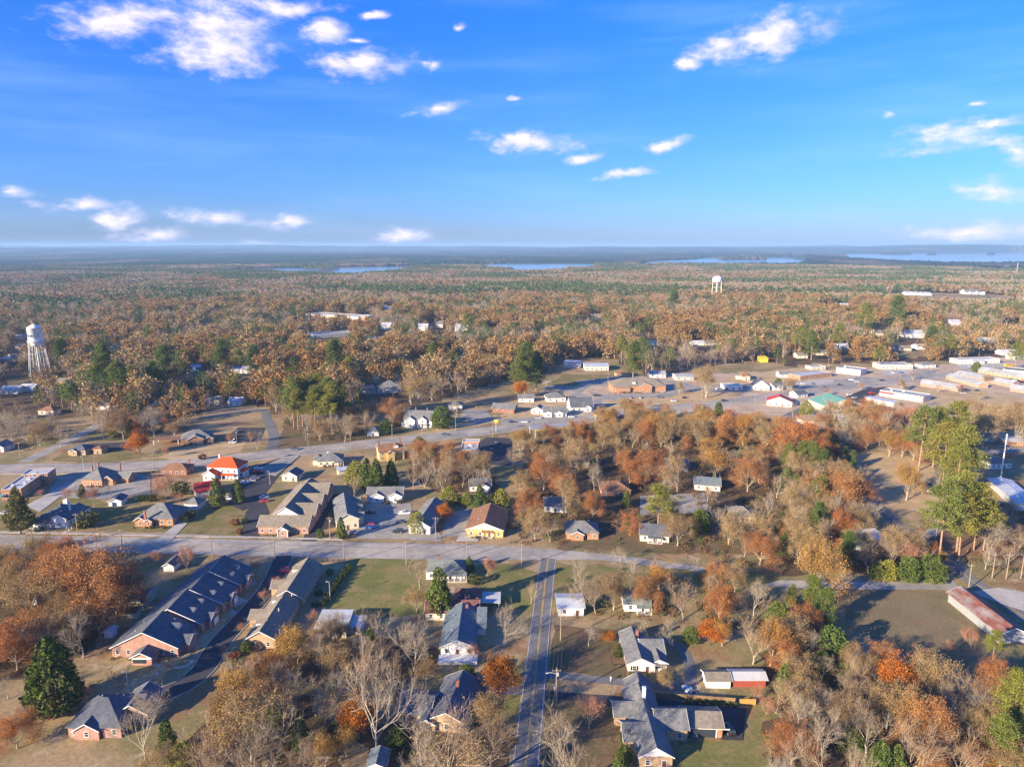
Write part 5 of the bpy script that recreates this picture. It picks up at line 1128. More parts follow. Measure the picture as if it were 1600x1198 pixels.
CARS = [
 ('pickup','white',632,803,8,"white pickup parked along the east side of the apartment car park"), ('car','black',579,802,5,"black car beside the cream apartment block's shaded wall"), ('car','black',627,817,172,"black car parked below the white pickup"),
 ('suv','black',622,832,178,"black SUV on the sunlit part of the apartment car park"), ('car','red',577,820,4,"red car parked next to a blue one by the cream apartments"), ('car','blue',578,825,4,"blue car parked next to a red one by the cream apartments"),
 ('car','silver',553,833,10,"silver car at the south corner of the cream apartment block"), ('car','white',619,784,85,"white car facing the twin-gabled apartments"),
 ('car','white',413,778,20,"white car beside a red one near the rose-brick office complex"), ('car','red',413,784,20,"red car beside a white one near the rose-brick office complex"),
 ('pickup','red',404,738,15,"red pickup at the edge of the red-roofed house's car park"), ('car','white',404,733,15,"white car behind the red pickup in the red-roofed house's lot"), ('car','white',382,755,10,"white car in front of the tall red-roofed house"),
 ('car','black',390,747,15,"black car in the red-roofed house's car park"), ('suv','grey',399,748,15,"grey SUV in the red-roofed house's shaded car park"), ('car','silver',393,752,15,"silver car in the red-roofed house's car park"), ('car','white',357,780,10,"white car between the two cedars"),
 ('car','white',364,692,10,"white car on the orange brick office's drive"), ('car','black',370,683,70,"black car in the orange office's shaded lot"), ('car','grey',373,676,70,"grey car in the orange office's shaded lot"), ('suv','black',368,688,70,"black SUV in the orange office's shaded lot"),
 ('pickup','red',449,893,5,"red pickup parked behind the buff-gabled townhouse block"), ('car','white',291,1004,18,"white car on a townhouse driveway beside the brick gable"), ('car','black',371,1047,25,"black car half hidden by the rust tree near the turning circle"),
 ('car','grey',695,680,8,"dark grey car driving on the shaded boulevard"), ('pickup','black',931,619,170,"black pickup on the ring road by the big brick office"), ('suv','grey',1030,622,8,"grey SUV on the ring road by the big brick office"), ('car','white',1053,627,12,"white car on the ring road below the big brick office"),
 ('car','black',1070,622,20,"black car where the ring road joins the boulevard"), ('suv','black',1131,627,8,"black SUV on the boulevard by the white clinic"), ('car','red',1089,634,10,"red car on the boulevard by the rust trees"), ('car','white',1101,635,10,"white car on the boulevard by the rust trees"),
 ('car','white',893,652,8,"white car beside the wide white cottage"), ('suv','silver',841,654,5,"silver SUV by the small white cottage"), ('car','white',1330,594,160,"white car in the red-fronted store's lot"), ('suv','silver',1339,597,160,"silver SUV in the red-fronted store's lot"),
 ('car','black',1378,595,10,"black car on the boulevard by the tan flat store"), ('pickup','red',1362,615,10,"red pickup in front of the red-awning store"), ('car','white',1327,617,15,"white car in the green-roofed store's dark lot"), ('car','silver',1335,622,15,"silver car in the green-roofed store's dark lot"),
 ('car','black',1312,602,10,"black car on the boulevard by the flat brick store"), ('car','grey',1289,606,10,"grey car on the boulevard by the white bungalow"), ('car','black',1526,611,175,"black car on the depot road by the longest housing row"), ('car','silver',1505,615,175,"silver car on the depot road by the shortest housing row"),
 ('car','black',1552,579,8,"black car on the boulevard near the white motel"), ('car','white',1457,769,150,"white car under the bare tree on the brown clearing"), ('car','grey',1471,763,10,"grey car beside the bare tree on the brown clearing"), ('car','black',1452,758,10,"black car behind the white one on the brown clearing"),
 ('pickup','black',1563,789,170,"black pickup in the shade beside the metal-roofed workshop"), ('suv','black',1139,1142,96,"black SUV beside the tan-roofed carport"), ('car','grey',1082,1145,90,"grey car inside the dark-panelled carport bay"),
 ('car','black',750,633,10,"black car in front of the corner brick house"), ('car','silver',775,694,75,"silver car in the white-topped shop's dark car park"), ('car','grey',768,704,75,"grey car in the white-topped shop's dark car park"),
 ('car','white',20,694,10,"white car beside the white gabled workshop"), ('suv','grey',460,703,8,"grey SUV on the boulevard near the hillside drive"), ('car','silver',1500,745,10,"silver car in the shade by the grey-roofed house"), ('car','black',1572,701,5,"black car on the back street"), ('car','silver',1580,702,5,"silver car on the back street"),
 ('car','white',1395,644,10,"white car on the lot behind the red-awning store"), ('car','black',1410,642,100,"black car on the lot behind the red-awning store"), ('suv','silver',1322,650,10,"silver SUV below the green-roofed store"), ('car','red',1300,650,10,"red car below the green-roofed store"),
 ('car','white',1255,600,12,"white car on the concrete by the flat brick store"), ('car','grey',1270,600,80,"grey car on the concrete by the flat brick store"), ('car','white',1395,583,90,"white car on the concrete at the tan flat store"), ('car','blue',1408,583,90,"blue car on the concrete at the tan flat store"),
 ('car','silver',1515,573,90,"silver car in front of the white flat-roofed motel"), ('car','red',1530,573,90,"red car in front of the white flat-roofed motel"), ('car','white',1585,595,90,"white car by the dark flat-roofed store"), ('car','red',1598,596,90,"red car by the dark flat-roofed store"),
 ('car','white',1120,608,60,"white car on the white clinic's lot"), ('car','black',1135,609,60,"black car on the white clinic's lot"), ('car','silver',985,622,80,"silver car below the big brick office's west wing"), ('car','white',1000,622,80,"white car below the big brick office's front"),
 ('car','white',820,660,5,"white car on the lot below the small white cottage"), ('car','black',800,660,5,"black car near the corner brick house's lot"), ('pickup','white',1215,664,30,"white pickup on the sandy lot below the red-gabled shop"), ('car','grey',1228,655,30,"grey car on the sandy lot below the red-gabled shop"),
 ('car','silver',445,585,10,"silver car on a yard in the woods behind the pine grove"), ('car','white',10,803,10,"white car beside the olive conifer")]
for c in CARS: vehicle(*c)
# yellow school bus
p = at(1577, 573); bus = thing("school_bus", "yellow school bus on the boulevard by the white motel", "bus", (p.x, p.y, .075), math.radians(10))
b = loft([(-5.3,1.2,.6,2.6),(-5.1,1.25,.5,2.85),(3.4,1.25,.5,2.85),(3.7,1.2,.5,2.6),(3.75,1.15,.5,1.7),(5.0,1.0,.5,1.5),(5.2,.9,.6,1.2)], None); link("body", b.mesh("bus_body", PAINTS['yellow']), bus)
for s in (-1, 1):
    for k in range(8):
        g = MB(); g.box(-4.7 + k, -3.95 + k, s * 1.235 - .03, s * 1.235 + .03, 1.75, 2.4); link("window", g.mesh("bus_window", GLASS), bus)
    for x in (-3.2, 3.9): link("wheel", car_meshes('pickup')['w'], bus, (x, s * 1.1, .42))
# ------------------------------------------------------------------ poles and lines
POLE = mat("pole_timber", (.30, .24, .18), .15, 2, .9); WIRE = mat("cable_dark", (.09, .09, .09), .05, 1, .6); INS = mat("insulator_grey", (.45, .45, .45), .05, 2, .4)
pm = MB(); pm.tube([(0, 0, -.5), (0, 0, 10)], [.20, .13], 8)
xm = MB(); xm.box(-1.2, 1.2, -.06, .06, 9.1, 9.24)
im = MB()
im.lathe([(.06, 0), (.08, .1), (.05, .22)], 8)
tm = MB(); tm.lathe([(.25, 7.6), (.27, 7.7), (.27, 8.5), (.2, 8.6)], 10, (.42, 0))
am = MB(); am.tube([(0, 0, 8.2), (-1.2, 0, 8.6), (-2.4, 0, 8.5)], .06, 5); hm = MB(); hm.box(-2.9, -2.3, -.14, .14, 8.36, 8.5)
PME = dict(pole=pm.mesh("pole", POLE), arm=xm.mesh("crossarm", POLE), ins=im.mesh("insulator", INS), tr=tm.mesh("transformer", INS), la=am.mesh("lamp_arm", STEEL), lh=hm.mesh("lamp_head", STEEL))
POLES = [(32,716,'p'),(61,705,'p'),(85,740,'p'),(54,863,'p'),(192,862,'p'),(332,872,'p'),(122,836,'p'),(241,732,'p'),(482,701,'p'),(613,686,'p'),(712,673,'p'),(516,842,'t'),(538,880,'p'),(730,870,'p'),(681,842,'p'),(1462,842,'t'),(1513,921,'p'),(1550,903,'p'),
 (1572,904,'p'),(1595,903,'p'),(869,1095,'l'),(876,1000,'p'),(289,665,'p'),(862,655,'p'),(912,648,'p'),(1000,640,'p'),(1096,622,'p'),(1281,662,'p'),(1223,610,'p'),(1294,574,'p'),(1455,581,'p'),(1325,645,'p'),(370,690,'p'),(950,598,'p'),(928,600,'p'),(1490,592,'p'),(150,738,'p'),(365,724,'p'),(548,700,'p'),(660,690,'p'),(770,682,'p'),(1180,634,'p'),(1345,608,'p'),(1405,601,'p'),(1550,586,'p'),(430,876,'p'),(635,882,'p'),(815,886,'p')]
POBJ = {}
def where(p, skip=None, n=1):
    """nearest landmark and how the point lies to it, read in the picture"""
    q = topx(Vector((p.x, p.y, 0))); best = sorted(((math.hypot(q[0] - x, (q[1] - y) * 1.6), ph, x, y) for ph, x, y in LANDMARKS))[:n]
    return [(('in front of' if q[1] - y > 12 else 'behind' if q[1] - y < -14 else 'beside'), ph, d) for d, ph, x, y in best]
used = {}
def uniq(base, rank=None):
    used[base] = used.get(base, 0) + 1
    return used[base]
pl = {}
ORDP = ['first', 'second', 'third', 'fourth', 'fifth', 'sixth', 'seventh', 'eighth', 'ninth']
for px, py, k in POLES: pl.setdefault((('timber street-light pole' if k == 'l' else 'utility pole with a transformer' if k == 't' else 'brown timber utility pole'),) + where(at(px, py))[0][:2], []).append((px, py, k))
for (nm, rel, ph), L in pl.items():
    for i, (px, py, k) in enumerate(L):
        p = at(px, py); sfx = '' if len(L) == 1 else (', westernmost of the poles there' if px == min(l[0] for l in L) else ', easternmost of the poles there' if px == max(l[0] for l in L) else f', {ORDP[sorted(l[0] for l in L).index(px)]} pole counted from the west')
        o = thing("utility_pole", f"{nm} {rel} {ph}{sfx}", "utility pole", (p.x, p.y, 0), 0.0 if abs(p.x) > 60 or k != 'l' else 0, "timber poles along the streets")
        link("shaft", PME['pole'], o); link("crossarm", PME['arm'], o)
        for x in (-1.05, .3, 1.05): link("insulator", PME['ins'], o, (x, 0, 9.24))
        if k != 'p': link("transformer", PME['tr'], o)
        if k == 'l': link("lamp_arm", PME['la'], o); link("lamp_head", PME['lh'], o)
        POBJ[(px, py)] = p
def wires(chain, label):
    mb = MB()
    for a, b in zip(chain, chain[1:]):
        A, B = at(*a), at(*b)
        for dx, z in ((-1.05, 9.44), (1.05, 9.44), (0, 7.2)):
            pts = []
            for i in range(9):
                t = i / 8; q = A.lerp(B, t); pts.append((q.x + dx, q.y, z - 4 * t * (1 - t) * min(2.2, (B - A).length * .02)))
            mb.tube(pts, .032, 3, cap=False)
    tag(link("power_line", mb.mesh("power_line", WIRE)), label, "power line")
wires([(-150,862),(54,863),(192,862),(332,872),(430,876),(538,880),(635,882),(730,870),(815,886)], "sagging cables along the south side of the wide main road")
wires([(-120,742),(85,740),(150,738),(241,732),(365,724),(482,701),(548,700),(660,690),(770,682),(862,655),(912,648),(1000,640),(1096,622),(1180,634),(1345,608),(1405,601),(1550,586)], "sagging cables following the boulevard through the town")
wires([(1462,842),(1513,921),(1550,903),(1572,904),(1595,903),(1700,902)], "cables between the poles at the east road junction")
wires([(876,1000),(869,1095),(850,1240)], "cables beside the narrow residential road")
def lamp_post(px, py, label, h=7):
    p = at(px, py); o = thing("street_lamp", label, "street lamp", (p.x, p.y, 0), 0)
    a = MB(); a.tube([(0, 0, 0), (0, 0, h)], [.1, .06], 8); link("post", a.mesh("lamp_post", STEEL), o)
    a = MB(); a.tube([(0, 0, h), (-.6, 0, h + .15)], .05, 6); link("arm", a.mesh("lamp_arm", STEEL), o)
    a = MB(); a.box(-1.1, -.5, -.15, .15, h + .05, h + .2); link("lamp_head", a.mesh("lamp_head", STEEL), o)
lamp_post(202, 1088, "slim pale street lamp on the tan verge by the private road", 7.5)
lamp_post(131, 735, "white lamp post where the lane meets the boulevard", 8)
lamp_post(516, 938, "short lamp post beside the hedge row of the townhouse block", 7)
lamp_post(422, 757, "pale lamp post beside the red-roofed house's car park", 7)
# tall mast on the east side
p = at(1562, 757); o = thing("mast", "tall slim white mast beside the metal-roofed workshop", "mast", (p.x, p.y, 0))
a = MB(); a.tube([(0, 0, 0), (0, 0, 27)], [.42, .22], 10); link("shaft", a.mesh("mast_shaft", STEEL), o)
for z in (24.5, 26):
    a = MB(); a.box(-.5, .5, -.5, .5, z, z + .12); link("platform", a.mesh("mast_platform", STEEL), o)
# far radio mast
p = at(1588, 429); o = thing("radio_mast", "far lattice radio mast on the eastern skyline", "mast", (p.x, p.y, 0))
a = MB()
for s in ((-1, -1), (1, -1), (0, 1)): a.tube([(s[0] * 1.6, s[1] * 1.6, 0), (s[0] * .8, s[1] * .8, 48)], .35, 4)
link("legs", a.mesh("mast_legs", STEEL), o)
a = MB()
for k in range(12): a.box(-1.5 + k * .05, 1.5 - k * .05, -.1, .1, k * 4, k * 4 + .4)
link("bracing", a.mesh("mast_bracing", STEEL), o)
# ------------------------------------------------------------------ water towers
TANK = mat("tank_paint_white", (.74, .77, .80), .06, .25, .5, c2=(.66, .68, .70), scale2=.12); LETTER = mat("tank_lettering", (.10, .12, .18), .05, 1, .6)
p = at(64, 590); t1 = thing("water_tower", "white water tower with a cone-topped cylindrical tank and lettering on eight splayed legs", "water tower", (p.x, p.y, 0))
LANDMARKS.append(("the cylindrical water tower", 64, 590))
a = MB(); a.lathe([(.6, 28.6), (3.4, 29.4), (5.2, 31.4), (5.9, 33.6), (5.9, 46.2), (6.15, 46.3), (6.15, 46.5), (3, 48.6), (.4, 50.0), (.3, 50.6)], 28); tank = link("tank", a.mesh("tank", TANK, True), t1)
a = MB(); a.tube([(-.9, -1, 48.5), (-.9, -1, 53.5)], .12, 5); link("aerial", a.mesh("aerial", STEEL), t1)
a = MB()
a.lathe([(5.9, 33.4), (6.9, 33.4), (6.9, 33.55), (5.9, 33.55)], 28); link("balcony", a.mesh("balcony", STEEL), t1)
a = MB(); a.lathe([(6.85, 34.5), (6.92, 34.5), (6.92, 34.6), (6.85, 34.6)], 28)
for k in range(16):
    t = 2 * math.pi * k / 16; a.tube([(6.88 * math.cos(t), 6.88 * math.sin(t), 33.5), (6.88 * math.cos(t), 6.88 * math.sin(t), 34.55)], .05, 4)
link("balcony_rail", a.mesh("balcony_rail", STEEL), t1)
a = MB(); a.tube([(0, 0, 0), (0, 0, 30)], .75, 10); link("riser_pipe", a.mesh("riser_pipe", STEEL), t1)
PT = [[(math.cos(2 * math.pi * (k + .5) / 8), math.sin(2 * math.pi * (k + .5) / 8)) for k in range(8)]][0]
for x, y in PT:
    a = MB(); a.tube([(x * 9.0, y * 9.0, -.3), (x * 5.9, y * 5.9, 34)], .33, 6); link("leg", a.mesh("leg", STEEL), t1)
for z in (11.5, 23):
    r = 9.0 - (9.0 - 5.9) * z / 34; a = MB()
    for k in range(8): a.tube([(PT[k][0] * r, PT[k][1] * r, z), (PT[(k + 1) % 8][0] * r, PT[(k + 1) % 8][1] * r, z)], .17, 5)
    link("ring_strut", a.mesh("ring_strut", STEEL), t1)
a = MB()
for z0, z1 in ((0.5, 11.5), (11.5, 23), (23, 33.5)):
    r0, r1 = 9.0 - 3.1 * z0 / 34, 9.0 - 3.1 * z1 / 34
    for k in range(8):
        A, B = PT[k], PT[(k + 1) % 8]
        a.tube([(A[0] * r0, A[1] * r0, z0), (B[0] * r1, B[1] * r1, z1)], .05, 3); a.tube([(B[0] * r0, B[1] * r0, z0), (A[0] * r1, A[1] * r1, z1)], .05, 3)
link("tie_rods", a.mesh("tie_rods", STEEL), t1)
# the town's name round the tank: only its last letters face the viewer
for i, ch in enumerate("Hartwell"):
    cu = bpy.data.curves.new("letter", 'FONT'); cu.body = ch; cu.size = 5.2; cu.extrude = .04; cu.offset = .05; cu.align_x = 'CENTER'
    tmp = bpy.data.objects.new("letter_form", cu); COL.objects.link(tmp); bpy.context.view_layer.update()
    lm_ = bpy.data.meshes.new_from_object(tmp.evaluated_get(bpy.context.evaluated_depsgraph_get())); bpy.data.objects.remove(tmp)
    lm_.materials.clear(); lm_.materials.append(LETTER)
    th = math.radians(-66 + (i - 5.5) * 23); ob = link("letter", lm_, t1, (5.97 * math.cos(th), 5.97 * math.sin(th), 38.2)); ob.rotation_euler = (math.radians(90), 0, th + math.radians(90))
p = at(1119, 467); t2 = thing("water_tower", "far white water tower with a squat domed tank on tan legs in the brown woods", "water tower", (p.x, p.y, 0))
LANDMARKS.append(("the domed water tower", 1119, 467))
a = MB(); a.lathe([(2, 36), (7, 36.8), (10.2, 39), (10.9, 42), (10.9, 45), (9.6, 48.5), (6, 51), (1, 52.2)], 28); link("tank", a.mesh("tank", TANK, True), t2)
a = MB(); a.tube([(0, 0, 0), (0, 0, 36.5)], 1.6, 12); link("riser_pipe", a.mesh("riser_pipe", SIDING_CR), t2)
for k in range(6):
    t = 2 * math.pi * (k + .25) / 6; a = MB(); a.tube([(12 * math.cos(t), 12 * math.sin(t), -2), (10.7 * math.cos(t), 10.7 * math.sin(t), 42)], .6, 6); link("leg", a.mesh("leg", SIDING_CR), t2)
for z in (13, 26):
    a = MB()
    for k in range(6):
        t0, t_ = 2 * math.pi * (k + .25) / 6, 2 * math.pi * (k + 1.25) / 6; a.tube([(11.4 * math.cos(t0), 11.4 * math.sin(t0), z), (11.4 * math.cos(t_), 11.4 * math.sin(t_), z)], .3, 5)
    link("ring_strut", a.mesh("ring_strut", SIDING_CR), t2)
# ------------------------------------------------------------------ fences, signs, tank, junk
def fence(pxs, label, h=1.7, m=WOOD, gap=.02, bw=.3, cat="fence", rails=False):
    P = [at(*q) for q in pxs]; o = thing("fence", label, cat, P[0])
    bd, post = MB(), None
    for a, b in zip(P, P[1:]):
        d = (b - a).normalized(); L = (b - a).length; n = max(1, int(L / bw)); q = Vector((-d.y, d.x, 0)) * .015
        if not rails:
            for k in range(n):
                s = a + d * (k * bw + gap) - P[0]; e_ = a + d * ((k + 1) * bw) - P[0]; hh = h + random.uniform(-.05, .03)
                bd.add([tuple(s - q), tuple(e_ - q), tuple(e_ + q), tuple(s + q)] + [(v.x, v.y, hh) for v in (s - q, e_ - q, e_ + q, s + q)], [(0,1,5,4),(1,2,6,5),(2,3,7,6),(3,0,4,7),(4,5,6,7)])
        else:
            for z in (.4, .8, 1.2)[:3]: bd.tube([tuple(a - P[0] + Vector((0, 0, z))), tuple(b - P[0] + Vector((0, 0, z)))], .05, 4)
        for k in range(int(L / 2.4) + 1):
            s = a + d * min(L, k * 2.4) + Vector((-d.y, d.x, 0)) * .09 - P[0]; pp = MB(); pp.box(s.x - .07, s.x + .07, s.y - .07, s.y + .07, -.1, h + .05); link("post", pp.mesh("post", m), o)
    b2 = link("rails" if rails else "boards", bd.mesh("boards", m), o); b2['kind'] = 'stuff'
fence([(964,1087),(1025,1091),(1068,1093),(1150,1099)], "brown board fence between the white ranch house and the big brick house")
fence([(1156,1101),(1181,1101)], "short sunlit orange board fence at the end of the dark drive", 1.8, mat("fence_new_cedar", (.52, .27, .08), .15, 2, .8))
fence([(1160,594),(1200,606)], "white rail fence leading to the black-gabled house", 1.6, TRIM, rails=True)
fence([(103,833),(116,823)], "white railing on the slope steps beside the white cottage", 1.1, TRIM, rails=True)
fence([(1545,661),(1640,664)], "pale rail fence across the tan field behind the pines", 1.4, STEEL, rails=True)
fence([(493,880),(512,878),(536,880)], "dark metal railing above the hedge by the main road", 1.5, SHUT, rails=True)
def sign(px, py, label, m, w=2.6, h=2.0, z=6):
    p = at(px, py); o = thing("road_sign", label, "sign", (p.x, p.y, 0))
    a = MB(); a.tube([(0, 0, 0), (0, 0, z)], .16, 8); link("post", a.mesh("sign_post", STEEL), o)
    a = MB(); a.box(-w/2, w/2, -.18, .18, z, z + h); link("panel", a.mesh("sign_panel", m), o)
    a = MB(); a.box(-w/2 - .08, w/2 + .08, -.14, .14, z + h, z + h + .1); link("cap", a.mesh("sign_cap", STEEL), o)
sign(775, 674, "yellow pole sign beside the boulevard at the street corner", YEL)
sign(930, 661, "small yellow pole sign next to the yellow-banded canopy", YEL, 2, 1.8, 4.5)
p = at(508, 787); o = thing("dumpster", "green waste container behind the cream apartment block", "dumpster", (p.x, p.y, .06), .3)
a = MB(); a.box(-1, 1, -.9, .9, .1, 1.5); link("bin", a.mesh("bin", mat("bin_green", (.04, .22, .14), .1, 1, .6)), o); a = MB(); a.box(-1.05, 1.05, -.95, .95, 1.5, 1.6); link("lid", a.mesh("lid", SHUT), o)
p = at(116, 773); o = thing("picnic_awning", "small teal awning at the western edge beside the brick shop", "awning", at(2, 783), 0)
a = MB(); a.box(-3, 1, -1, 1.4, 2.6, 2.8); link("cover", a.mesh("awning_cover", mat("canvas_teal", (.06, .42, .45), .1, 1, .7)), o)
for x in (-2.8, .8): a = MB(); a.tube([(x, 0, 0), (x, 0, 2.6)], .07, 6); link("post", a.mesh("awning_post", STEEL), o)
p = at(504, 765); o = thing("gazebo", "little blue-grey gazebo behind the dark office road", "gazebo", (p.x, p.y, 0))
a = MB(); a.add([(-2,-2,2.4),(2,-2,2.4),(2,2,2.4),(-2,2,2.4),(0,0,3.6)], [(3,2,1,0),(0,1,4),(1,2,4),(2,3,4),(3,0,4)]); link("roof", a.mesh("gazebo_roof", SH_BLUE), o)
for x in (-1.8, 1.8):
    for y in (-1.8, 1.8): a = MB(); a.tube([(x, y, 0), (x, y, 2.4)], .09, 6); link("post", a.mesh("gazebo_post", TRIM), o)
p = at(507, 1183); o = thing("trailer", "small white trailer on the brown yard by the pale bare tree", "trailer", (p.x, p.y, 0), .1)
a = MB(); a.box(-1.7, 1.7, -.95, .95, .55, 1.0); a.box(-1.7, -1.55, -.95, .95, 1.0, 1.5); link("bed", a.mesh("trailer_bed", SIDING_W), o)
for s in (-1, 1): link("wheel", car_meshes('car')['w'], o, (0, s * 1.05, .33))
a = MB(); a.tube([(1.7, 0, .6), (3.0, 0, .5)], .05, 5); link("drawbar", a.mesh("drawbar", STEEL), o)
jr = random.Random(5)
for k, (c, nm_) in enumerate([(SIDING_W, "white"), (UNIT, "grey"), (BLUE, "blue"), (SHUT, "black")]):       # things left lying on the patio
    p = at(1070 + k * 4.5, 1076 + (k * 5) % 8)
    o = thing("garden_crate", f"{nm_} lidded crate left on the pale patio near the white shed", "crate", (p.x, p.y, .1), k * .7, "crates on the pale patio")
    a = MB(); s = .7 - k * .09; a.box(-s, s, -s * .7, s * .7, 0, s); link("box", a.mesh("box", c), o); a = MB(); a.box(-s - .04, s + .04, -s * .7 - .04, s * .7 + .04, s, s + .07); link("lid", a.mesh("lid", c), o)
for px, py, lb in [(866,1080,"white letter box at the mouth of the dark drive"), (954,1064,"white letter box beside the ranch house drive"), (246,1058,"white letter box on the tan verge")]:
    p = at(px, py); o = thing("letter_box", lb, "letter box", (p.x, p.y, 0)); a = MB(); a.box(-.07, .07, -.07, .07, 0, 1.0); link("post", a.mesh("lb_post", TRIM), o); a = MB(); a.box(-.2, .2, -.3, .3, 1.0, 1.4); link("box", a.mesh("lb_box", TRIM), o)
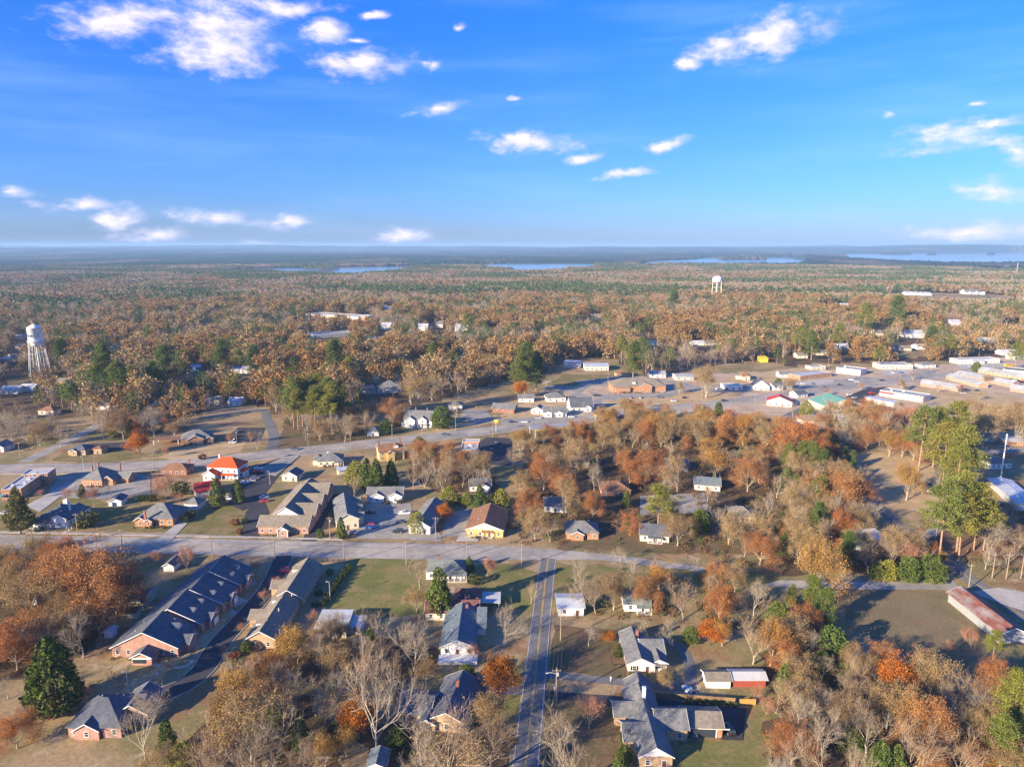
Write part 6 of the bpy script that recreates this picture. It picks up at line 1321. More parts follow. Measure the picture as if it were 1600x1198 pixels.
# ------------------------------------------------------------------ trees one by one (crown centre in the picture, crown width there)
HAND = """
rust 85 905 92;rust 140 893 120;rust 178 915 80;rust 150 945 84;brown 60 925 88;brown 25 900 70;rust 20 1000 84;baretan 62 985 74;brown 100 960 66
bare 125 985 74;evergreen 80 1055 92;bare 9 1065 46;baretan 185 1058 44;twig 137 1078 30;redshrub 80 1112 26;rust 22 1135 62;baretan 45 1108 44;twig 60 1090 34
bare 222 1128 112;baretan 345 1165 92;brown 388 1125 112;gold 362 1078 84;baretan 395 1180 96;rust 352 1112 52;yellowgreen 285 1188 46;rust 392 1045 52;gold 408 1052 48;baretan 322 1195 74;brown 250 1185 60
twig 378 978 15;twig 350 1012 15;twig 300 1018 15;twig 262 1040 12;roundgreen 384 1011 17;redshrub 370 1022 14;shrub 368 1034 12;shrub 380 1030 11;redshrub 360 1025 12;twig 430 908 24;twig 412 928 20
gold 452 1008 76;rust 415 1045 58;bare 428 1150 112;baretan 470 1185 84;baretan 440 1095 70;bare 405 1205 90;brown 500 1160 50
bare 520 966 58;baretan 570 968 52;bare 500 1012 66;bare 568 1012 66;bare 645 1000 84;bare 585 1085 172;orange 560 1118 60;gold 540 1150 50;orange 778 1045 58;roundgreen 728 1053 28
evergreen 578 1003 34;cedar 519 1078 22;baretan 700 1160 150;baretan 762 1152 100;bare 662 1188 84;brown 730 1195 90;bare 790 968 66;twig 740 1015 26;baretan 655 890 48;cedar 686 924 46;brown 650 932 42;twig 762 880 32
evergreen 733 882 18;shrub 740 905 20;shrub 722 925 14;twig 575 1040 46;baretan 610 1045 50;brown 665 1045 40
yellowgreen 556 738 36;cedar 573 741 28;cedar 588 743 30;cedar 611 741 26;baretan 552 760 30;roundgreen 655 694 22;baretan 645 735 46;bare 664 745 40;bare 692 735 58;rust 705 705 44;brown 695 722 48;baretan 722 735 42;bare 752 738 46;brown 672 710 40
yellowgreen 700 773 28;shrub 716 780 18;yellowgreen 730 779 18;cedar 750 781 26;yellowgreen 782 781 32;shrub 765 783 22;orange 692 797 25;yellowgreen 651 817 28;cedar 533 826 19;roundgreen 500 833 13;baretan 560 700 24;bare 575 722 26
tallpine 456 617 30;tallpine 470 614 30;tallpine 484 612 30;tallpine 497 610 30;tallpine 510 612 30;tallpine 523 614 30;tallpine 535 618 28;tallpine 463 622 28;tallpine 490 622 30;tallpine 516 623 30;tallpine 503 618 30
brown 430 618 40;bare 480 655 34;bare 537 665 42;roundgreen 602 666 22;roundgreen 690 651 33;brown 655 608 60;rust 608 640 40;baretan 570 655 36;bare 500 655 26;bare 712 632 34;bare 737 618 26
bare 15 662 50;bare 40 667 42;brown 60 675 36;bare 92 677 36;bare 107 670 34;orange 217 690 32;bare 158 652 52;bare 238 650 52;brown 190 655 50;bare 130 640 40;evergreen 205 668 22;evergreen 180 670 20;gold 72 668 26
twig 255 757 44;shrub 282 762 26;twig 280 775 16;twig 145 772 30;cedar 128 766 14;bare 172 764 26;twig 104 769 20;baretan 118 768 20;conifer 27 795 44;shrub 136 811 32;shrub 126 817 20;shrub 48 818 11
cedar 338 768 27;cedar 372 768 21;shrub 218 778 13;shrub 227 778 13;shrub 236 778 13;shrub 243 778 12;gold 252 779 14;twig 272 772 18;shrub 290 812 11;shrub 298 803 13;redshrub 367 815 14;shrub 383 813 11;redshrub 374 830 12
twig 290 866 36;twig 240 868 26;twig 396 884 24;twig 62 769 14;twig 360 683 18;twig 390 680 18;bare 404 680 18;bare 400 690 20;redshrub 316 713 12;twig 256 705 16
rust 1250 683 74;rust 1290 700 50;bare 1312 680 44;rust 1356 681 40;brown 1376 676 32;gold 1392 686 42;rust 1412 690 40;rust 1430 694 42;rust 1460 706 30;brown 1440 706 30
pine 1443 668 56;pine 1466 662 56;pine 1496 660 53;pine 1482 690 64;pine 1512 698 66;pine 1500 720 56;pine 1478 792 71;pine 1506 778 71;pine 1532 782 66;pine 1508 800 64;pine 1545 800 51
bluepine 158 573 36;bluepine 186 592 32;pine 205 586 30;bluepine 255 572 34;pine 284 562 28;bluepine 345 548 28;pine 372 556 26;bluepine 240 590 28;pine 172 585 28;bluepine 395 560 24
bluepine 522 560 34;pine 545 572 28;bluepine 820 568 38;pine 806 578 30;bluepine 838 575 28;pine 972 536 24;pine 1004 542 24;bluepine 990 560 26;pine 730 500 22;bluepine 677 556 22;pine 112 612 26;bluepine 95 548 26
pine 1312 522 26;pine 1353 490 30;bluepine 1403 482 28;pine 1375 548 22;bluepine 1455 526 22;pine 1486 532 22;pine 1250 526 26;bluepine 1270 532 24;pine 1590 548 26;bluepine 1053 462 18
gold 1420 746 56;bare 1464 751 36;rust 1312 762 72;rust 1285 757 46;rust 1342 766 52;brown 1330 745 40;bare 1340 797 46;bare 1290 826 48;gold 1276 882 86;rust 1235 822 34;brown 1258 800 44;bare 1365 800 40;evergreen 1300 790 22;brown 1240 780 44
baretan 1392 856 52;twig 1425 862 44;baretan 1360 868 44;rust 1462 855 26;roundgreen 1455 886 42;roundgreen 1420 890 34;yellowgreen 1388 890 30;roundgreen 1368 892 22;gold 1475 870 22;bare 1550 838 60;baretan 1590 830 44
bluepine 1232 708 22;bluepine 1254 708 24;bluepine 1272 714 26;bluepine 1285 722 22;brown 1243 725 44;brown 1270 740 40;bare 1215 752 44;evergreen 1225 850 26
bluepine 1272 918 30;bluepine 1288 946 34;roundgreen 1300 1008 50;roundgreen 1285 1038 34;cedar 1238 930 20;rust 1258 968 54;gold 1238 985 50;gold 1206 1002 66;roundgreen 1245 1010 20
brown 1330 1020 50;rust 1385 1030 50;twig 1435 1035 40;brown 1360 1040 50;orange 1406 1055 58;rust 1448 1032 44;baretan 1366 1078 64;bare 1320 1060 50;baretan 1508 1070 60;rust 1552 1048 54;pine 1590 1088 66;pine 1597 1130 51
bare 1290 1160 116;bare 1258 1118 74;baretan 1430 1160 92;baretan 1502 1165 84;rust 1472 1128 84;orange 1530 1178 44;evergreen 1376 1190 50;baretan 1215 1082 54;baretan 1246 1080 32;baretan 1274 1078 32;twig 1520 992 34;brown 1340 1120 70;brown 1420 1098 74
roundgreen 1330 1152 38;cedar 1225 1062 30;pine 1555 1000 30;roundgreen 1450 1125 28;cedar 1402 1190 40;roundgreen 1265 1165 30;bluepine 1570 1150 50;cedar 470 1145 36;roundgreen 620 1150 30;cedar 430 1110 30;evergreen 100 1000 36;cedar 260 1150 34;bare 1530 1100 60;brown 1580 1180 70;bare 1350 1190 70;rust 1455 1190 60;roundgreen 1320 1045 24;bare 1480 1085 50;brown 1560 1120 60;twig 1484 1010 20
bare 885 1160 142;twig 920 1108 52;bare 920 988 38;orange 952 990 20;bare 1048 982 46;roundgreen 1080 990 26;orange 1110 985 38;gold 1130 985 40;baretan 1180 990 78;brown 1036 1055 36;roundgreen 982 1150 26;roundgreen 976 1178 28;cedar 968 1190 24;bare 1010 980 36
boxbush 1075 1094 9;boxbush 1088 1095 9;boxbush 1100 1096 9;boxbush 1113 1097 9;boxbush 1125 1098 9;boxbush 1138 1099 9;boxbush 1148 1100 9;twig 1186 1082 24;shrub 965 1020 16;shrub 972 1010 14;shrub 960 1108 14;shrub 964 1120 14;twig 1198 1100 30
shrub 545 886 11;shrub 539 893 11;shrub 534 900 11;shrub 529 907 11;shrub 524 914 11;shrub 519 921 11;shrub 514 928 11;shrub 509 935 11;shrub 504 942 11;shrub 515 893 12;shrub 498 925 13;twig 488 960 20;shrub 492 944 12
brown 985 652 40;gold 1018 664 44;brown 1050 668 46;brown 1092 670 46;rust 1130 668 46;gold 1162 666 44;cedar 1122 646 24;orange 810 605 26;brown 1105 590 50;rust 1012 672 40;brown 960 672 36;brown 1195 680 40
twig 1165 586 16;brown 1236 598 20;twig 1345 601 12;brown 1408 600 16;baretan 1428 583 18;twig 1292 610 12;brown 1062 604 18;baretan 1372 640 22;baretan 1466 605 14;brown 1330 632 18;roundgreen 1216 598 12;baretan 1480 596 12;brown 1545 590 14;baretan 1440 625 20;baretan 1530 615 16;twig 985 628 10;twig 1015 630 10;yellowgreen 1260 640 22;bare 1240 635 24;twig 1500 605 14;roundgreen 1526 573 14;brown 1540 660 60;brown 1590 655 60;bare 1505 645 44;twig 1420 645 44;baretan 1345 665 50;bare 1385 655 44
rust 850 730 60;brown 905 705 54;rust 830 780 50;brown 880 770 52;bare 930 735 54;rust 1010 720 56;brown 1060 735 56;gold 1120 720 54;rust 1170 735 56;bare 1190 790 54;brown 1050 800 44;rust 985 815 36;roundgreen 1095 815 34;bare 860 825 36;brown 1140 820 52;rust 1190 850 56
bare 905 920 60;brown 960 920 56;rust 1010 925 54;baretan 1070 930 60;rust 1125 935 60;bare 1180 930 64;roundgreen 1215 960 36;brown 1150 900 44;bare 1080 880 40;baretan 830 920 36;pine 1030 775 51;bare 970 860 30
"""
for row in HAND.replace("\n", ";").split(";"):
    if row.strip():
        k, x, y, w = row.split(); T(k, float(x), float(y), float(w))

rs_ = random.Random(21)
for A_, B_, off in [((213,821),(271,821),2.6),((52,824),(107,824),3.6),((665,969),(747,969),1.3),((981,1051),(1021,1051),1.2),((999,1200),(1050,1200),1.2),((497,729),(535,727),1.4),((404,834),(482,834),1.5),((176,1026),(279,1026),1.3),
                    ((729,838),(786,840),1.5),((574,784),(629,783),2.4),((128,759),(160,760),1.3),((283,695),(331,691),3.6),((958,613),(1040,612),3.8),((639,833),(672,835),1.3),((622,1127),(670,1133),2.9)]:
    a_, b_ = at(*A_), at(*B_); L_ = (b_ - a_).length; d_ = (b_ - a_).normalized(); n_ = Vector((d_.y, -d_.x, 0)); x_ = .8
    while x_ < L_ - .5:
        if rs_.random() < .68: TREES.append((rs_.choice(['boxbush', 'shrub', 'redshrub', 'boxbush']), a_ + d_ * x_ + n_ * (off + rs_.uniform(0, .6)), rs_.uniform(.45, .8), rs_.uniform(0, 6.28)))
        x_ += rs_.uniform(1.6, 3.2)
# ------------------------------------------------------------------ the woods: scattered where the photograph shows closed canopy
rngw = random.Random(77)
FARCLEAR = [[at(*p) for p in P] for P in [[(330,432),(345,431),(318,424),(308,424)], [(560,413),(600,412),(600,410),(560,410.5)], [(430,412),(520,410),(520,407),(440,408)], [(1000,452),(1040,450),(1035,447),(1000,448)]]]
foot_w = []
for F in FOOT:
    c = sum((Vector(v) for v in F), Vector()) / 4; r = max((v - c).length for v in F); foot_w.append((c, r, F))
# keep the ground between each far building and the viewer open enough for it to show
sight = []
for c, r, F in foot_w:
    d = c.length
    if d > 430:
        L = min(260, 14 * d / CAM_H); u = c.normalized(); n = Vector((-u.y, u.x, 0)); hw = r * .85
        sight.append([c + n * hw, c - n * hw, c - n * hw - u * (L + r * .5), c + n * hw - u * (L + r * .5)])
sight += [[at(*p) for p in P] for P in [[(40,590),(90,590),(95,604),(35,604)]]]
GRID = {}
def reg(P):
    xs = [v.x for v in P]; ys = [v.y for v in P]
    for i in range(int(min(xs) // 40), int(max(xs) // 40) + 1):
        for j in range(int(min(ys) // 40), int(max(ys) // 40) + 1): GRID.setdefault((i, j), []).append(P)
for P in sight + CLEAR + FARCLEAR + [F for _, _, F in foot_w]: reg(P)
road_pts = [p for R in (R1, R2, R3, R4, R5) for p in R]
RG = {}
for p in road_pts: RG.setdefault((int(p.x // 12), int(p.y // 12)), []).append(p)
def near_road(x, y, d=9):
    for i in range(-1, 2):
        for j in range(-1, 2):
            for p in RG.get((int(x // 12) + i, int(y // 12) + j), ()):
                if (p.x - x) ** 2 + (p.y - y) ** 2 < d * d: return True
    return False
def blocked(x, y): return any(pin(P, x, y) for P in GRID.get((int(x // 40), int(y // 40)), ())) or near_road(x, y)
def kind_at(x, y, r):
    a = noise.noise(Vector((x / 130, y / 130, 1.3))); b = noise.noise(Vector((x / 260, y / 260, 7.7))); c = noise.noise(Vector((x / 60, y / 60, 4.1)))
    u = rngw.random()
    east = max(0, min(1, (math.atan2(x, y) + .25) / .5))
    pp = .21 + .50 * max(0, b - .05) + .25 * max(0, c - .2)
    if r > 2100: pp += .14
    if u < pp: return rngw.choice(['pine', 'pine', 'pine', 'bluepine', 'evergreen'])
    v = .5 + (rngw.random() - .5) * .8 + a * .95 - .10 * east
    if v < .20: return 'rust'
    if v < .46: return 'brown'
    if v < .53: return 'gold'
    if v < .72: return 'baretan'
    return 'bare'
SZ = dict(pine=(.85, 1.3), bluepine=(.75, 1.25), evergreen=(.6, 1.0), rust=(.7, 1.8), brown=(.7, 1.8), gold=(.6, 1.3), baretan=(.65, 1.5), bare=(.7, 1.6))
WOOD = []          # (kind, x, y, z, scale)
A0, A1 = -.74, .74
step = 11.0
r = 330.0
while r < 1500:
    n = int((A1 - A0) * r / step)
    for k in range(n):
        a = A0 + (A1 - A0) * (k + rngw.random()) / n; rr = r + rngw.uniform(-.5, .5) * step
        if rr < edge_r(a) + 6: continue
        x, y = rr * math.sin(a), rr * math.cos(a)
        g = noise.noise(Vector((x / 75, y / 75, 20)))
        if g > .33 and rngw.random() < .7: continue
        if blocked(x, y): continue
        k2 = kind_at(x, y, rr); s = rngw.uniform(*SZ[k2])
        WOOD.append((k2, x, y, terr(x, y), s))
    r += step
# the nearest three hundred or so stand as trees of their own, the rest as woods
def size_px(kind, p, s): return s * PROTO[kind][0][2] * FPX / depth(p)
cand = []
for k, p, s, t in TREES: cand.append((k, p, s, t, size_px(k, p, s), True))
small = {'shrub', 'boxbush', 'redshrub'}
PK = dict(pine='pine', bluepine='bluepine', evergreen='evergreen', rust='rust', brown='brown', gold='gold', baretan='baretan', bare='bare')
hand_n = sum(1 for c in cand if c[0] not in small)
WOOD.sort(key=lambda w: math.hypot(w[1], w[2]))
extra = max(0, 318 - hand_n)
for w in WOOD[:extra]: cand.append((w[0], Vector((w[1], w[2], w[3])), w[4] * (14 / PROTO[w[0]][0][2] if w[0] == 'evergreen' else 1) * .95, rngw.uniform(0, 6.28), 0, False))
WOOD = WOOD[extra:]
GROUPS = {}
for c in cand:
    rel, ph, d = where(c[1])[0]
    GROUPS.setdefault((LOOK[c[0]], rel, ph), []).append(c)
used_l = {}
ORD = ['tallest', 'second tallest', 'third tallest', 'fourth tallest', 'fifth tallest', 'sixth tallest', 'seventh tallest', 'eighth tallest', 'ninth tallest', 'tenth tallest', 'eleventh tallest', 'twelfth tallest'] + ['%s tallest' % n for n in 'thirteenth fourteenth fifteenth sixteenth seventeenth eighteenth nineteenth twentieth'.split()]
HUE = random.Random(3)
for (look, rel, ph), L in GROUPS.items():
    L.sort(key=lambda c: -c[2])
    for i, (kind, p, s, t, _, h) in enumerate(L):
        if len(L) == 1: lab = f"{look} {rel} {ph}"
        elif len(L) == 2: lab = f"{('taller', 'shorter')[i]} {look} of two {rel} {ph}"
        else: lab = f"{ORD[min(i, 19)] if i < len(L) - 1 else 'shortest'} {look} among {len(L)} {rel} {ph}"
        v = PROTO[kind]; me_t, me_c, H, Wd, _ = v[HUE.randrange(len(v))]
        small_k = kind in small
        o = thing(NAME[kind], lab, 'shrub' if small_k else 'tree', p, t, 'shrubs and hedge bushes' if small_k else 'trees of the town and its woods')
        o.scale = (s, s, s * HUE.uniform(.92, 1.1))
        link("stem" if small_k else "trunk", me_t, o); link("foliage" if small_k else "crown", me_c, o)

def scatter(name, label, me, pts, cat):
    base = bpy.data.objects.new(name + "_pattern", me)
    pm = bpy.data.meshes.new(name); pm.vertices.add(len(pts)); pm.vertices.foreach_set('co', np.array([p[:3] for p in pts], np.float32).ravel())
    for an, ix in (('turn', 3), ('size', 4)):
        a = pm.attributes.new(an, 'FLOAT', 'POINT'); a.data.foreach_set('value', np.array([p[ix] for p in pts], np.float32))
    o = link(name, pm, kind='stuff'); o['label'] = label; o['category'] = cat
    ng = bpy.data.node_groups.new(name, 'GeometryNodeTree')
    ng.interface.new_socket("Geometry", in_out='INPUT', socket_type='NodeSocketGeometry'); ng.interface.new_socket("Geometry", in_out='OUTPUT', socket_type='NodeSocketGeometry')
    T_ = NT(ng); gi = T_.add('NodeGroupInput'); go = T_.add('NodeGroupOutput')
    oi = T_.add('GeometryNodeObjectInfo'); oi.inputs[0].default_value = base; oi.inputs['As Instance'].default_value = True
    def attr(n):
        q = T_.add('GeometryNodeInputNamedAttribute', data_type='FLOAT'); q.inputs['Name'].default_value = n; return q.outputs[0]
    rot = T_.add('ShaderNodeCombineXYZ', i={2: attr('turn')})
    ip = T_.add('GeometryNodeInstanceOnPoints'); T_.l.new(gi.outputs[0], ip.inputs['Points']); T_.l.new(oi.outputs['Geometry'], ip.inputs['Instance'])
    T_.l.new(rot.outputs[0], ip.inputs['Rotation']); T_.l.new(attr('size'), ip.inputs['Scale']); T_.l.new(ip.outputs[0], go.inputs[0])
    o.modifiers.new("scatter", 'NODES').node_group = ng
    return o
by = {}
# ground under and between the larger trees: saplings and brush too many to count
ZONES = [  # outline in the picture, spacing, tree kinds
 ([(800,690),(1225,690),(1230,900),(1000,850),(800,850)], 17, ['rust', 'brown', 'brown', 'baretan', 'bare', 'gold', 'cedar']),
 ([(860,900),(1100,905),(1230,930),(1225,990),(1060,975),(870,965)], 13, ['rust', 'brown', 'baretan', 'bare', 'gold']),
 ([(1222,690),(1310,700),(1350,760),(1330,830),(1330,890),(1222,900)], 7, ['rust', 'brown', 'baretan', 'bare', 'bluepine']),
 ([(1185,1020),(1240,1000),(1300,1020),(1340,1045),(1440,1080),(1600,1108),(1640,1240),(1200,1240),(1205,1100)], 7.5, ['brown', 'baretan', 'bare', 'rust', 'baretan']),
 ([(290,1160),(350,1100),(440,1060),(520,1130),(560,1240),(250,1240)], 7.5, ['baretan', 'brown', 'bare', 'gold']),
 ([(-60,875),(110,875),(190,940),(150,1000),(110,1040),(-60,1080)], 8, ['rust', 'brown', 'baretan']),
 ([(400,1020),(470,990),(680,1010),(680,1050),(560,1075),(430,1070)], 8, ['bare', 'baretan', 'brown']),
 ([(640,1140),(800,1120),(800,1240),(600,1240)], 7.5, ['baretan', 'bare', 'brown']),
 ([(640,705),(775,745),(775,770),(690,770),(640,745)], 9, ['bare', 'rust', 'baretan', 'brown']),
 ([(950,648),(1200,665),(1240,690),(1225,700),(800,700),(850,690)], 9, ['brown', 'rust', 'gold', 'brown', 'baretan']),
 ([(1330,850),(1470,850),(1480,898),(1330,900)], 6, ['baretan', 'brown', 'twiglow']),
 ([(1495,640),(1610,650),(1610,675),(1510,668)], 8, ['brown', 'brown', 'baretan']),
 ([(1480,800),(1620,800),(1620,900),(1520,890)], 17, ['baretan', 'bare']),
 ([(1280,650),(1440,645),(1450,690),(1250,700)], 9, ['rust', 'bare', 'brown', 'baretan']),
 ([(-60,652),(95,665),(90,690),(40,705),(-60,705)], 11, ['bare', 'brown', 'baretan', 'bare']),
 ([(150,662),(300,668),(290,685),(230,690),(175,688)], 10, ['bare', 'brown', 'baretan', 'rust']),
 ([(440,655),(560,656),(640,655),(640,672),(540,690),(470,690)], 11, ['bare', 'baretan', 'brown']),
 ([(1225,745),(1330,745),(1350,850),(1225,850)], 9, ['bare', 'brown', 'baretan'])]
LOW['twiglow'] = LOW['baretan']
near_by, brush = {}, []
hand_pts = [(c[1].x, c[1].y, c[2] * PROTO[c[0]][0][3] * .36) for c in cand]
NOGO = [[at(*q) for q in P] for P in [[(852,1046),(1100,1060),(1100,1085),(850,1085)], [(975,985),(1095,985),(1095,1080),(975,1080)], [(1095,1040),(1210,1040),(1205,1085),(1095,1085)], [(985,1085),(1180,1085),(1190,1215),(985,1215)], [(1130,880),(1500,900),(1500,930),(1130,925)]]]
for PX, sp_, kinds in ZONES:
    P = [at(*q) for q in PX]; x0, x1 = min(v.x for v in P), max(v.x for v in P); y0, y1 = min(v.y for v in P), max(v.y for v in P)
    for pas, st in ((0, sp_), (1, 3.0)):
        y = y0
        while y < y1:
            x = x0
            while x < x1:
                xx, yy = x + rngw.uniform(-.5, .5) * st, y + rngw.uniform(-.5, .5) * st; x += st
                if not pin(P, xx, yy) or near_road(xx, yy, 6 if pas else 9) or any(pin(F, xx, yy) for _, r_, F in foot_w if True) or any(pin(Q, xx, yy) for Q in NOGO): continue
                if pas == 0:
                    if any((hx - xx) ** 2 + (hy - yy) ** 2 < hr * hr for hx, hy, hr in hand_pts): continue
                    k = rngw.choice(kinds); near_by.setdefault(k, []).append((xx, yy, 0, rngw.uniform(0, 6.28), rngw.uniform(.5, .95)))
                elif rngw.random() < .34: brush.append((xx, yy, 0, rngw.uniform(0, 6.28), rngw.uniform(.4, 1.3)))
            y += st
for k, x, y, z, s in WOOD:
    i = rngw.randrange(len(LOW[k])); by.setdefault((k, i), []).append((x, y, z, rngw.uniform(0, 6.28), s))
# far stands: groups of trees repeated as one piece
rngp = np.random.default_rng(5)
def stand(seed, n, R, kinds):
    g = np.random.default_rng(seed); V, MI, mats = [], [], []
    for i in range(n):
        a, r_ = g.uniform(0, 6.283), R * math.sqrt(g.uniform(0, 1)); k = kinds[g.integers(len(kinds))]
        x, y = r_ * math.cos(a), r_ * math.sin(a)
        W_ = g.uniform(7, 12.5); H_ = g.uniform(10, 17); leaf = {'rust': LF_RUSTF, 'brown': LF_BROWN, 'bare': TW_GREY, 'baretan': TW_TAN, 'pine': LF_PINEF, 'bluepine': LF_PINEF}[k]
        nn = 70 if k not in ('bare', 'baretan') else 60
        t = g.uniform(0, 1, nn); aa = g.uniform(0, 6.283, nn)
        if k in ('pine', 'bluepine'): H_ += 4; W_ *= .7; rr = W_ / 2 * np.sqrt(1 - t * .8)
        else: rr = W_ / 2 * np.sqrt(np.maximum(0, 1 - (2 * t - .75) ** 2 / 1.8))
        rr = rr * np.sqrt(g.uniform(.3, 1.1, nn))
        C = np.stack([x + rr * np.cos(aa), y + rr * np.sin(aa), H_ * (.28 + .72 * t)], 1)
        Q = quads(C, 1.25, g)
        V.append(Q)
        if leaf not in mats: mats.append(leaf)
        MI += [mats.index(leaf)] * nn
    return np_mesh("distant_stand", np.concatenate(V), 4, MI, mats)
STANDS = [stand(400 + i, 46, 36, K) for i, K in enumerate([['rust', 'brown', 'brown', 'bare', 'baretan', 'pine'], ['rust', 'rust', 'brown', 'baretan'], ['bare', 'bare', 'baretan', 'brown', 'bare'], ['bare', 'baretan', 'brown', 'pine'],
   ['pine', 'bluepine', 'pine', 'baretan'], ['bluepine', 'pine', 'bare', 'brown'], ['baretan', 'brown', 'rust', 'bluepine']])]
sp = {}
r = 1510.0
while r < 4300:
    n = int((A1 - A0) * r / 50)
    for k in range(n):
        a = A0 + (A1 - A0) * (k + rngw.random()) / n; rr = r + rngw.uniform(-20, 20); x, y = rr * math.sin(a), rr * math.cos(a)
        if blocked(x, y): continue
        XY = np.array([[x, y], [x + 30, y], [x - 30, y], [x, y + 30], [x, y - 30]]) 
        if is_water(XY[:, 0], XY[:, 1]).any(): continue
        b = noise.noise(Vector((x / 330, y / 210, 7.7))) + .10 * min(1, max(0, (rr - 2300) / 800)); c = noise.noise(Vector((x / 240, y / 200, 1.3)))
        if b > .22: i = rngw.choice([4, 5, 4])
        elif b > .06: i = rngw.choice([5, 3, 6])
        elif c < -.12: i = rngw.choice([1, 0, 1])
        elif c < .12: i = rngw.choice([0, 2, 6])
        else: i = rngw.choice([2, 3, 2])
        sp.setdefault(i, []).append((x, y, terr(x, y), rngw.uniform(0, 6.28), rngw.uniform(.85, 1.1)))
    r += 44
WL = {'bare': "bare grey woods spread beyond the town", 'baretan': "bare tan woods spread beyond the town", 'rust': "rust-coloured oak woods spread beyond the town", 'brown': "brown oak woods spread beyond the town", 'gold': "golden-brown woods spread beyond the town",
      'pine': "green pines scattered through the woods", 'bluepine': "dark blue-green pines scattered through the woods", 'evergreen': "dark evergreens scattered through the woods"}
def merged(name, k):
    """trunk and crown of a full tree as one mesh"""
    t_, c_ = PROTO[k][rngw.randrange(len(PROTO[k]))][:2]
    if (name, t_.name) in MG: return MG[(name, t_.name)]
    V1 = np.array([v.co[:] for v in t_.vertices]); Q1 = np.array([V1[list(p.vertices)] for p in t_.polygons if len(p.vertices) == 4])
    n = len(c_.vertices); V2 = np.empty(n * 3, np.float32); c_.vertices.foreach_get('co', V2); Q2 = V2.reshape(-1, 4, 3)
    mi = np.empty(len(c_.polygons), np.int32); c_.polygons.foreach_get('material_index', mi)
    MG[(name, t_.name)] = np_mesh(name, np.concatenate([Q2, Q1]), 4, np.r_[mi, np.full(len(Q1), len(c_.materials))], list(c_.materials) + [t_.materials[0]])
    return MG[(name, t_.name)]
MG = {}
for k, pts in near_by.items():
    kk = 'twig' if k == 'twiglow' else k
    for h_ in range(2):
        if pts[h_::2]: scatter("thicket", f"{LOOK[kk].split(' ', 1)[0]} young trees filling the gaps between the larger ones", merged("thicket_" + kk, kk), pts[h_::2], "thicket")
BR = [leaf_mat("brush_brown", [(.20, .12, .06), (.24, .15, .08), (.17, .10, .055), (.26, .15, .06)], .2), leaf_mat("brush_olive", [(.11, .12, .04), (.15, .14, .05)], .2)]
for b_ in range(3):
    g_ = np.random.default_rng(60 + b_); n_ = 90; aa = g_.uniform(0, 6.283, n_); rr = 1.7 * np.sqrt(g_.uniform(0, 1, n_)); C = np.stack([rr * np.cos(aa), rr * np.sin(aa), g_.uniform(0, 1, n_) ** 1.4 * 1.9 * (1.2 - rr / 2)], 1)
    if brush[b_::3]: scatter("undergrowth", ("brown brush and leaf litter under the trees", "tan brush between the trunks", "olive brush under the trees")[b_], np_mesh("brush", quads(C, .26, g_), 4, None, [BR[1 if b_ == 2 else 0]]), brush[b_::3], "undergrowth")
for (k, i), pts in by.items(): scatter("woods", WL[k], LOW[k][i], pts, "woods")
for i, pts in sp.items(): scatter("far_woods", ["far brown woods before the lake", "far rust woods before the lake", "far bare woods before the lake", "far thin mixed woods before the lake", "far pine woods before the lake", "far dark mixed pine woods before the lake", "far mottled woods before the lake"][i], STANDS[i], pts, "woods")

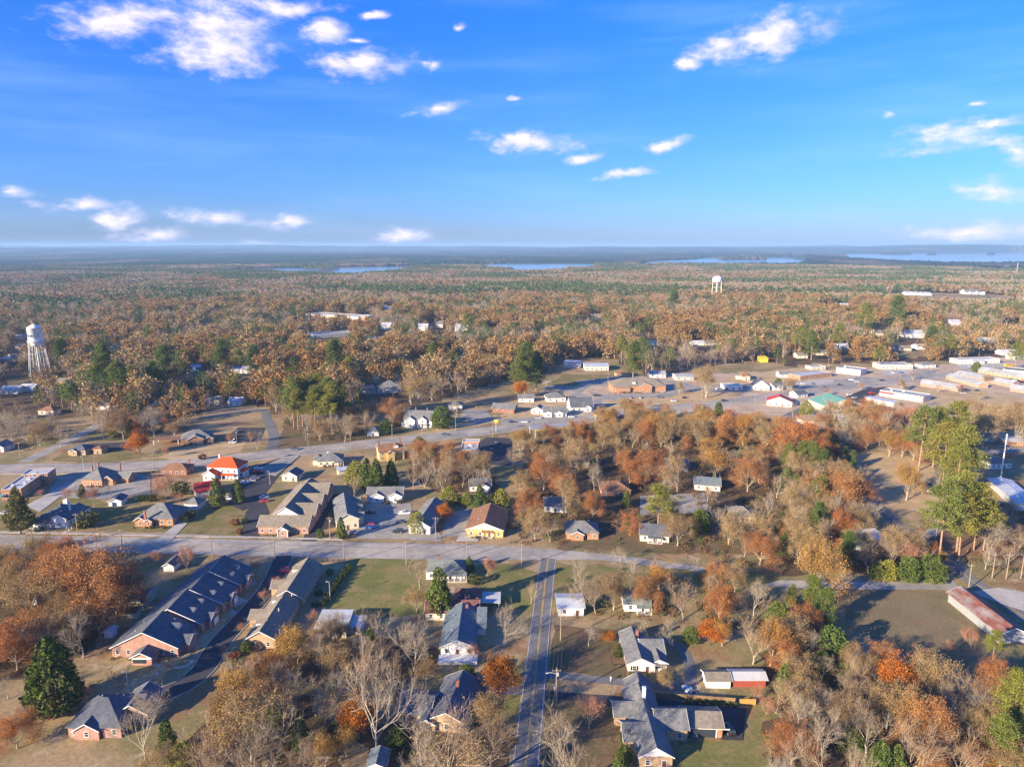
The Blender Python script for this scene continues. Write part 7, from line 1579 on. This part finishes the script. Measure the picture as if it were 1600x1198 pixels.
# ------------------------------------------------------------------ country round the lake out to the horizon: one canopy sheet
def far_canopy():
    rs = np.geomspace(4150, 26000, 210); an = np.linspace(A0, A1, 620)
    R_, A_ = np.meshgrid(rs, an, indexing='ij'); g = np.random.default_rng(9)
    X, Y = R_ * np.sin(A_), R_ * np.cos(A_)
    wet = is_water(X, Y)
    Zc = np.array([[noise.noise(Vector((x / 900, y / 900, 2))) * 8 + noise.noise(Vector((x / 260, y / 260, 5))) * 5 for x, y in zip(xr, yr)] for xr, yr in zip(X, Y)])
    ridge = np.clip((R_ - 4300) / 2500, 0, 1) * 9 * (1 + np.sin(A_ * 9 + R_ / 1700))
    ridge = ridge + np.clip((R_ - 9000) / 6000, 0, 1) * np.array([[max(0, 40 + 80 * noise.noise(Vector((x / 5200, y / 3600, 8))) + 40 * noise.noise(Vector((x / 1500, y / 1500, 6)))) for x, y in zip(xr, yr)] for xr, yr in zip(X, Y)])
    Zc = 11 + Zc + ridge + g.normal(size=X.shape) * 2.6
    Zc = np.clip(Zc, 5, 172); Zc[wet] = -3
    Zc[R_ > 25000] = -2
    V = np.stack([X, Y, Zc], 2).reshape(-1, 3); n, m = X.shape
    I = np.arange(n * m).reshape(n, m); F = np.stack([I[:-1, :-1], I[:-1, 1:], I[1:, 1:], I[1:, :-1]], 2).reshape(-1, 4)[:, ::-1]
    me = bpy.data.meshes.new("lakeside_forest"); me.vertices.add(len(V)); me.vertices.foreach_set('co', V.astype(np.float32).ravel())
    me.loops.add(F.size); me.loops.foreach_set('vertex_index', F.astype(np.int32).ravel()); me.polygons.add(len(F)); me.polygons.foreach_set('loop_start', np.arange(0, F.size, 4, dtype=np.int32))
    me.update(calc_edges=True)
    M = bpy.data.materials.new("far_forest"); M.use_nodes = True; T_ = NT(M.node_tree); b = T_.n['Principled BSDF']; b.inputs['Roughness'].default_value = 1; b.inputs['Specular IOR Level'].default_value = 0
    co = T_.vmath('MULTIPLY', T_.add('ShaderNodeTexCoord').outputs['Object'], (1, .45, 0))
    n1 = T_.add('ShaderNodeTexNoise', i={'Vector': co, 'Scale': .0016, 'Detail': 8.0, 'Roughness': .68}).outputs[0]; n2 = T_.add('ShaderNodeTexNoise', i={'Vector': co, 'Scale': .03, 'Detail': 5.0, 'Roughness': .7}).outputs[0]
    f1 = T_.add('ShaderNodeMapRange', interpolation_type='SMOOTHSTEP', i={0: n1, 1: .50, 2: .62}).outputs[0]
    c = T_.mixc(f1, (.025, .05, .028), (.15, .11, .075))
    f = T_.add('ShaderNodeMapRange', i={0: n2, 1: .3, 2: .7, 3: .6, 4: 1.4}).outputs[0]
    c = T_.mixc(1.0, c, T_.add('ShaderNodeCombineXYZ', i={0: f, 1: f, 2: f}).outputs[0], 'MULTIPLY'); T_.l.new(c, b.inputs['Base Color'])
    me.materials.append(M); o = link("lakeside_forest", me, kind='stuff'); o['label'] = "blue-green forest rolling round the lake to the horizon"; o['category'] = "forest"
far_canopy()

# ------------------------------------------------------------------ the air
HAZE_DENSITY = 7.5e-5
hb = MB(); hb.box(-43000, 43000, -43000, 43000, -20, 178)
hm_ = bpy.data.materials.new("haze_air"); hm_.use_nodes = True; T_ = NT(hm_.node_tree); T_.n.clear()
pv_ = T_.add('ShaderNodeVolumePrincipled'); pv_.inputs['Color'].default_value = (.40, .66, 1.0, 1); pv_.inputs['Density'].default_value = HAZE_DENSITY; pv_.inputs['Anisotropy'].default_value = .0
T_.l.new(pv_.outputs[0], T_.add('ShaderNodeOutputMaterial').inputs['Volume'])
link("haze", hb.mesh("haze", hm_), kind='stuff')
